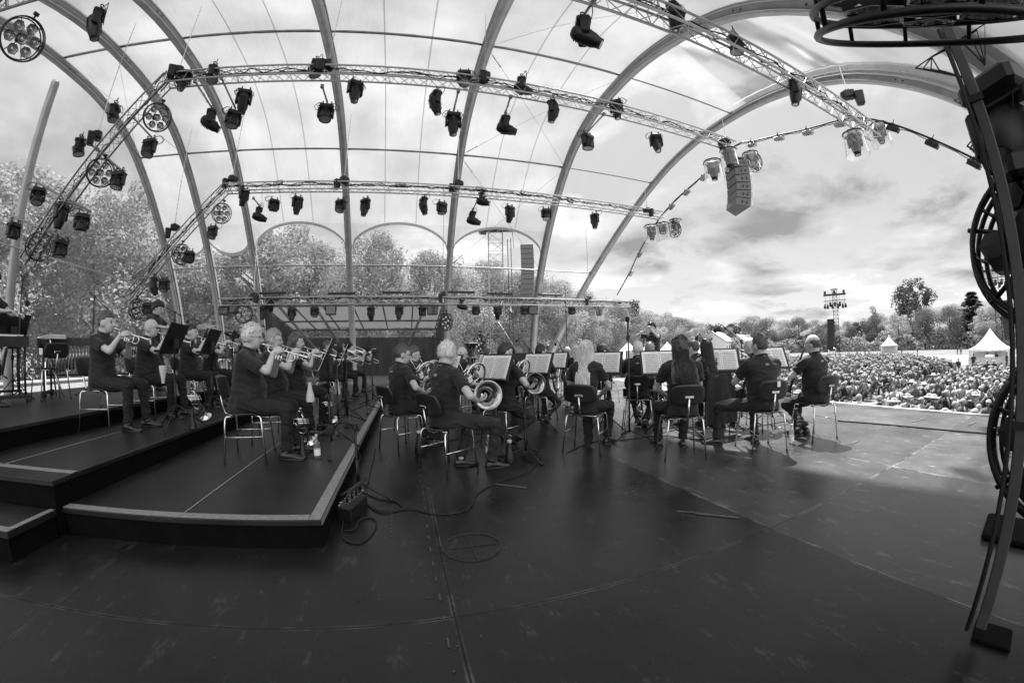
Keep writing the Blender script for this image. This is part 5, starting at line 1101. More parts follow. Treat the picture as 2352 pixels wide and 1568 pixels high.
# --- low brass and back rows
g = seated('balding old man with white hair playing the euphonium, behind a tilted stand', 'chair of the old euphonium player', .98, 7.0, D(32), 'tuba', hair='ring', hcol='hair_white', glasses=True, vox=.02, head=(-.2, .1)); tuba(g['M'] @ TRN(.40, .10, .95), 'brass euphonium held by the balding old man', .62, 'euphonium')
g = seated('tuba player almost hidden behind the euphonium player', 'chair of the hidden tuba player', 1.28, 8.2, D(40), 'tuba', hair='short', hcol='hair_brown', vox=.025); tuba(Matrix.Translation((1.36, 7.95, 1.15)) @ rz(.6), 'tuba whose silvery bell points straight up over the heads', .95)
for lab, cl, x, y, yw, kw in (
    ('woman with tied dark hair in the back row below a far ring light', 'chair of the woman with tied dark hair', 1.87, 8.9, 30, dict(hair='bun', hcol='hair_brown', fem=True)),
    ('woman with a straight brown bob playing bassoon in the back row', 'chair of the bassoonist with the brown bob', 2.27, 8.1, 40, dict(hair='long', hcol='hair_brown', fem=True)),
    ('woman with light brown hair beside the two bassoons', 'chair of the woman beside the bassoons', 2.75, 9.1, 40, dict(hair='wavy', hcol='hair_grey', fem=True)),
    ('man with grey hair low behind the third music stand', 'chair of the grey-haired man in the back row', 4.12, 9.1, 55, dict(hair='ring', hcol='hair_grey')),
    ('woman with blond hair half hidden left of the long-haired girl', 'chair of the half-hidden blond woman', 3.48, 7.2, 60, dict(hair='long', hcol='hair_blond', fem=True)),
    ('man with short dark hair right of the long-haired girl', 'chair of the dark-haired man right of the long-haired girl', 3.72, 6.6, 60, dict(hair='short', hcol='hair_black', jeans=True)),
    ('man with dark curls in profile behind the dark-haired man', 'chair of the man with dark curls', 4.5, 7.75, 190, dict(hair='curly', hcol='hair_brown')),
    ('woman with a fair ponytail facing the conductor', 'chair of the woman with the fair ponytail', 4.5, 6.0, 70, dict(hair='wavy', hcol='hair_grey', fem=True)),
    ('man with short dark hair between the curly woman and the dark long-haired one', 'chair of the man between the two long-haired women', 4.55, 4.78, 100, dict(hair='short', hcol='hair_brown'))):
    g = seated(lab, cl, x, y, D(yw), 'clarinet', vox=.022, **kw)
    woodwind(g, ('bassoon' if 'bassoon in' in lab else 'clarinet')+' played by the '+lab.split(' with ')[0].split()[-1]+' with '+' '.join(lab.split(' with ')[1].split()[:6]), 'clarinet')
for i, (x, y) in enumerate(((2.62, 7.75), (2.86, 7.95))):
    t = thing('bassoon', 'dark bassoon tube rising over the second music stand, %s of the pair' % ['left', 'right'][i], 'bassoon', (x, y, .35), 0, 'bassoons')
    b = MB(); b.tube([(0, 0, 0), (.30, .1, 1.02)], [.04, .026], 10); b.build('body', 'wood_dark', t); b = MB(); b.lathe([(.030, 0), (.034, .03), (.03, .04)], 10, TRN(.30, .1, 1.0) @ ry(.28)); [b.lathe([(.036-.001*k, 0), (.036-.001*k, .012)], 10, TRN(.03+.033*k, .01*k, .12+.11*k) @ ry(.28)) for k in range(8)]; b.build('keys', 'steel', t)
g = seated('bearded man with dark hair and glasses playing saxophone, seen from behind', 'chair under the bearded saxophonist', 2.24, 6.1, D(45), 'clarinet', hair='short', hcol='hair_black', glasses=True, legs='tucked', jeans=True, vox=.015, head=(-.5, .0)); saxophone(g, 'saxophone of the bearded man behind the second music stand')
# --- front row, backs to the camera
g = seated('girl with very long straight blond hair seen from behind', 'chair with the long-haired girl, dark backrest and chrome legs', 2.10, 4.09, D(44), 'lap', hair='long', hcol='hair_blond', fem=True, w=.9, legs='flat', lean=.0, vox=.012)
g = seated('woman with long wavy brown hair seen from behind', 'chair with the wavy-haired woman, nearest to the camera in the middle', 2.92, 3.32, D(66), 'lap', hair='wavy', hcol='hair_brown', fem=True, w=1.06, belly=.02, lean=.0, vox=.012); woodwind(g, 'clarinet resting in the lap of the wavy-haired woman', 'clarinet', pts=[Vector((.20, -.16, .90)), Vector((.25, -.17, .80)), Vector((.40, -.20, .42))])
g = seated('grey-haired man seated mid-stage with his back to us, feet crossed', 'chair under the grey-haired man mid-stage behind the tall microphone', 3.45, 4.93, D(52), 'clarinet', hair='short', hcol='hair_white', legs='tucked', w=.98, vox=.014)
g = seated('woman with long straight dark hair, black jacket hung on her chair', 'chair draped with a long black jacket', 4.12, 4.08, D(80), 'clarinet', hair='long', hcol='hair_brown', fem=True, w=.88, vox=.014); woodwind(g, 'clarinet held by the dark long-haired woman with the jacket', 'clarinet')
g = seated('heavy-set man with short brown hair, left leg stretched to the side', 'chair with a white label under the heavy-set man', 3.90, 2.96, D(69), 'clarinet', hair='short', hcol='hair_brown', legs='leftout', belly=.04, w=1.12, jeans=True, lean=.03, head=(.25, .05), vox=.012); woodwind(g, 'clarinet of the heavy-set man with his leg stretched out', 'clarinet')
g = seated('balding man at the right end of the row, turned to his music', 'rightmost chair of the row, under the balding man', 4.88, 2.83, D(78), 'clarinet', hair='ring', hcol='hair_brown', legs='crossed', belly=.03, w=1.06, jeans=True, lean=.0, head=(.35, .0), vox=.012); woodwind(g, 'clarinet of the balding man at the right end of the row', 'clarinet')
g = seated('woman with a light headscarf playing flute behind the heavy-set man', 'chair of the woman with the headscarf', 4.80, 3.78, D(110), 'flute', hair='bun', hcol='hair_blond', fem=True, vox=.016)
t = placed('flute', 'silver flute of the woman with the headscarf', 'flute', g['M']); mo = g['mouth']; b = MB(); b.tube([mo+Vector((.01, .06, .01)), mo+Vector((.02, -.58, -.03))], .0095, 8); b.build('body', 'steel', t); b = MB(); [b.lathe([(.011, 0), (.011, .006)], 8, Matrix.Translation(mo+Vector((.02, -.2-.035*k, -.0)))) for k in range(10)]; b.build('keys', 'steel', t)
# --- conductor
t = thing('podium', 'low black conductor podium hidden behind the players', 'podium', (6.08, 7.95, 0)); b = MB(); b.box((0, 0, .10), (1.2, 1.2, .2), bev=.01); b.build('platform', 'molton', t); b = MB(); b.box((0, 0, .203), (1.16, 1.16, .006)); b.build('carpet', 'tape_grey', t)
person('conductor with dark curly hair standing with both arms raised', (6.06, 7.95, .206), D(200), 'conduct', hair='curly', hcol='hair_black', lean=.06, vox=.014, head=(.1, .2), belly=.02, w=1.02, scale=1.0)
# --- jacket on the dark-haired woman's chair
b = MB(); b.smooth = True; g_ = []
for k in range(13):
    s_ = -.23+.038*k; row = []
    for j in range(14):
        z = .87-.054*j; fl = .02*sin(k*1.9+j*.3)*(j/13.); row.append(Vector((-.29-.02*j/13-fl+.01*sin(k*.9), s_*(1+.02*j)*(.82 if j < 2 else 1.), z)))
    g_.append(row)
b.sheet(g_); b.sheet([[p+Vector((.025, 0, .002)) for p in r_] for r_ in g_]); o = b.build('jacket', 'polo', None, (4.12, 4.08, 0)); o.rotation_euler = (0, 0, D(80)); tag(o, 'long black jacket hanging over the backrest of the dark-haired woman', 'jacket')
b = MB(); b.smooth = True; g_ = [[Vector((-.10+.03*j*.6, -.26-.012*sin(k*1.4)-.004*j, .47-.034*k)) for j in range(10)] for k in range(14)]
b.sheet(g_); b.sheet([[p+Vector((0, .02, 0)) for p in r_] for r_ in g_]); o = b.build('jacket', 'polo', None, (1.98, 4.22, 0)); o.rotation_euler = (0, 0, D(44)+1.2); tag(o, 'black coat hanging left beside the long-haired girl', 'jacket')
# chair label
b = MB(); Mx = Matrix.Translation((3.90, 2.96, 0)) @ rz(D(69)); b.box((-.300, -.035, .795), (.003, .042, .062), Mx @ TRN(0, 0, 0)); tag(b.build('sticker', 'paper'), 'white paper sticker on the backrest under the heavy-set man', 'sticker')
# empty chairs of the percussion
chair((-5.95, 3.75, .6), D(20), 'empty chair at the far left edge behind the big music stand')
chair((-5.6, 5.15, .6), D(160), 'empty chair behind the small keyboard on the top riser')
# --- music stands: (x, y, yaw the player looks, label, sheets)
ST = [(1.11, 4.70, 33, 'nearest music stand, right of the white-haired horn player', True), (2.02, 5.62, 34, 'second music stand, before the dark-haired horn player', True), (2.95, 7.1, 42, 'third music stand, left of the long-haired girl', True), (2.84, 4.93, 44, 'music stand before the long-haired girl', True),
      (3.30, 4.17, 66, 'music stand before the wavy-haired woman, half hidden by her', True), (4.02, 5.65, 52, 'music stand of the grey-haired man mid-stage', True), (4.30, 3.98, 60, 'music stand between the jacket and the heavy-set man', True), (5.22, 3.75, 74, 'music stand before the balding man at the right end', True), (4.42, 4.98, 78, 'music stand before the dark long-haired woman', True),
      (-.84, 4.05, 8, 'music stand of the white-haired trumpeter, sheets seen edge-on', True), (-.95, 5.75, 10, 'music stand of the wavy-haired trumpeter', True), (-2.78, 4.35, 10, 'black music stand before the nearest trumpeter of the second riser', False), (-2.85, 5.4, 10, 'black music stand before the bald trumpeter', False), (-2.8, 6.5, 10, 'black music stand before the black-haired trumpeter', False),
      (-.95, 8.7, 15, 'music stand of the nearest trombonist', True), (-.9, 9.8, 15, 'music stand of the middle trombonist', True), (.62, 5.75, 33, 'tilted music stand in front of the young bearded horn player', True), (1.6, 7.4, 35, 'tilted dark music stand of the euphonium player', True), (1.98, 7.9, 40, 'dark music stand beyond the euphonium', False), (2.7, 8.7, 40, 'far music stand near the bassoons', False)]
for x, y, yw, lab, sh_ in ST: stand((x, y, fz((x, y))), D(yw), lab, sh_)
stand((-6.3, 5.02, .6), D(-5), 'big black music stand at the far left, seen from behind', False, 1.06)
stand((-4.3, 7.9, .6), D(20), 'black music stand in front of the drummer', False)
stand((-4.05, 8.7, .6), D(15), 'black music stand left of the far canopy', False)
# --- microphones
MS = [(4.62, 10.2, 0, 90, 2.4, (0, .15), 'very tall black microphone pole in front of the foil seam', .03), (2.84, 4.27, 0, 60, 1.38, (.0, .12), 'tall microphone stand in the middle before the grey-haired man', .032), (4.95, 4.15, 0, 160, 1.3, (.35, .28), 'boom microphone stand rising by the flute player', .035), (5.6, 5.6, 0, 200, 1.25, (.3, .25), 'boom microphone near the conductor, right', .035),
      (-.95, 5.15, .2, 20, .93, (0, .05), 'short stand with a large foam microphone before the trumpets', .05), (-.92, 5.75, .2, 20, 1.0, (0, .05), 'second large foam microphone before the trumpets', .05), (-.75, 6.9, .2, 20, .95, (0, .05), 'third foam microphone on the lower riser edge', .05), (-.72, 7.8, .2, 20, .9, (0, .05), 'fourth foam microphone on the lower riser edge', .05),
      (-.46, 3.22, 0, 200, .62, (.1, .08), 'low microphone stand leaning on the riser corner', .04), (1.28, 4.0, 0, 150, .62, (0, .05), 'short microphone stand with coiled cable near the nearest stand', .02), (3.7, 8.4, 0, 220, 1.2, (.3, .28), 'boom microphone above the far players, centre', .03), (4.3, 8.6, 0, 230, 1.15, (.28, .3), 'boom microphone above the far players, right of centre', .03), (3.1, 9.2, 0, 200, 1.3, (.3, .3), 'boom microphone beside the foil seam', .03),
      (-6.0, 4.9, .6, -30, 1.75, (.45, -.3), 'boom microphone on the far left above the mallet instruments', .035), (-5.6, 6.1, .6, -20, 1.65, (.5, -.25), 'boom microphone left of the drummer', .035), (-5.3, 8.3, .6, 200, 1.6, (.4, .2), 'boom microphone over the cymbals', .03), (-4.9, 9.2, .6, 190, 1.3, (.45, .25), 'boom microphone right of the cymbals', .03), (.9, 8.9, 0, 220, 1.35, (.3, .35), 'boom microphone by the far canopy', .03)]
for x, y, z, yw, h_, bm, lab, fo in MS: mic_stand((x, y, z), D(yw), h_, bm, lab, fo)
# --- mallet instruments and drums on the top riser
def mallet(p, yaw, L_, label, name='vibraphone'):
    t = thing(name, label, 'mallet instrument', p, yaw, 'mallet instruments on the top riser')
    b = MB()
    for s_ in (-1, 1): b.box((0, s_*.24, .86), (L_, .03, .09)); b.box((s_*L_/2, 0, .84), (.04, .6, .14)); b.tube([(s_*L_/2*.92, -.25, .08), (s_*L_/2*.92, -.25, .82)], .018, 6); b.tube([(s_*L_/2*.92, .25, .08), (s_*L_/2*.92, .25, .82)], .018, 6); b.box((s_*L_/2*.92, 0, .09), (.06, .62, .04))
    b.tube([(-L_/2*.92, 0, .35), (L_/2*.92, 0, .35)], .015, 6); b.build('frame', 'black_metal', t)
    n_ = int(L_/.055); b = MB(); [b.box((-L_/2+.06+(L_-.1)*k/n_, 0.1*(k % 7 in (1, 4, 6))-.03, .92+.015*(k % 7 in (1, 4, 6))), (.042, .34, .012)) for k in range(n_)]; b.build('tone_bar', 'steel' if name == 'vibraphone' else 'wood_dark', t)['kind'] = 'stuff'
    b = MB(); [b.tube([(-L_/2+.06+(L_-.1)*k/n_, .0, .84), (-L_/2+.06+(L_-.1)*k/n_, 0, .84-.12-.38*(1-k/n_))], .02, 8) for k in range(n_)]; b.build('resonator', 'steel', t)['kind'] = 'stuff'
    for sx in (-1, 1):
        for sy in (-1, 1): b = MB(); b.lathe([(.04, -.015), (.045, 0), (.04, .015)], 12, TRN(sx*L_/2*.92, sy*.27, .045) @ rx(pi/2)); b.build('wheel', 'rubber', t)
mallet((-6.35, 4.9, .6), D(-35), 1.5, 'vibraphone with short bright resonators at the far left'); mallet((-5.35, 5.9, .6), D(35), 1.7, 'marimba with long hanging resonator tubes behind the trumpets', 'marimba')
def cymbal(p, h_, r_, label, tilt=.15):
    t = thing('cymbal', label, 'cymbal', p, 0, 'cymbals'); b = MB(); b.lathe([(.0, .03), (.03, .028), (.05, .01), (r_, -.012), (r_, -.016), (.05, .0), (0, .0)], 24, TRN(0, 0, h_) @ rx(tilt) @ ry(.1), cap=False); b.build('plate', 'brass_dark', t)
    b = MB(); b.tube([(0, 0, .12), (0, 0, h_+.06)], .012, 6); b.build('pole', 'steel', t)
    for k in range(3): a = k*2.09; b = MB(); b.tube([(0, 0, .3), (.28*cos(a), .28*sin(a), .01)], .010, 6); b.build('leg', 'steel', t)
cymbal((-4.25, 7.0, .6), 1.18, .26, 'tilted cymbal in front of the drummer', .2); cymbal((-4.3, 9.3, .6), 1.15, .24, 'cymbal left of the canopy', -.3); cymbal((-4.6, 8.4, .6), 1.3, .22, 'upper cymbal between the drummer and the canopy', .35)
def drum(p, r_, h_, z, label, rot, name='drum'):
    t = thing(name, label, 'drum', p, rot, 'drums on the top riser'); b = MB(); b.lathe([(r_, 0), (r_, h_)], 24, TRN(0, 0, z)); b.build('shell', 'wood_dark', t)
    b = MB(); b.lathe([(r_*1.03, h_-.02), (r_*1.03, h_+.01), (r_*.97, h_+.01)], 24, TRN(0, 0, z), cap=False); b.lathe([(r_*1.03, -.01), (r_*1.03, .02)], 24, TRN(0, 0, z), cap=False); b.build('hoop', 'chrome', t)
    b = MB(); b.lathe([(r_*.98, h_+.003), (0, h_+.004)], 24, TRN(0, 0, z), cap=False); b.build('drum_head', 'offwhite', t)
    for k in range(3): a = k*2.09+.5; b = MB(); b.tube([(r_*.8*cos(a), r_*.8*sin(a), z), (r_*1.1*cos(a), r_*1.1*sin(a), .01)], .011, 6); b.build('leg', 'steel', t)
drum((-4.35, 7.6, .6), .18, .15, .62, 'snare drum by the drummer', 0); drum((-4.7, 9.7, .6), .22, .3, .55, 'floor tom beside the far cymbal', 0); drum((-5.3, 10.6, .6), .3, .4, .5, 'large drum far on the top riser', 0)
t = thing('keyboard', 'small pale keyboard on a stand beside the vibraphone', 'keyboard', (-5.75, 5.35, .6), D(-30)); b = MB(); b.box((0, 0, .93), (.62, .26, .07), bev=.01); b.build('case', 'offwhite', t); b = MB(); b.tube([(-.25, -.1, .9), (.25, .1, .02)], .014, 6); b.tube([(.25, -.1, .9), (-.25, .1, .02)], .014, 6); b.build('cross_stand', 'steel', t)
# --- things lying on the stage
def bottle(p, label):
    t = thing('water_bottle', label, 'bottle', p, 0, 'water bottles on the floor'); b = MB(); b.lathe([(.03, 0), (.034, .01), (.034, .09), (.031, .10), (.034, .11), (.034, .15), (.025, .185), (.013, .21), (.013, .225)], 14); b.build('body', 'bag', t)
    b = MB(); b.lathe([(.015, .222), (.015, .245)], 10); b.build('cap', 'offwhite', t); b = MB(); b.lathe([(.0345, .035), (.0345, .10)], 14, cap=False); b.build('label_band', 'paper', t)
for px, py, z, lab in ((1122, 1045, 0, 'water bottle beside the nearest music stand'), (730, 1052, .2, 'water bottle at the foot of the trumpet stand on the lower riser'), (1817, 1018, 0, 'water bottle between the two rightmost chairs'), (1444, 965, 0, 'water bottle under the grey-haired man mid-stage'), (1243, 960, 0, 'water bottle near the second music stand'), (590, 955, .4, 'water bottle on the second riser')): bottle(onz(px, py, z), lab)
def brass_on_peg(p, label):
    q = Vector(p); t = trumpet(Matrix.Translation(q+Vector((0, 0, .50))) @ ry(pi/2) @ rz(.6), label, True); b = MB(); b.lathe([(.05, .52-.02), (.012, .25), (.012, .2)], 12, cap=False) if 0 else None
    s_ = thing('instrument_peg', 'black peg stand under the '+label, 'peg stand', q, 0, 'peg stands'); b = MB(); b.lathe([(.045, .01), (.03, .08), (.012, .22)], 12); b.build('cone', 'black_plastic', s_)
    for k in range(3): a = k*2.09; b = MB(); b.tube([(0, 0, .02), (.12*cos(a), .12*sin(a), .008)], .006, 5); b.build('leg', 'black_metal', s_)
brass_on_peg(onz(697, 1050, .2), 'flugelhorn upright on the lower riser, nearest'); brass_on_peg(onz(757, 988, .2), 'flugelhorn upright on the lower riser, behind the stand'); brass_on_peg(onz(445, 985, .4), 'flugelhorn upright on the second riser')
def mute(p, label, m_='steel', s_=1., inv=False):
    t = thing('mute', label, 'mute', p, 0, 'brass mutes'); b = MB(); pr = [(.055*s_, 0), (.06*s_, .03), (.05*s_, .10*s_), (.028*s_, .2*s_), (.024*s_, .26*s_)]; b.lathe(pr if not inv else [(r_, .26*s_-z) for r_, z in reversed(pr)], 16); b.build('cone', m_, t); b = MB(); b.lathe([(.026*s_, .24*s_), (.026*s_, .265*s_)], 12) if not inv else b.lathe([(.062*s_, .22*s_), (.062*s_, .235*s_)], 12); b.build('cork', 'offwhite', t)
mute(onz(1171, 1064, 0), 'black cone mute standing in front of the nearest music stand', 'black_plastic', 1.0); mute(onz(965, 1042, 0), 'tall black horn mute between the two left chairs', 'black_plastic', 1.1)
mute(ondist(713, 922, 4.1), 'pale mute in the holder of the lower riser stand', 'offwhite', .75); mute(ondist(775, 905, 5.3), 'pale mute in the farther holder on the lower riser', 'offwhite', .75); mute(ondist(375, 880, 5.0), 'pale mute on the holder of the second riser stand', 'offwhite', .75, True); mute(ondist(1227, 935, 5.3), 'grey straight mute hanging by the second music stand', 'steel', 1., True)
b = MB(); b.box((0, 0, .012), (.16, .07, .024), rz(.3), bev=.008); o = b.build('case', 'black_plastic', None, onz(1143, 1047, 0)); tag(o, 'flat black pouch on the floor by the bottle', 'pouch')
# --- stage box with plugs and its cables
p = onz(812, 1180, 0); t = thing('stage_box', 'grey multicore box full of plugs leaning on the riser corner', 'stage box', p, D(72))
b = MB(); b.box((0, 0, .055), (.30, .12, .11), bev=.008); b.build('case', 'riser_top', t); b = MB()
for k in range(8):
    x = -.14+.04*k; b.tube([(x, -.03+.05*(k % 2), .14), (x, -.03+.05*(k % 2), .20), (x+.02, -.06, .24)], .009, 6)
b.build('plug', 'black_plastic', t); b = MB(); [b.lathe([(.013, .14), (.013, .15)], 8, TRN(-.14+.04*(k % 8), -.03+.05*(k//8), 0)) for k in range(16)]; b.build('socket', 'steel', t); b = MB(); b.box((0, .067, .08), (.2, .004, .05)); b.build('label_plate', 'paper', t)
def cable(pts, r_, label, z=.008, n_=6):
    P = [onz(a, b_, z) for a, b_ in pts]; o0 = P[0].copy(); q = spline(P, n_); o = MB().tube([p-o0 for p in q], r_, 6).build('cable', 'rubber', None, o0); return tag(o, label, 'cable', 'cables on the stage floor')
cable([(1237, 1060), (1210, 1085), (1150, 1105), (1100, 1130), (1083, 1160), (1055, 1176), (1000, 1180), (940, 1168), (880, 1178), (845, 1160)], .006, 'long black cable snaking from the stage box to the coiled cable')
cable([(845, 1158), (870, 1172), (905, 1172), (925, 1166), (905, 1150), (870, 1145), (835, 1130)], .006, 'black cable loop right of the stage box')
cable([(790, 1190), (785, 1225), (800, 1243), (830, 1245), (855, 1225), (865, 1200), (850, 1188), (825, 1195), (815, 1215), (790, 1218)], .006, 'black cable loop lying in front of the riser corner')
cable([(862, 1030), (858, 1055), (850, 1085), (845, 1110), (830, 1130)], .006, 'black cable running along the riser side')
b = MB(); pts = []; o0 = onz(1222, 1053, 0)
for k in range(70): a = k*.45; pts.append(Vector((.10*cos(a)*(1+.1*sin(k*.7)), .09*sin(a)*(1+.12*cos(k*.9)), .008+.0006*k)))
tag(b.tube(pts, .005, 5).build('cable', 'rubber', None, o0), 'coiled black cable beside the short microphone stand', 'cable', 'cables on the stage floor')
cable([(1924, 966), (2000, 972), (2100, 981), (2200, 990), (2300, 998), (2352, 1001)], .014, 'thick black cable crossing the floor near the front edge')
cable([(955, 1025), (1000, 1018), (1040, 1010), (1100, 995), (1180, 985)], .006, 'thin black cable under the horn players'); cable([(1300, 1040), (1360, 1015), (1430, 1010), (1520, 1000), (1600, 1008), (1700, 1000)], .006, 'thin black cable under the front row')
cable([(1500, 1000), (1560, 985), (1640, 975), (1700, 985), (1760, 975), (1840, 960)], .006, 'thin cable behind the front row on the right')
cable([(0, 995), (60, 985), (130, 972), (190, 968), (240, 950)], .008, 'black cable on the top riser at the left', .6) if 0 else None
# --- near tower at the right edge of the stage
NT = Vector((1.97, .19, 0)); t = thing('light_tower', 'dark upright light pole with cables close to the camera on the right', 'light tower', NT, 0)
b = MB(); b.box((0, 0, 1.32), (.046, .046, 2.50), rz(.1), bev=.004); b.build('pole', 'mid_grey', t); b = MB()
for k in range(3): b.tube([(-.035+.012*k, .032, 2.5), (-.03+.012*k, .036, 1.9), (-.035+.014*k, .034, 1.2), (-.045+.012*k, .04, .6), (-.05+.015*k, .045, .06)], .009, 6)
b.build('cable', 'rubber', t); b = MB(); b.box((.06, -.06, .01), (.16, .16, .02), rz(.15), bev=.005); b.build('base_plate', 'molton', t); b = MB(); b.box((0, 0, 2.15), (.06, .062, .03), rz(.1)); b.box((0, 0, .9), (.06, .062, .03), rz(.1)); b.build('cable_tie', 'black_metal', t)
def big_ring(c_, nrm, label, R=.36):
    t = thing('ring_light', label, 'ring light', c_, 0, 'round seven-lamp ring lights'); t.rotation_mode = 'QUATERNION'; t.rotation_quaternion = Vector(nrm).normalized().to_track_quat('Z', 'Y')
    b = MB()
    for z, r_ in ((0, R), (.07, R*1.02), (.14, R), (-.07, R*.9)): b.tube([(r_*cos(a*pi/24), r_*sin(a*pi/24), z) for a in range(48)], .0125, 8, closed=True)
    for a in range(10): c2, s2 = cos(a*pi/5), sin(a*pi/5); b.tube([(R*c2, R*s2, .14), (R*1.02*c2, R*1.02*s2, .07), (R*c2, R*s2, 0), (R*.9*c2, R*.9*s2, -.07)], .009, 6)
    for a in range(3): b.tube([(R*cos(a*pi/3+.3), R*sin(a*pi/3+.3), -.05), (-R*cos(a*pi/3+.3), -R*sin(a*pi/3+.3), -.05)], .011, 6)
    b.build('ring_cage', 'black_metal', t)
    for i in range(7):
        x, y = (0, 0) if i == 0 else (.205*cos(i*pi/3), .205*sin(i*pi/3)); b = MB(); b.lathe([(.0, -.10), (.06, -.095), (.095, .02), (.099, .09), (.09, .09)], 6, TRN(x, y, 0), cap=False); b.sm = [False]*len(b.sm); l = b.build('lamp', 'black_plastic', t); b = MB(); b.lathe([(.09, .085), (.05, .02), (0, .0)], 10, TRN(x, y, 0), cap=False); b.build('lens', 'reflector', l)
    b = MB(); b.box((0, 0, -.12), (.2, .2, .06), bev=.02); b.tube([(0, -R, -.03), (0, -R-.08, -.03)], .02, 6); b.build('bracket', 'black_metal', t)
big_ring(ondist(2140, -40, 1.30), (.35, .42, -.84), 'huge round lamp cage close overhead in the top right corner')
big_ring(ondist(2412, 550, 2.12), (.95, -.25, -.12), 'dark round lamp cage at the right edge, half cut off', .34)
big_ring(ondist(2458, 1010, 2.12), (.95, -.25, -.12), 'lowest dark lamp cage at the right edge over the crowd', .34)
for i, (p, b2) in enumerate((((2270, 150), (2300, 330)), ((2250, 270), (2262, 340)), ((2320, 300), (2335, 400)))):
    T = ondist(*p, 2.35); f = None
mat('matt_black', .012, .55)
def dark_head(p, yaw, tilt, label, s_=1.):
    t = thing('moving_head', label, 'moving head light', p, yaw, 'moving heads on the near tower'); t.scale = (s_,)*3
    b = MB(); b.box((0, 0, -.155), (.36, .25, .14), bev=.03); b.build('base', 'matt_black', t); b = MB(); b.box((0, 0, -.26), (.40, .13, .04), bev=.012)
    for q in (-1, 1): b.box((q*.185, 0, -.38), (.055, .15, .28), bev=.02)
    b.build('yoke', 'matt_black', t); b = MB(); b.lathe([(0, .2), (.1, .19), (.15, .08), (.15, -.1), (.10, -.28), (.09, -.28)], 16, cap=False); h = b.build('head', 'matt_black', t, (0, 0, -.44)); h.rotation_euler = (tilt, 0, 0); b = MB(); b.lathe([(.09, -.27), (0, -.28)], 14, cap=False); b.build('lens', 'lens', h)
    b = MB()
    for q in range(4): b.tube([(.1, .1, -.05), (.2+.05*q, .16, .05+.04*q), (.25, .1, .2), (.1-.06*q, -.05, .25), (0, 0, .0)], .006, 4)
    b.build('cable_tail', 'rubber', t)
dark_head(ondist(2262, 150, 2.25), 1.2, .8, 'dark moving head hanging near the top of the near tower', .8); dark_head(ondist(2330, 330, 2.2), .4, -.4, 'second dark moving head behind the near tower at the right edge', .8)
dark_head(ondist(2262, 262, 3.6), 2., .2, 'small dark moving head left of the near pole', .62)
t = thing('floor_weight', 'stack of pale round weights on the floor at the right edge', 'weights', onz(2352, 1048, 0)); [MB().lathe([(.16, .0+.035*k), (.165, .012+.035*k), (.16, .03+.035*k)], 24).build('disc', 'offwhite', t) for k in range(2)]
t = thing('floor_weight', 'second stack of pale round weights farther along the right edge', 'weights', onz(2362, 1012, 0)); [MB().lathe([(.16, .0+.035*k), (.165, .012+.035*k), (.16, .03+.035*k)], 24).build('disc', 'offwhite', t) for k in range(2)]
b = MB(); b.box((.1, 0, .02), (.45, .4, .04), rz(.1), bev=.015); o = b.build('ramp_plate', 'molton', None, onz(2330, 1240, 0)); tag(o, 'dark raised plate on the floor left of the near tower', 'plate')
# ================================================================ BACKGROUND
def azp(az, d, z=GZ): a = radians(az); return Vector((sin(a)*d, cos(a)*d, z))
rt = random.Random(21)
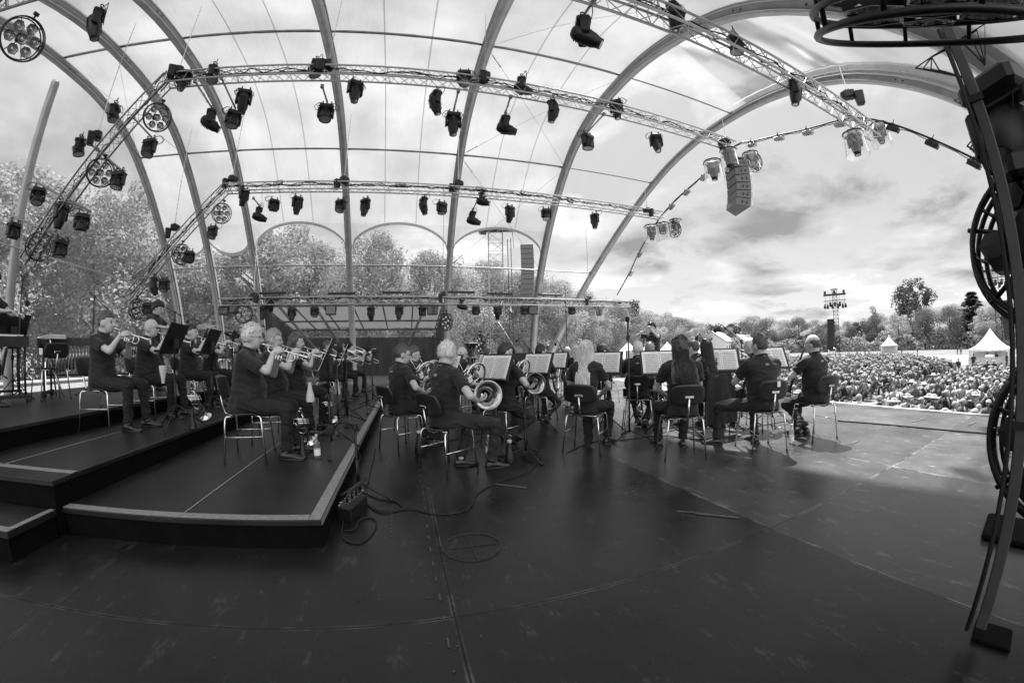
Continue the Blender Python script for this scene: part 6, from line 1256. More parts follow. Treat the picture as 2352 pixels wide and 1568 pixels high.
# ---------------------------------------------------------------- trees
def tree_mesh(seed, kind='broad', nleaf=6500):
    """returns trunk mesh, crown mesh for a tree one unit tall"""
    r = random.Random(seed); tb = MB(); tb.smooth = True
    tb.tube([(0, 0, 0), (.004, .0, .12), (-.004, .003, .35), (.0, 0, .75)], [.026, .020, .016, .005], 7)
    for k in range(9):
        a = r.uniform(0, 6.28); z = r.uniform(.18, .62); l_ = r.uniform(.14, .30); tb.tube([(0, 0, z), (l_*.5*cos(a), l_*.5*sin(a), z+l_*.35), (l_*cos(a), l_*sin(a), z+l_*.75)], [.010, .007, .003], 5)
    cb = MB(); blobs = []
    if kind == 'broad':
        for k in range(60):
            z = r.uniform(.10, .92); e = 1-abs((z-.47)/.50)**2.4; R = .30*max(.12, e)**.6; a = r.uniform(0, 6.28); q = R*r.uniform(.35, 1.)*r.uniform(.75, 1.12); blobs.append((q*cos(a), q*sin(a), z, r.uniform(.065, .13)))
    elif kind == 'poplar':
        for k in range(40): z = r.uniform(.1, .96); R = .12*max(.1, 1-abs((z-.42)/.58)**2)**.7; a = r.uniform(0, 6.28); q = R*r.uniform(.2, 1.); blobs.append((q*cos(a), q*sin(a), z, r.uniform(.035, .07)))
    elif kind == 'loose':
        for k in range(70): z = r.uniform(.12, .95); R = .32*max(.1, 1-abs((z-.55)/.46)**2)**.6; a = r.uniform(0, 6.28); q = R*r.uniform(.5, 1.1); blobs.append((q*cos(a), q*sin(a), z, r.uniform(.05, .11)))
    if kind == 'conifer':
        for k in range(nleaf):
            lv = r.randint(0, 17); z = .08+.051*lv+.02*sin(lv*5.); R = (.31+.05*sin(lv*2.3))*(1-z)**.9+.012; na = 7; z += .02*sin(3*r.randint(0, 2)); a = (int(r.uniform(0, na))+.37*lv)*2*pi/na+r.gauss(0, .16); q = R*(.8+.3*sin(a*2+lv*1.7))*r.random()**.6
            p = Vector((q*cos(a), q*sin(a), z-.30*q+.45*q*q+r.gauss(0, .012)+.015*sin(a*3+lv))); s_ = r.uniform(.008, .018); u = Vector((r.gauss(0, 1), r.gauss(0, 1), r.gauss(0, .4))).normalized()*s_; v = Vector((cos(a), sin(a), -.3))*s_*1.6
            cb.add([p-u, p-u*.2-v*.6, p+u, p+u*.2+v], [(0, 1, 2, 3)])
    else:
        for k in range(nleaf):
            x, y, z, R = blobs[k % len(blobs)]; d = Vector((r.gauss(0, 1), r.gauss(0, 1), r.gauss(0, .85))).normalized(); q = R*(.55+.5*r.random()); nz = 1+.35*noise.noise(d*2.2+Vector((x*9, y*9, z*9)))
            q = R*(.80+.24*r.random()**2) if r.random() < .8 else q; p = Vector((x, y, z))+d*q*nz; s_ = r.uniform(.004, .0095)*(1. if nleaf > 10000 else 1.7); n_ = (d+Vector((r.gauss(0, .33), r.gauss(0, .33), r.gauss(0, .33)+.15))).normalized(); u = n_.orthogonal().normalized()*s_; v = n_.cross(u)
            a = r.uniform(0, 3); u2 = u*cos(a)+v*sin(a); v2 = v*cos(a)-u*sin(a)
            cb.add([p-u2, p-v2*.7, p+u2*.9, p+v2*1.1], [(0, 1, 2, 3)])
    return tb, cb
TM = {}
for key, (kind, lm, n_) in {'b1': ('broad', 'leaf', 27000), 'b2': ('broad', 'leaf_pale', 21000), 'b3': ('broad', 'leaf', 22000), 'b4': ('broad', 'leaf_dark', 9000), 'd1': ('broad', 'leaf_mid', 16000), 'd2': ('broad', 'leaf_mid', 13000), 'pop': ('poplar', 'leaf', 4500), 'loose': ('loose', 'leaf_dark', 9000), 'con': ('conifer', 'leaf_dark', 6500)}.items():
    tb, cb = tree_mesh(len(TM)*7+3, kind, n_); TM[key] = (tb.mesh('trunk', 'bark'), cb.mesh('crown', lm))
def tree(az, d, top_el, key, label, wf=1., rot=None):
    p = azp(az, d); h = 1.22+d*math.tan(radians(top_el))-GZ; h /= .97
    t = thing('tree', label, 'tree', p, rt.uniform(0, 6.28) if rot is None else rot, 'trees around the park'); t.scale = (h*wf, h*wf, h)
    for nm, me in zip(('trunk', 'crown'), TM[key]): o = bpy.data.objects.new(nm, me); S.collection.objects.link(o); o.parent = t
    return t
TL = [(-58, 30, 19, 'b1', 'tall leafy tree at the far left edge behind the milky foil', 1), (-50.5, 36, 20.5, 'b3', 'large tree behind the gable post on the left', 1.), (-44.5, 44, 13, 'b4', 'darker tree in the dip between two large ones on the left', 1.1), (-39.5, 36, 19.8, 'b1', 'large round tree behind the foot of the rearmost arch', 1.), (-34, 42, 15.5, 'b2', 'pale tree between the two rear arches', 1.), (-29.5, 38, 13.5, 'b1', 'lower tree behind the standing drummer', 1.1),
      (-25.5, 46, 15.2, 'b2', 'pale tree left of the left scallop in the foil wall', 1.), (-19.4, 38, 18.0, 'b1', 'tall tree filling the left scalloped foil window', 1.0), (-14.5, 42, 16.6, 'b3', 'tree right of the tallest one in the left foil window', .9), (-10.5, 48, 14.5, 'b2', 'pale tree just left of the middle arch', 1.), (-5.8, 37, 18.2, 'b1', 'tall tree just right of the middle arch', .8), (-1., 46, 13.5, 'b2', 'lower pale tree in the middle foil window', 1.),
      (4.2, 42, 15.6, 'b3', 'tree at the right end of the middle foil window', .85), (8.8, 52, 13.0, 'b2', 'pale tree left of the lattice mast', 1.), (12.0, 56, 13.8, 'b1', 'tree straight behind the lattice mast', .9), (16.5, 58, 12.2, 'b3', 'tree behind the hanging dark loudspeaker column', 1.), (20, 60, 11.6, 'b1', 'tree left of the foil arch foot', 1.), (23.2, 62, 11.3, 'b2', 'pale tree between the foil arch and the front arch', .9),
      (26.2, 74, 9.2, 'b1', 'tree behind the foot of the leaning front arch', 1.), (28.8, 82, 7.9, 'b2', 'bright tree directly right of the front arch foot', 1.), (31.2, 88, 7.6, 'b1', 'bright round tree left of the conductor', .9), (33.6, 98, 6.8, 'b3', 'tree behind the raised hands of the conductor', .95), (36., 108, 6.1, 'b2', 'pale tree behind the conductor', 1.), (38.6, 124, 5.2, 'b1', 'tree right of the conductor', 1.1), (41.2, 138, 4.7, 'b3', 'tree above the wavy-haired woman', 1.1), (43.6, 158, 4.0, 'b2', 'low tree left of the pale house', 1.1),
      (46., 210, 3.5, 'b4', 'dark tree over the roof of the pale house', 1.3), (48.4, 190, 2.7, 'pop', 'small pointed tree in front of the pale house', 1.6), (49.6, 215, 3.6, 'b4', 'tree behind the right part of the pale house', 1.3), (51.5, 180, 4.1, 'b3', 'rounded tree right of the pale house', 1.), (53.6, 186, 3.8, 'b1', 'tree between the heavy-set man and the house', 1.), (55.8, 184, 3.6, 'b2', 'tree over the head of the heavy-set man', 1.), (57.9, 182, 3.7, 'b1', 'tree left of the balding man', 1.), (60.2, 186, 3.1, 'b3', 'tree behind the balding man', 1.), (62., 178, 3.0, 'b1', 'tree left of the left light mast', 1.), (64.4, 184, 2.7, 'b3', 'low tree right of the left light mast', 1.),
      (66., 188, 2.9, 'b4', 'dark tree left of the small far tent', 1.1), (68., 182, 3.5, 'b1', 'round tree above the small far tent', .9), (67.6, 220, 4.5, 'pop', 'slender dark treetop sticking up behind the round trees', .9), (70.6, 176, 3.4, 'b2', 'bright round tree right of the small far tent', 1.), (72.8, 196, 7.0, 'loose', 'very tall loose tree standing above all others', .72), (73.8, 172, 3.8, 'b1', 'round tree under the tallest one', .95), (76.7, 168, 3.9, 'b1', 'dense round tree left of the conifer', .85), (79.3, 176, 5.2, 'con', 'dark conifer with drooping branches', 1.5), (78.4, 200, 3.2, 'b4', 'dark tree at the foot of the conifer', 1.2), (80.8, 166, 3.6, 'b2', 'bright tree behind the near white tent', 1.), (82.6, 180, 3.2, 'b4', 'dark tree behind the right light mast', 1.1), (84.2, 150, 3.8, 'b1', 'tree at the right edge beyond the light mast', 1.), (86.2, 140, 4.4, 'b3', 'last tree at the right edge', 1.1),
      (-64, 34, 18, 'b3', 'tree outside the left edge of the foil', 1.)]
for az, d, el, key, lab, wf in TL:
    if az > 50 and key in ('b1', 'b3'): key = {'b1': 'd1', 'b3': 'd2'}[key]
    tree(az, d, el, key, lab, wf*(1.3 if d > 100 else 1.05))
# hedge and bushes under the trees
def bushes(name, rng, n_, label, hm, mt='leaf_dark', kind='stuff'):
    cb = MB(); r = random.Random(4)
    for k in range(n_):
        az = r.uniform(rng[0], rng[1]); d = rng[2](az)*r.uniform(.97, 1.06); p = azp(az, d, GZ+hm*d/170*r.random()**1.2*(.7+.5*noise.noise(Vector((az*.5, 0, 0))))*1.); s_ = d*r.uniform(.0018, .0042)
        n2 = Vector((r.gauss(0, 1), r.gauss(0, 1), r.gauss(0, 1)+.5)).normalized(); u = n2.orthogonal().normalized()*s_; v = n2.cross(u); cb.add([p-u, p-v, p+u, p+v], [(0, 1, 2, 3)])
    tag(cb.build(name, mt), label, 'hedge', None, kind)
def dln(az): return float(np.interp(az, [-65, -20, 10, 25, 35, 45, 60, 90], [34, 42, 56, 74, 100, 165, 180, 160]))
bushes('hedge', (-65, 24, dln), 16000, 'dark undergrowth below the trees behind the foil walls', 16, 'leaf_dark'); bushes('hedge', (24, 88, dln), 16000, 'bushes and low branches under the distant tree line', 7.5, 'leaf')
bushes('reed_bed', (50.5, 56.5, lambda a: 95), 4500, 'pale feathery reeds behind the players on the right', 5, 'leaf_pale')
# ---------------------------------------------------------------- house, van, low wall
def house(az, d, w_, dep, eave, ridge, label, rot):
    t = thing('house', label, 'house', azp(az, d), rot); b = MB(); b.box((0, 0, eave/2), (w_, dep, eave)); b.add([(-w_/2, -dep/2, eave), (-w_/2, dep/2, eave), (-w_/2, 0, ridge-.3)], [(0, 2, 1)]); b.add([(w_/2, -dep/2, eave), (w_/2, dep/2, eave), (w_/2, 0, ridge-.3)], [(0, 1, 2)]); b.build('wall', 'white', t)
    b = MB(); e = .5
    for s_ in (-1, 1): b.add([(-w_/2-e, s_*(dep/2+e), eave-.3), (w_/2+e, s_*(dep/2+e), eave-.3), (w_/2+e, 0, ridge), (-w_/2-e, 0, ridge), (-w_/2-e, s_*(dep/2+e), eave-.1), (w_/2+e, s_*(dep/2+e), eave-.1), (w_/2+e, 0, ridge+.2), (-w_/2-e, 0, ridge+.2)], [(0, 1, 2, 3), (4, 5, 6, 7), (0, 1, 5, 4), (1, 2, 6, 5), (0, 3, 7, 4)])
    b.build('roof', 'roof_tile', t)
    for k in range(4): b = MB(); b.box((-w_/2+w_*(k+.5)/4, -dep/2-.03, eave*.55), (1.1, .08, 1.5)); b.build('window', 'leaf_dark' if 0 else 'matt_black', t)
    b = MB(); b.lathe([(.45, 0), (.45, .05)], 12, TRN(-w_/2-.03, 0, eave+1) @ ry(-pi/2)); b.build('window', 'matt_black', t)
mat('roof_tile', .42, .8, var=.15, vscale=3)
house(46.6, 165, 18, 11, 5.6, 9.4, 'pale house with a light gabled roof among the trees', radians(30)); house(50.3, 175, 16, 9, 4.5, 8.2, 'second pale roof right of the gabled house', radians(20))
t = thing('van', 'white van parked beyond the crowd left of the left light mast', 'van', azp(62.2, 120), radians(30)); b = MB(); b.box((0, 0, 1.25), (5.2, 2., 1.9), bev=.25); b.build('body', 'white', t); b = MB(); b.box((-2.62, 0, 1.6), (.06, 1.6, .6)); b.box((-1.6, -1.01, 1.6), (.8, .04, .55)); b.build('window', 'matt_black', t)
for sx in (-1.6, 1.6): b = MB(); b.lathe([(.36, -1.02), (.36, -.8)], 14, TRN(sx, 0, .36) @ rx(pi/2)); b.lathe([(.36, .8), (.36, 1.02)], 14, TRN(sx, 0, .36) @ rx(pi/2)); b.build('wheel', 'rubber', t)
b = MB(); b.box((0, 0, 1.1), (.3, 16, 2.2), bev=.03); b.box((.0, 0, 2.24), (.4, 16, .08)); o = b.build('low_wall', 'offwhite', None, (-16.5, 12, GZ)); tag(o, 'low pale wall outside the foil behind the mallet instruments', 'wall')
for i, (az, d) in enumerate(((-48, 22), (-42.5, 24))):
    t = thing('lamp_post', 'short pale bollard lamp outside the milky foil, %s' % ['left one', 'right one'][i], 'lamp post', azp(az, d), 0); b = MB(); b.tube([(0, 0, 0), (0, 0, 3.4)], .05, 8); b.build('pole', 'offwhite', t); b = MB(); b.box((0, 0, 3.7), (.35, .35, .7), bev=.03); b.box((0, 0, 4.08), (.45, .45, .06)); b.build('lamp', 'offwhite', t)
# ---------------------------------------------------------------- dark backstage canopy behind the foil wall
cv = thing('backstage_canopy', 'dark open canopy with rafters and black curtains behind the foil wall', 'canopy', (-3.4, 24, GZ)); g0 = 4.5-GZ; x0, x1 = -5.9, 5.8; zb = 3.35-GZ
b = MB(); b.box((0, -.05, g0-.12), (x1-x0, .12, .28)); b.box((0, 7.05, zb-.10), (x1-x0, .1, .14)); b.box((0, 3.5, (g0+zb)/2-.28), (x1-x0, .08, .12)); b.build('beam', 'black_metal', cv)
leafmat('canopy_cloth', .16); MATS['canopy_cloth'].node_tree.nodes['Mix Shader'].inputs[0].default_value = .3
b = MB(); b.smooth = True; g_ = [[Vector((x0+(x1-x0)*i/36, 7*j/8, g0+(zb-g0)*j/8-.12*abs(sin(pi*i/36*6))*0-.10*sin(pi*j/8)+.06*abs(sin(pi*i/6)))) for j in range(9)] for i in range(37)]; b.sheet(g_); b.build('roof_cloth', 'canopy_cloth', cv)
for i in range(7): x = x0+.1+(x1-x0-.2)*i/6; b = MB(); b.tube([(x, 0, g0-.1), (x, 7, zb-.1)], .06, 4); b.build('rafter', 'black_metal', cv)
b = MB(); b.tube([(-2.4, .0, g0-.2), (-.6, 3.5, 2.8), (-.6, 3.5, 0)], .09, 4); b.tube([(x0+1.2, 0, g0-.2), (x0+3.2, 3.5, 3.2)], .09, 4); b.tube([(x1-1.2, 0, g0-.2), (x1-2.6, 3.5, 3.2)], .09, 4); b.build('brace', 'alu_dark', cv)
for x in (x0+.1, x1-.1): b = MB(); b.box((x, 0, g0/2), (.18, .18, g0-.3)); b.build('post', 'black_metal', cv)
b = MB(); b.smooth = True; top = 2.62-GZ
b.sheet([[Vector((x0+(x1-x0)*i/80, 7.1+.10*sin(i*.9)+.05*sin(i*2.3), z)) for z in (0, top*.5, top)] for i in range(81)]); b.build('back_curtain', 'molton', cv)
b = MB(); b.smooth = True
for x in (x0, x1): b.sheet([[Vector((x+.06*sin(j*1.3), 7*j/24, z)) for z in (0, (g0+(zb-g0)*j/24-.1))] for j in range(25)])
b.build('side_curtain', 'molton', cv); b = MB(); b.box((0, 6.9, top+.1), (x1-x0-.4, .05, .05)); b.build('rail', 'alu', cv)
# ---------------------------------------------------------------- lattice mast with hanging loudspeakers behind the foil
def lattice(b, p, h, w_, n_, r_=.03, br=.014):
    for sx in (-1, 1):
        for sy in (-1, 1): b.tube([(p[0]+sx*w_/2, p[1]+sy*w_/2, p[2]), (p[0]+sx*w_/2, p[1]+sy*w_/2, p[2]+h)], r_, 5)
    for k in range(n_):
        z0, z1 = p[2]+h*k/n_, p[2]+h*(k+1)/n_
        for (ax, ay), (bx_, by_) in (((-1, -1), (1, -1)), ((1, -1), (1, 1)), ((1, 1), (-1, 1)), ((-1, 1), (-1, -1))):
            A = (p[0]+ax*w_/2, p[1]+ay*w_/2); B = (p[0]+bx_*w_/2, p[1]+by_*w_/2); b.tube([(*A, z0), (*B, z1)] if k % 2 else [(*B, z0), (*A, z1)], br, 4); b.tube([(*A, z1), (*B, z1)], br, 4)
mc = azp(13.7, 30); mt_ = thing('lattice_mast', 'tall lattice mast seen through the foil right of the canopy', 'mast', mc, radians(-14)); hh = 1.22+30*math.tan(radians(18.6))-GZ
b = MB(); lattice(b, (0, 0, 0), hh, 1.15, 14, .045, .022); b.build('lattice', 'alu_dark', mt_); b = MB(); b.box((.3, 0, hh+.1), (3.4, 1.3, .10)); b.tube([(-1.3, -.6, hh), (-1.3, -.6, hh-.5)], .04, 5); b.box((-1., 0, hh-.1), (.5, .6, .35)); b.build('head_frame', 'black_metal', mt_)
b = MB(); b.tube([(1.4, 0, hh), (1.5, .0, hh-1.6)], .03, 5); b.tube([(.5, -.4, hh*.55), (-3.4, -.4, 0)], .04, 5); b.tube([(-.5, -.4, hh*.5), (3.6, -.4, 0)], .04, 5); b.build('brace', 'alu_dark', mt_)
ls = thing('line_array', 'dark loudspeaker column hanging behind the foil beside the lattice mast', 'loudspeaker', azp(18.6, 30, 1.22+30*math.tan(radians(16.3))), radians(-19))
for k in range(13): b = MB(); b.box((.02*k-.0018*k*k*2, 0, -.42*k-.2), (1.05, .7, .39), bev=.03); c_ = b.build('cabinet', 'mid_grey', ls); c_.rotation_euler = (0, 0, 0)
for i, (az_, el_) in enumerate(((15.6, 17.2), (16.1, 17.3))):
    pipe('cable_drop', azp(az_, 29, 1.22+29*math.tan(radians(el_))), azp(az_+.1, 29, 1.5), .035, 'dark cable bundle hanging by the lattice mast, %s one' % ['left', 'right'][i], 'cable', 'rubber')
# ---------------------------------------------------------------- light masts over the crowd
def light_mast(az, d, top, label, side, wbar=3.8):
    t = thing('light_mast', label, 'light mast', azp(az, d), radians(-az)); h = 1.22+d*math.tan(radians(top))-GZ; b = MB(); lattice(b, (0, 0, 0), h, .75, 20, .05, .025); b.build('lattice', 'black_metal', t)
    b = MB(); b.box((0, 0, h-.9), (wbar, .3, .32)); b.box((0, 0, h-1.9), (wbar, .12, .10)); b.box((0, 0, h-2.3), (wbar*.9, .12, .08)); b.box((0, 0, h), (1.2, .8, .1))
    for x in (-1.6, -.8, .8, 1.6): b.tube([(x, 0, h-2.3), (x, 0, h-.9)], .03, 4)
    b.build('crossbar', 'black_metal', t)
    for k in range(9): x = -wbar/2+.2+(wbar-.4)*k/8; b = MB(); zz_ = h-2.5-.35*(k % 2)-(.3 if k in (0, 8) else 0); b.box((x, -.1, zz_+.25), (.3, .3, .16)); b.ball((x+.05*(k % 3-1), -.2, zz_-.15), (.22, .24, .34), 8, 6); b.build('lamp', 'matt_black', t)
    for k in range(3): x = (-1.6, 0, 1.6)[k]; b = MB(); b.box((x, 0, h-.45), (.4, .4, .5), bev=.05); b.build('hoist', 'matt_black', t)
    for k in range(13): b = MB(); b.box((side*(.95+.004*k*k*.5), -.35, h-5.2-.40*k), (1.15, .8, .37), bev=.03); b.build('cabinet', 'matt_black', t)
    b = MB(); b.box((0, 0, .6), (2.4, 2.4, 1.2), bev=.05); b.build('base', 'offwhite', t)
light_mast(62.9, 75, 7.0, 'left light mast over the crowd with crossbar and loudspeaker column', -1); light_mast(82.1, 70, 8.0, 'right light mast over the near white tent', 1)
# ---------------------------------------------------------------- pagoda tents
mat('tent_cloth', .78, .6, var=.04)
def pagoda(az, d, w_, eave, peak, label, rot, curtain=True):
    t = thing('pagoda_tent', label, 'tent', azp(az, d), rot, 'white pagoda tents'); b = MB(); b.smooth = True; n_ = 10; g_ = []
    for j in range(n_+1):
        u = j/n_; hw = w_/2*(1-u)**1.0; z = eave+(peak-eave)*(u**1.9*.75+u*.25); hw = max(hw, .04)
        ring_ = []
        for s_ in range(4):
            A = [(-1, -1), (1, -1), (1, 1), (-1, 1)][s_]; B = [(1, -1), (1, 1), (-1, 1), (-1, -1)][s_]
            for q in range(4): f = q/4; ring_.append(Vector((hw*(A[0]+(B[0]-A[0])*f), hw*(A[1]+(B[1]-A[1])*f), z-.06*sin(pi*f)*(1-u))))
        ring_.append(ring_[0]); g_.append(ring_)
    b.sheet(g_, False); b.build('roof', 'tent_cloth', t); b = MB(); hw = w_/2
    for A, B in (((-1, -1), (1, -1)), ((1, -1), (1, 1)), ((1, 1), (-1, 1)), ((-1, 1), (-1, -1))): b.sheet([[Vector((hw*(A[0]+(B[0]-A[0])*q/12), hw*(A[1]+(B[1]-A[1])*q/12), eave)), Vector((hw*1.01*(A[0]+(B[0]-A[0])*q/12), hw*1.01*(A[1]+(B[1]-A[1])*q/12), eave-.28+.05*abs(sin(q*pi/2)))) ] for q in range(13)])
    b.build('valance', 'tent_cloth', t)
    for A in ((-1, -1), (1, -1), (1, 1), (-1, 1)): b = MB(); b.tube([(hw*.97*A[0], hw*.97*A[1], 0), (hw*.97*A[0], hw*.97*A[1], eave)], .05, 6); b.build('pole', 'alu', t)
    if curtain:
        for A in ((-1, -1), (1, -1)):
            b = MB(); b.smooth = True; b.sheet([[Vector((hw*A[0]*(.97-.16*q/6*(1 if z_ > .3 else .7)), -hw*.98+.05*sin(q*2.4), z_*eave)) for z_ in (0, .4, .7, 1)] for q in range(7)]); b.build('curtain', 'tent_cloth', t)
        b = MB(); b.box((0, hw*.97, eave/2), (w_*.95, .03, eave)); b.build('back_wall', 'tent_cloth', t)
    return t
pagoda(81.1, 60, 4.6, 2.05, 4.35, 'white pagoda tent beside the aisle at the right', radians(-85)); pagoda(69.4, 135, 4.8, 2.3, 5.4, 'small far white pagoda tent at the edge of the field', radians(-70))
for i, (az, d) in enumerate(((33.6, 48), (36.6, 56), (39.4, 60), (43.9, 64))): pagoda(az, d, 5, 2.3, 4.3, 'white tent peak visible between the players, %s' % ['left of the grey-haired man', 'right of the grey-haired man', 'right of the conductor', 'left of the dark long-haired woman'][i], radians(-az), False)
t = thing('crowd_barrier', 'pale mesh barrier in front of the white pagoda tent', 'barrier', azp(81.2, 55.5), radians(-83)); b = MB(); [b.box((x, 0, .6), (.05, .05, 1.2)) for x in (-2.5, -1.2, 0, 1.2, 2.5)]; b.box((0, 0, 1.2), (5, .05, .05)); b.box((0, 0, .1), (5, .05, .05)); b.build('frame', 'alu', t); b = MB(); b.box((0, .01, .65), (4.9, .012, 1.0)); b.build('mesh_panel', 'offwhite', t)
b = MB(); b.box((0, 0, .95), (3.2, .8, .9), bev=.08); tag(b.build('mixing_desk', 'white', None, azp(81.1, 58)), 'white covered desk under the pagoda tent', 'desk')
b = MB()
for k in range(60): a = 63.5+k*.4; p = azp(a, 150); b.box((p.x, p.y, GZ+.9), (.08, .08, 1.8))
for z in (.4, 1.1, 1.75): b.tube([azp(63.5+k*.8, 150, GZ+z) for k in range(30)], .03, 4)
tag(b.build('field_fence', 'alu_dark'), 'low wire fence along the far edge of the field', 'fence')
# aisle matting
P = [Vector((10.5, 7.68, GZ+.012)), Vector((21.9, 8.1, GZ+.012)), Vector((50, 9.15, GZ+.012))]; b = MB(); b.sheet([[p+Vector((0, -.19, 0)), p+Vector((0, .19, 0))] for p in P], False); tag(b.build('cable_ramp', 'white'), 'long white strip running down the aisle through the crowd', 'floor strip')
# ---------------------------------------------------------------- audience
for n_, v in (('cr_white', .34), ('cr_pale', .18), ('cr_mid', .10), ('cr_dark', .03), ('cr_skin', .20), ('cr_hairl', .3), ('cr_haird', .05), ('cr_hat', .32)): mat(n_, v, .9)
CM = ['cr_skin', 'top', 'bottom', 'hair', 'hat', 'cr_mid']
def spectator(seed, hat, low, arms):
    r = random.Random(seed); b = MB(); b.smooth = True; z0 = .42 if not low else .16; M = ry(r.uniform(-.15, .12)); n_ = 8
    b.cur = 1; loft(b, [(-.05, 0, z0-.02, .12, .17), (-.04, 0, z0+.2, .13, .18), (-.02, 0, z0+.42, .12, .20), (-.02, 0, z0+.52, .08, .14), (-.01, 0, z0+.56, .05, .06)], n_, M)
    b.cur = 2
    for s_ in (-1, 1): kx = .42; b.tube([(-.03, s_*.10, z0+.04), (kx, s_*(.13+.05*low), z0+(.06 if not low else .30)), (kx+.06+.25*low, s_*.13, .05)], [.085, .065, .05], 6)
    b.cur = 0; ry_ = {'lap': ((.12, .24, z0+.25), (.30, .12, z0+.18)), 'face': ((.16, .25, z0+.24), (.14, .10, z0+.60)), 'side': ((.0, .30, z0+.22), (.2, .30, z0+.12))}[arms]
    for s_ in (-1, 1): b.cur = 1; b.tube([(-.02, s_*.17, z0+.48), (ry_[0][0], s_*ry_[0][1], ry_[0][2])], [.06, .05], 6); b.cur = 0; b.tube([(ry_[0][0], s_*ry_[0][1], ry_[0][2]), (ry_[1][0], s_*ry_[1][1], ry_[1][2])], [.04, .03], 6)
    hc = Vector((.01, 0, z0+.70)); b.cur = 0; b.ball(hc, (.095, .078, .115), 8, 6, M); b.cur = 3; b.ball(hc+Vector((-.025, 0, .028)), (.098, .088, .115), 8, 6, M)
    if hat == 'cap': b.cur = 4; b.ball(hc+Vector((-.01, 0, .05)), (.105, .09, .085), 8, 5, M); b.box(hc+Vector((.12, 0, .06)), (.09, .12, .012), M)
    if hat == 'sun': b.cur = 4; b.lathe([(.20, .035), (.10, .055), (.092, .13), (.05, .155), (0, .16)], 10, M @ Matrix.Translation(hc), cap=False)
    if not low: b.cur = 5; b.tube([(-.24, .2, .02), (-.18, .2, .9)], .015, 4); b.tube([(-.24, -.2, .02), (-.18, -.2, .9)], .015, 4); b.box((-.19, 0, .68), (.02, .42, .36)); b.box((0, 0, .38), (.42, .42, .03)); b.tube([(.18, .2, .38), (.2, .2, .0)], .014, 4); b.tube([(.18, -.2, .38), (.2, -.2, .0)], .014, 4)
    return b
VAR = []; seedc = 0
for hat in ('no', 'no', 'cap', 'no', 'sun'):
    for low in (0, 1):
        for arms in ('lap', 'face'):
            seedc += 1; VAR.append((hat, low, arms, spectator(seedc, hat, low, arms)))
PAL = [('dark', 'cr_dark', 'cr_dark', 'cr_haird'), ('white', 'cr_white', 'cr_dark', 'cr_haird'), ('pale', 'cr_pale', 'cr_mid', 'cr_hairl'), ('dark', 'cr_dark', 'cr_mid', 'cr_haird'), ('grey', 'cr_mid', 'cr_pale', 'cr_hairl'), ('white', 'cr_white', 'cr_pale', 'cr_hairl'), ('dark', 'cr_dark', 'cr_dark', 'cr_hairl')]
CAT = {}
def variant_mesh(vi, pi_):
    if (vi, pi_) not in CAT:
        c_, top, bot, hr = PAL[pi_]; CAT[(vi, pi_)] = VAR[vi][3].mesh('spectator', ['cr_skin', top, bot, hr, 'cr_hat', 'cr_mid'])
    return CAT[(vi, pi_)]
rc = random.Random(77); seats = []
def ycl(x): return 7.68+(x-10.5)*.0372
for row in range(0, 57):
    x = 13.4+row*1.22
    for side in (1, -1):
        k = 0; y = ycl(x)+(2.1 if side > 0 else -.9)
        while True:
            yy = y+side*k*(.80 if row < 12 else .68); az_ = math.degrees(atan2(x, yy)); k += 1
            if side > 0 and (az_ < 47 or yy > 44): break
            if side < 0 and (az_ > 93): break
            if side > 0 and x > 46+2.0*(yy-9) and x > 48: continue
            if side < 0 and (x > 50 or (x > 46 and yy > 1)): continue
            if az_ > 87.5: continue
            if rc.random() < .10+.35*max(0, noise.noise(Vector((x*.25, yy*.25, 3)))): continue
            seats.append((x+rc.uniform(-.22, .22), yy+rc.uniform(-.14, .14), row, side, k))
seats.sort(key=lambda s: hypot(s[0], s[1]))
IND = seats[:296]; REST = seats[296:]
for x, y, row, side, k in IND:
    vi, pi_ = rc.randrange(len(VAR)), rc.randrange(len(PAL))
    while (VAR[vi][1] == 0 and rc.random() < (.85 if row < 5 else .3)) or (VAR[vi][0] == 'sun' and rc.random() < .5): vi = rc.randrange(len(VAR))
    hat, low, arms, _ = VAR[vi]; o = bpy.data.objects.new('spectator', variant_mesh(vi, pi_)); S.collection.objects.link(o)
    o.location = (x, y, GZ); o.rotation_euler = (0, 0, pi+rc.uniform(-.35, .35)-.15); s_ = rc.uniform(1.02, 1.2); o.scale = (s_*1.1, s_*1.12, s_*.94)
    hd = {'no': 'bareheaded', 'cap': 'in a cap', 'sun': 'in a sun hat'}[hat]
    tag(o, '%s spectator in a %s top, %s from the aisle, %s row, %s block' % ({'no': 'bareheaded', 'cap': 'capped', 'sun': 'sun-hatted'}[hat], PAL[pi_][0], ORD[k-1] if k <= 18 else 'number %d' % k, ORD[row] if row < 18 else 'number %d' % row, 'left' if side > 0 else 'right'), 'spectator', 'people seated on the lawn')
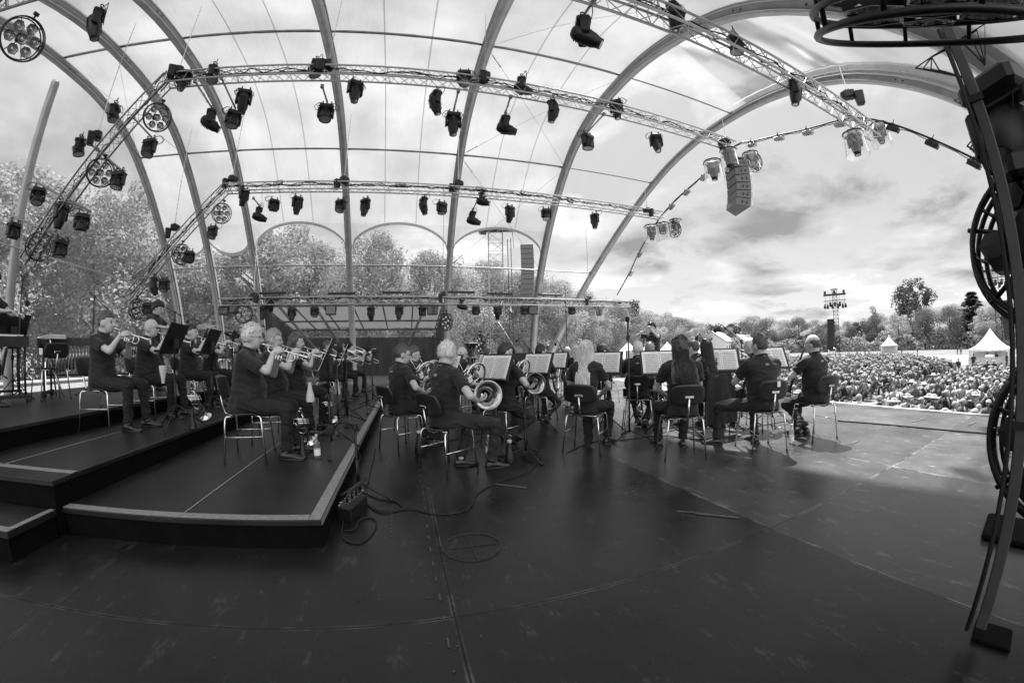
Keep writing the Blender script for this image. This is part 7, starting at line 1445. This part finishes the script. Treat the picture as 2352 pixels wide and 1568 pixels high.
# the rest of the crowd as one mass
allv = {}; base = []
VA = []
for vi, (hat, low, arms, b) in enumerate(VAR): VA.append((np.array(b.v), b.f, b.mi))
VV = []; FF = []; MI = []; off = 0; crm = ['cr_skin', 'cr_white', 'cr_pale', 'cr_mid', 'cr_dark', 'cr_haird', 'cr_hairl', 'cr_hat']; ix = {m: i for i, m in enumerate(crm)}
REST = REST[:3200]
for q, (x, y, row, side, k) in enumerate(REST):
    vi, pi_ = rc.randrange(len(VAR)), rc.randrange(len(PAL)); c_, top, bot, hr = PAL[pi_]; v, f, mi = VA[vi]; a = pi+rc.uniform(-.4, .4); ca, sa = cos(a), sin(a)
    w_ = np.stack([(v[:, 0]*ca-v[:, 1]*sa)*1.2+x, (v[:, 0]*sa+v[:, 1]*ca)*1.2+y, v[:, 2]*rc.uniform(.94, 1.1)+GZ], 1); VV.append(w_); lut = [ix['cr_skin'], ix[top], ix[bot], ix[hr], ix['cr_hat'], ix['cr_mid']]
    FF += [[off+i for i in fc] for fc in f]; MI += [lut[m] for m in mi]; off += len(v)
me = bpy.data.meshes.new('crowd'); me.from_pydata(np.concatenate(VV).tolist(), [], FF); [me.materials.append(MATS[m]) for m in crm]; me.polygons.foreach_set('material_index', MI); me.update()
o = bpy.data.objects.new('crowd', me); S.collection.objects.link(o); tag(o, 'dense mass of seated people filling the lawn farther back', 'crowd', None, 'stuff')
# a few standing people around the tents
def stander(p, yaw, label, top, s_=1.):
    b = MB(); b.smooth = True; b.cur = 1; loft(b, [(0, 0, .86, .11, .17), (0, 0, 1.1, .11, .17), (0, 0, 1.38, .11, .21), (0, 0, 1.47, .06, .10)], 10); b.cur = 2
    for q in (-1, 1): b.tube([(0, q*.09, .92), (.02, q*.1, .5), (0, q*.11, .04)], [.095, .07, .05], 7)
    for q in (-1, 1): b.cur = 1; b.tube([(0, q*.2, 1.4), (.0, q*.26, 1.14)], [.055, .05], 6); b.cur = 0; b.tube([(0, q*.26, 1.14), (.12, q*.22, .92)], [.04, .03], 6)
    b.cur = 0; b.ball((0.01, 0, 1.60), (.095, .08, .12), 10, 7); b.cur = 3; b.ball((-.02, 0, 1.63), (.1, .088, .12), 10, 7); o = b.build('person', ['cr_skin', top, 'cr_dark', 'cr_haird'], None, p); o.rotation_euler = (0, 0, yaw); tag(o, label, 'person', 'standing people by the tents')
for i, (az, d, top, lab) in enumerate(((79.2, 52, 'cr_dark', 'steward in dark clothes standing at the left corner of the barrier'), (82.8, 54, 'cr_dark', 'steward in dark clothes at the right corner of the barrier'), (80.7, 58.5, 'cr_dark', 'technician in dark clothes behind the white desk, left'), (81.7, 58.5, 'cr_dark', 'technician in dark clothes behind the white desk, right'), (77.4, 105, 'cr_dark', 'dark-clothed person standing left of the pagoda tent far back'), (77.8, 106, 'cr_pale', 'pale-clothed person standing far back left of the pagoda tent'), (66.4, 118, 'cr_dark', 'dark-clothed person standing left of the small far tent'), (66.9, 118, 'cr_white', 'white-clothed person standing left of the small far tent'), (70.9, 120, 'cr_dark', 'dark-clothed person right of the small far tent'), (64.4, 95, 'cr_white', 'white-clothed person standing at the back edge of the crowd'), (65.4, 92, 'cr_pale', 'pale-clothed person walking at the back edge of the crowd'), (72.8, 100, 'cr_dark', 'dark-clothed person standing behind the crowd centre'))): stander(azp(az, d), i*1.3, lab, top)
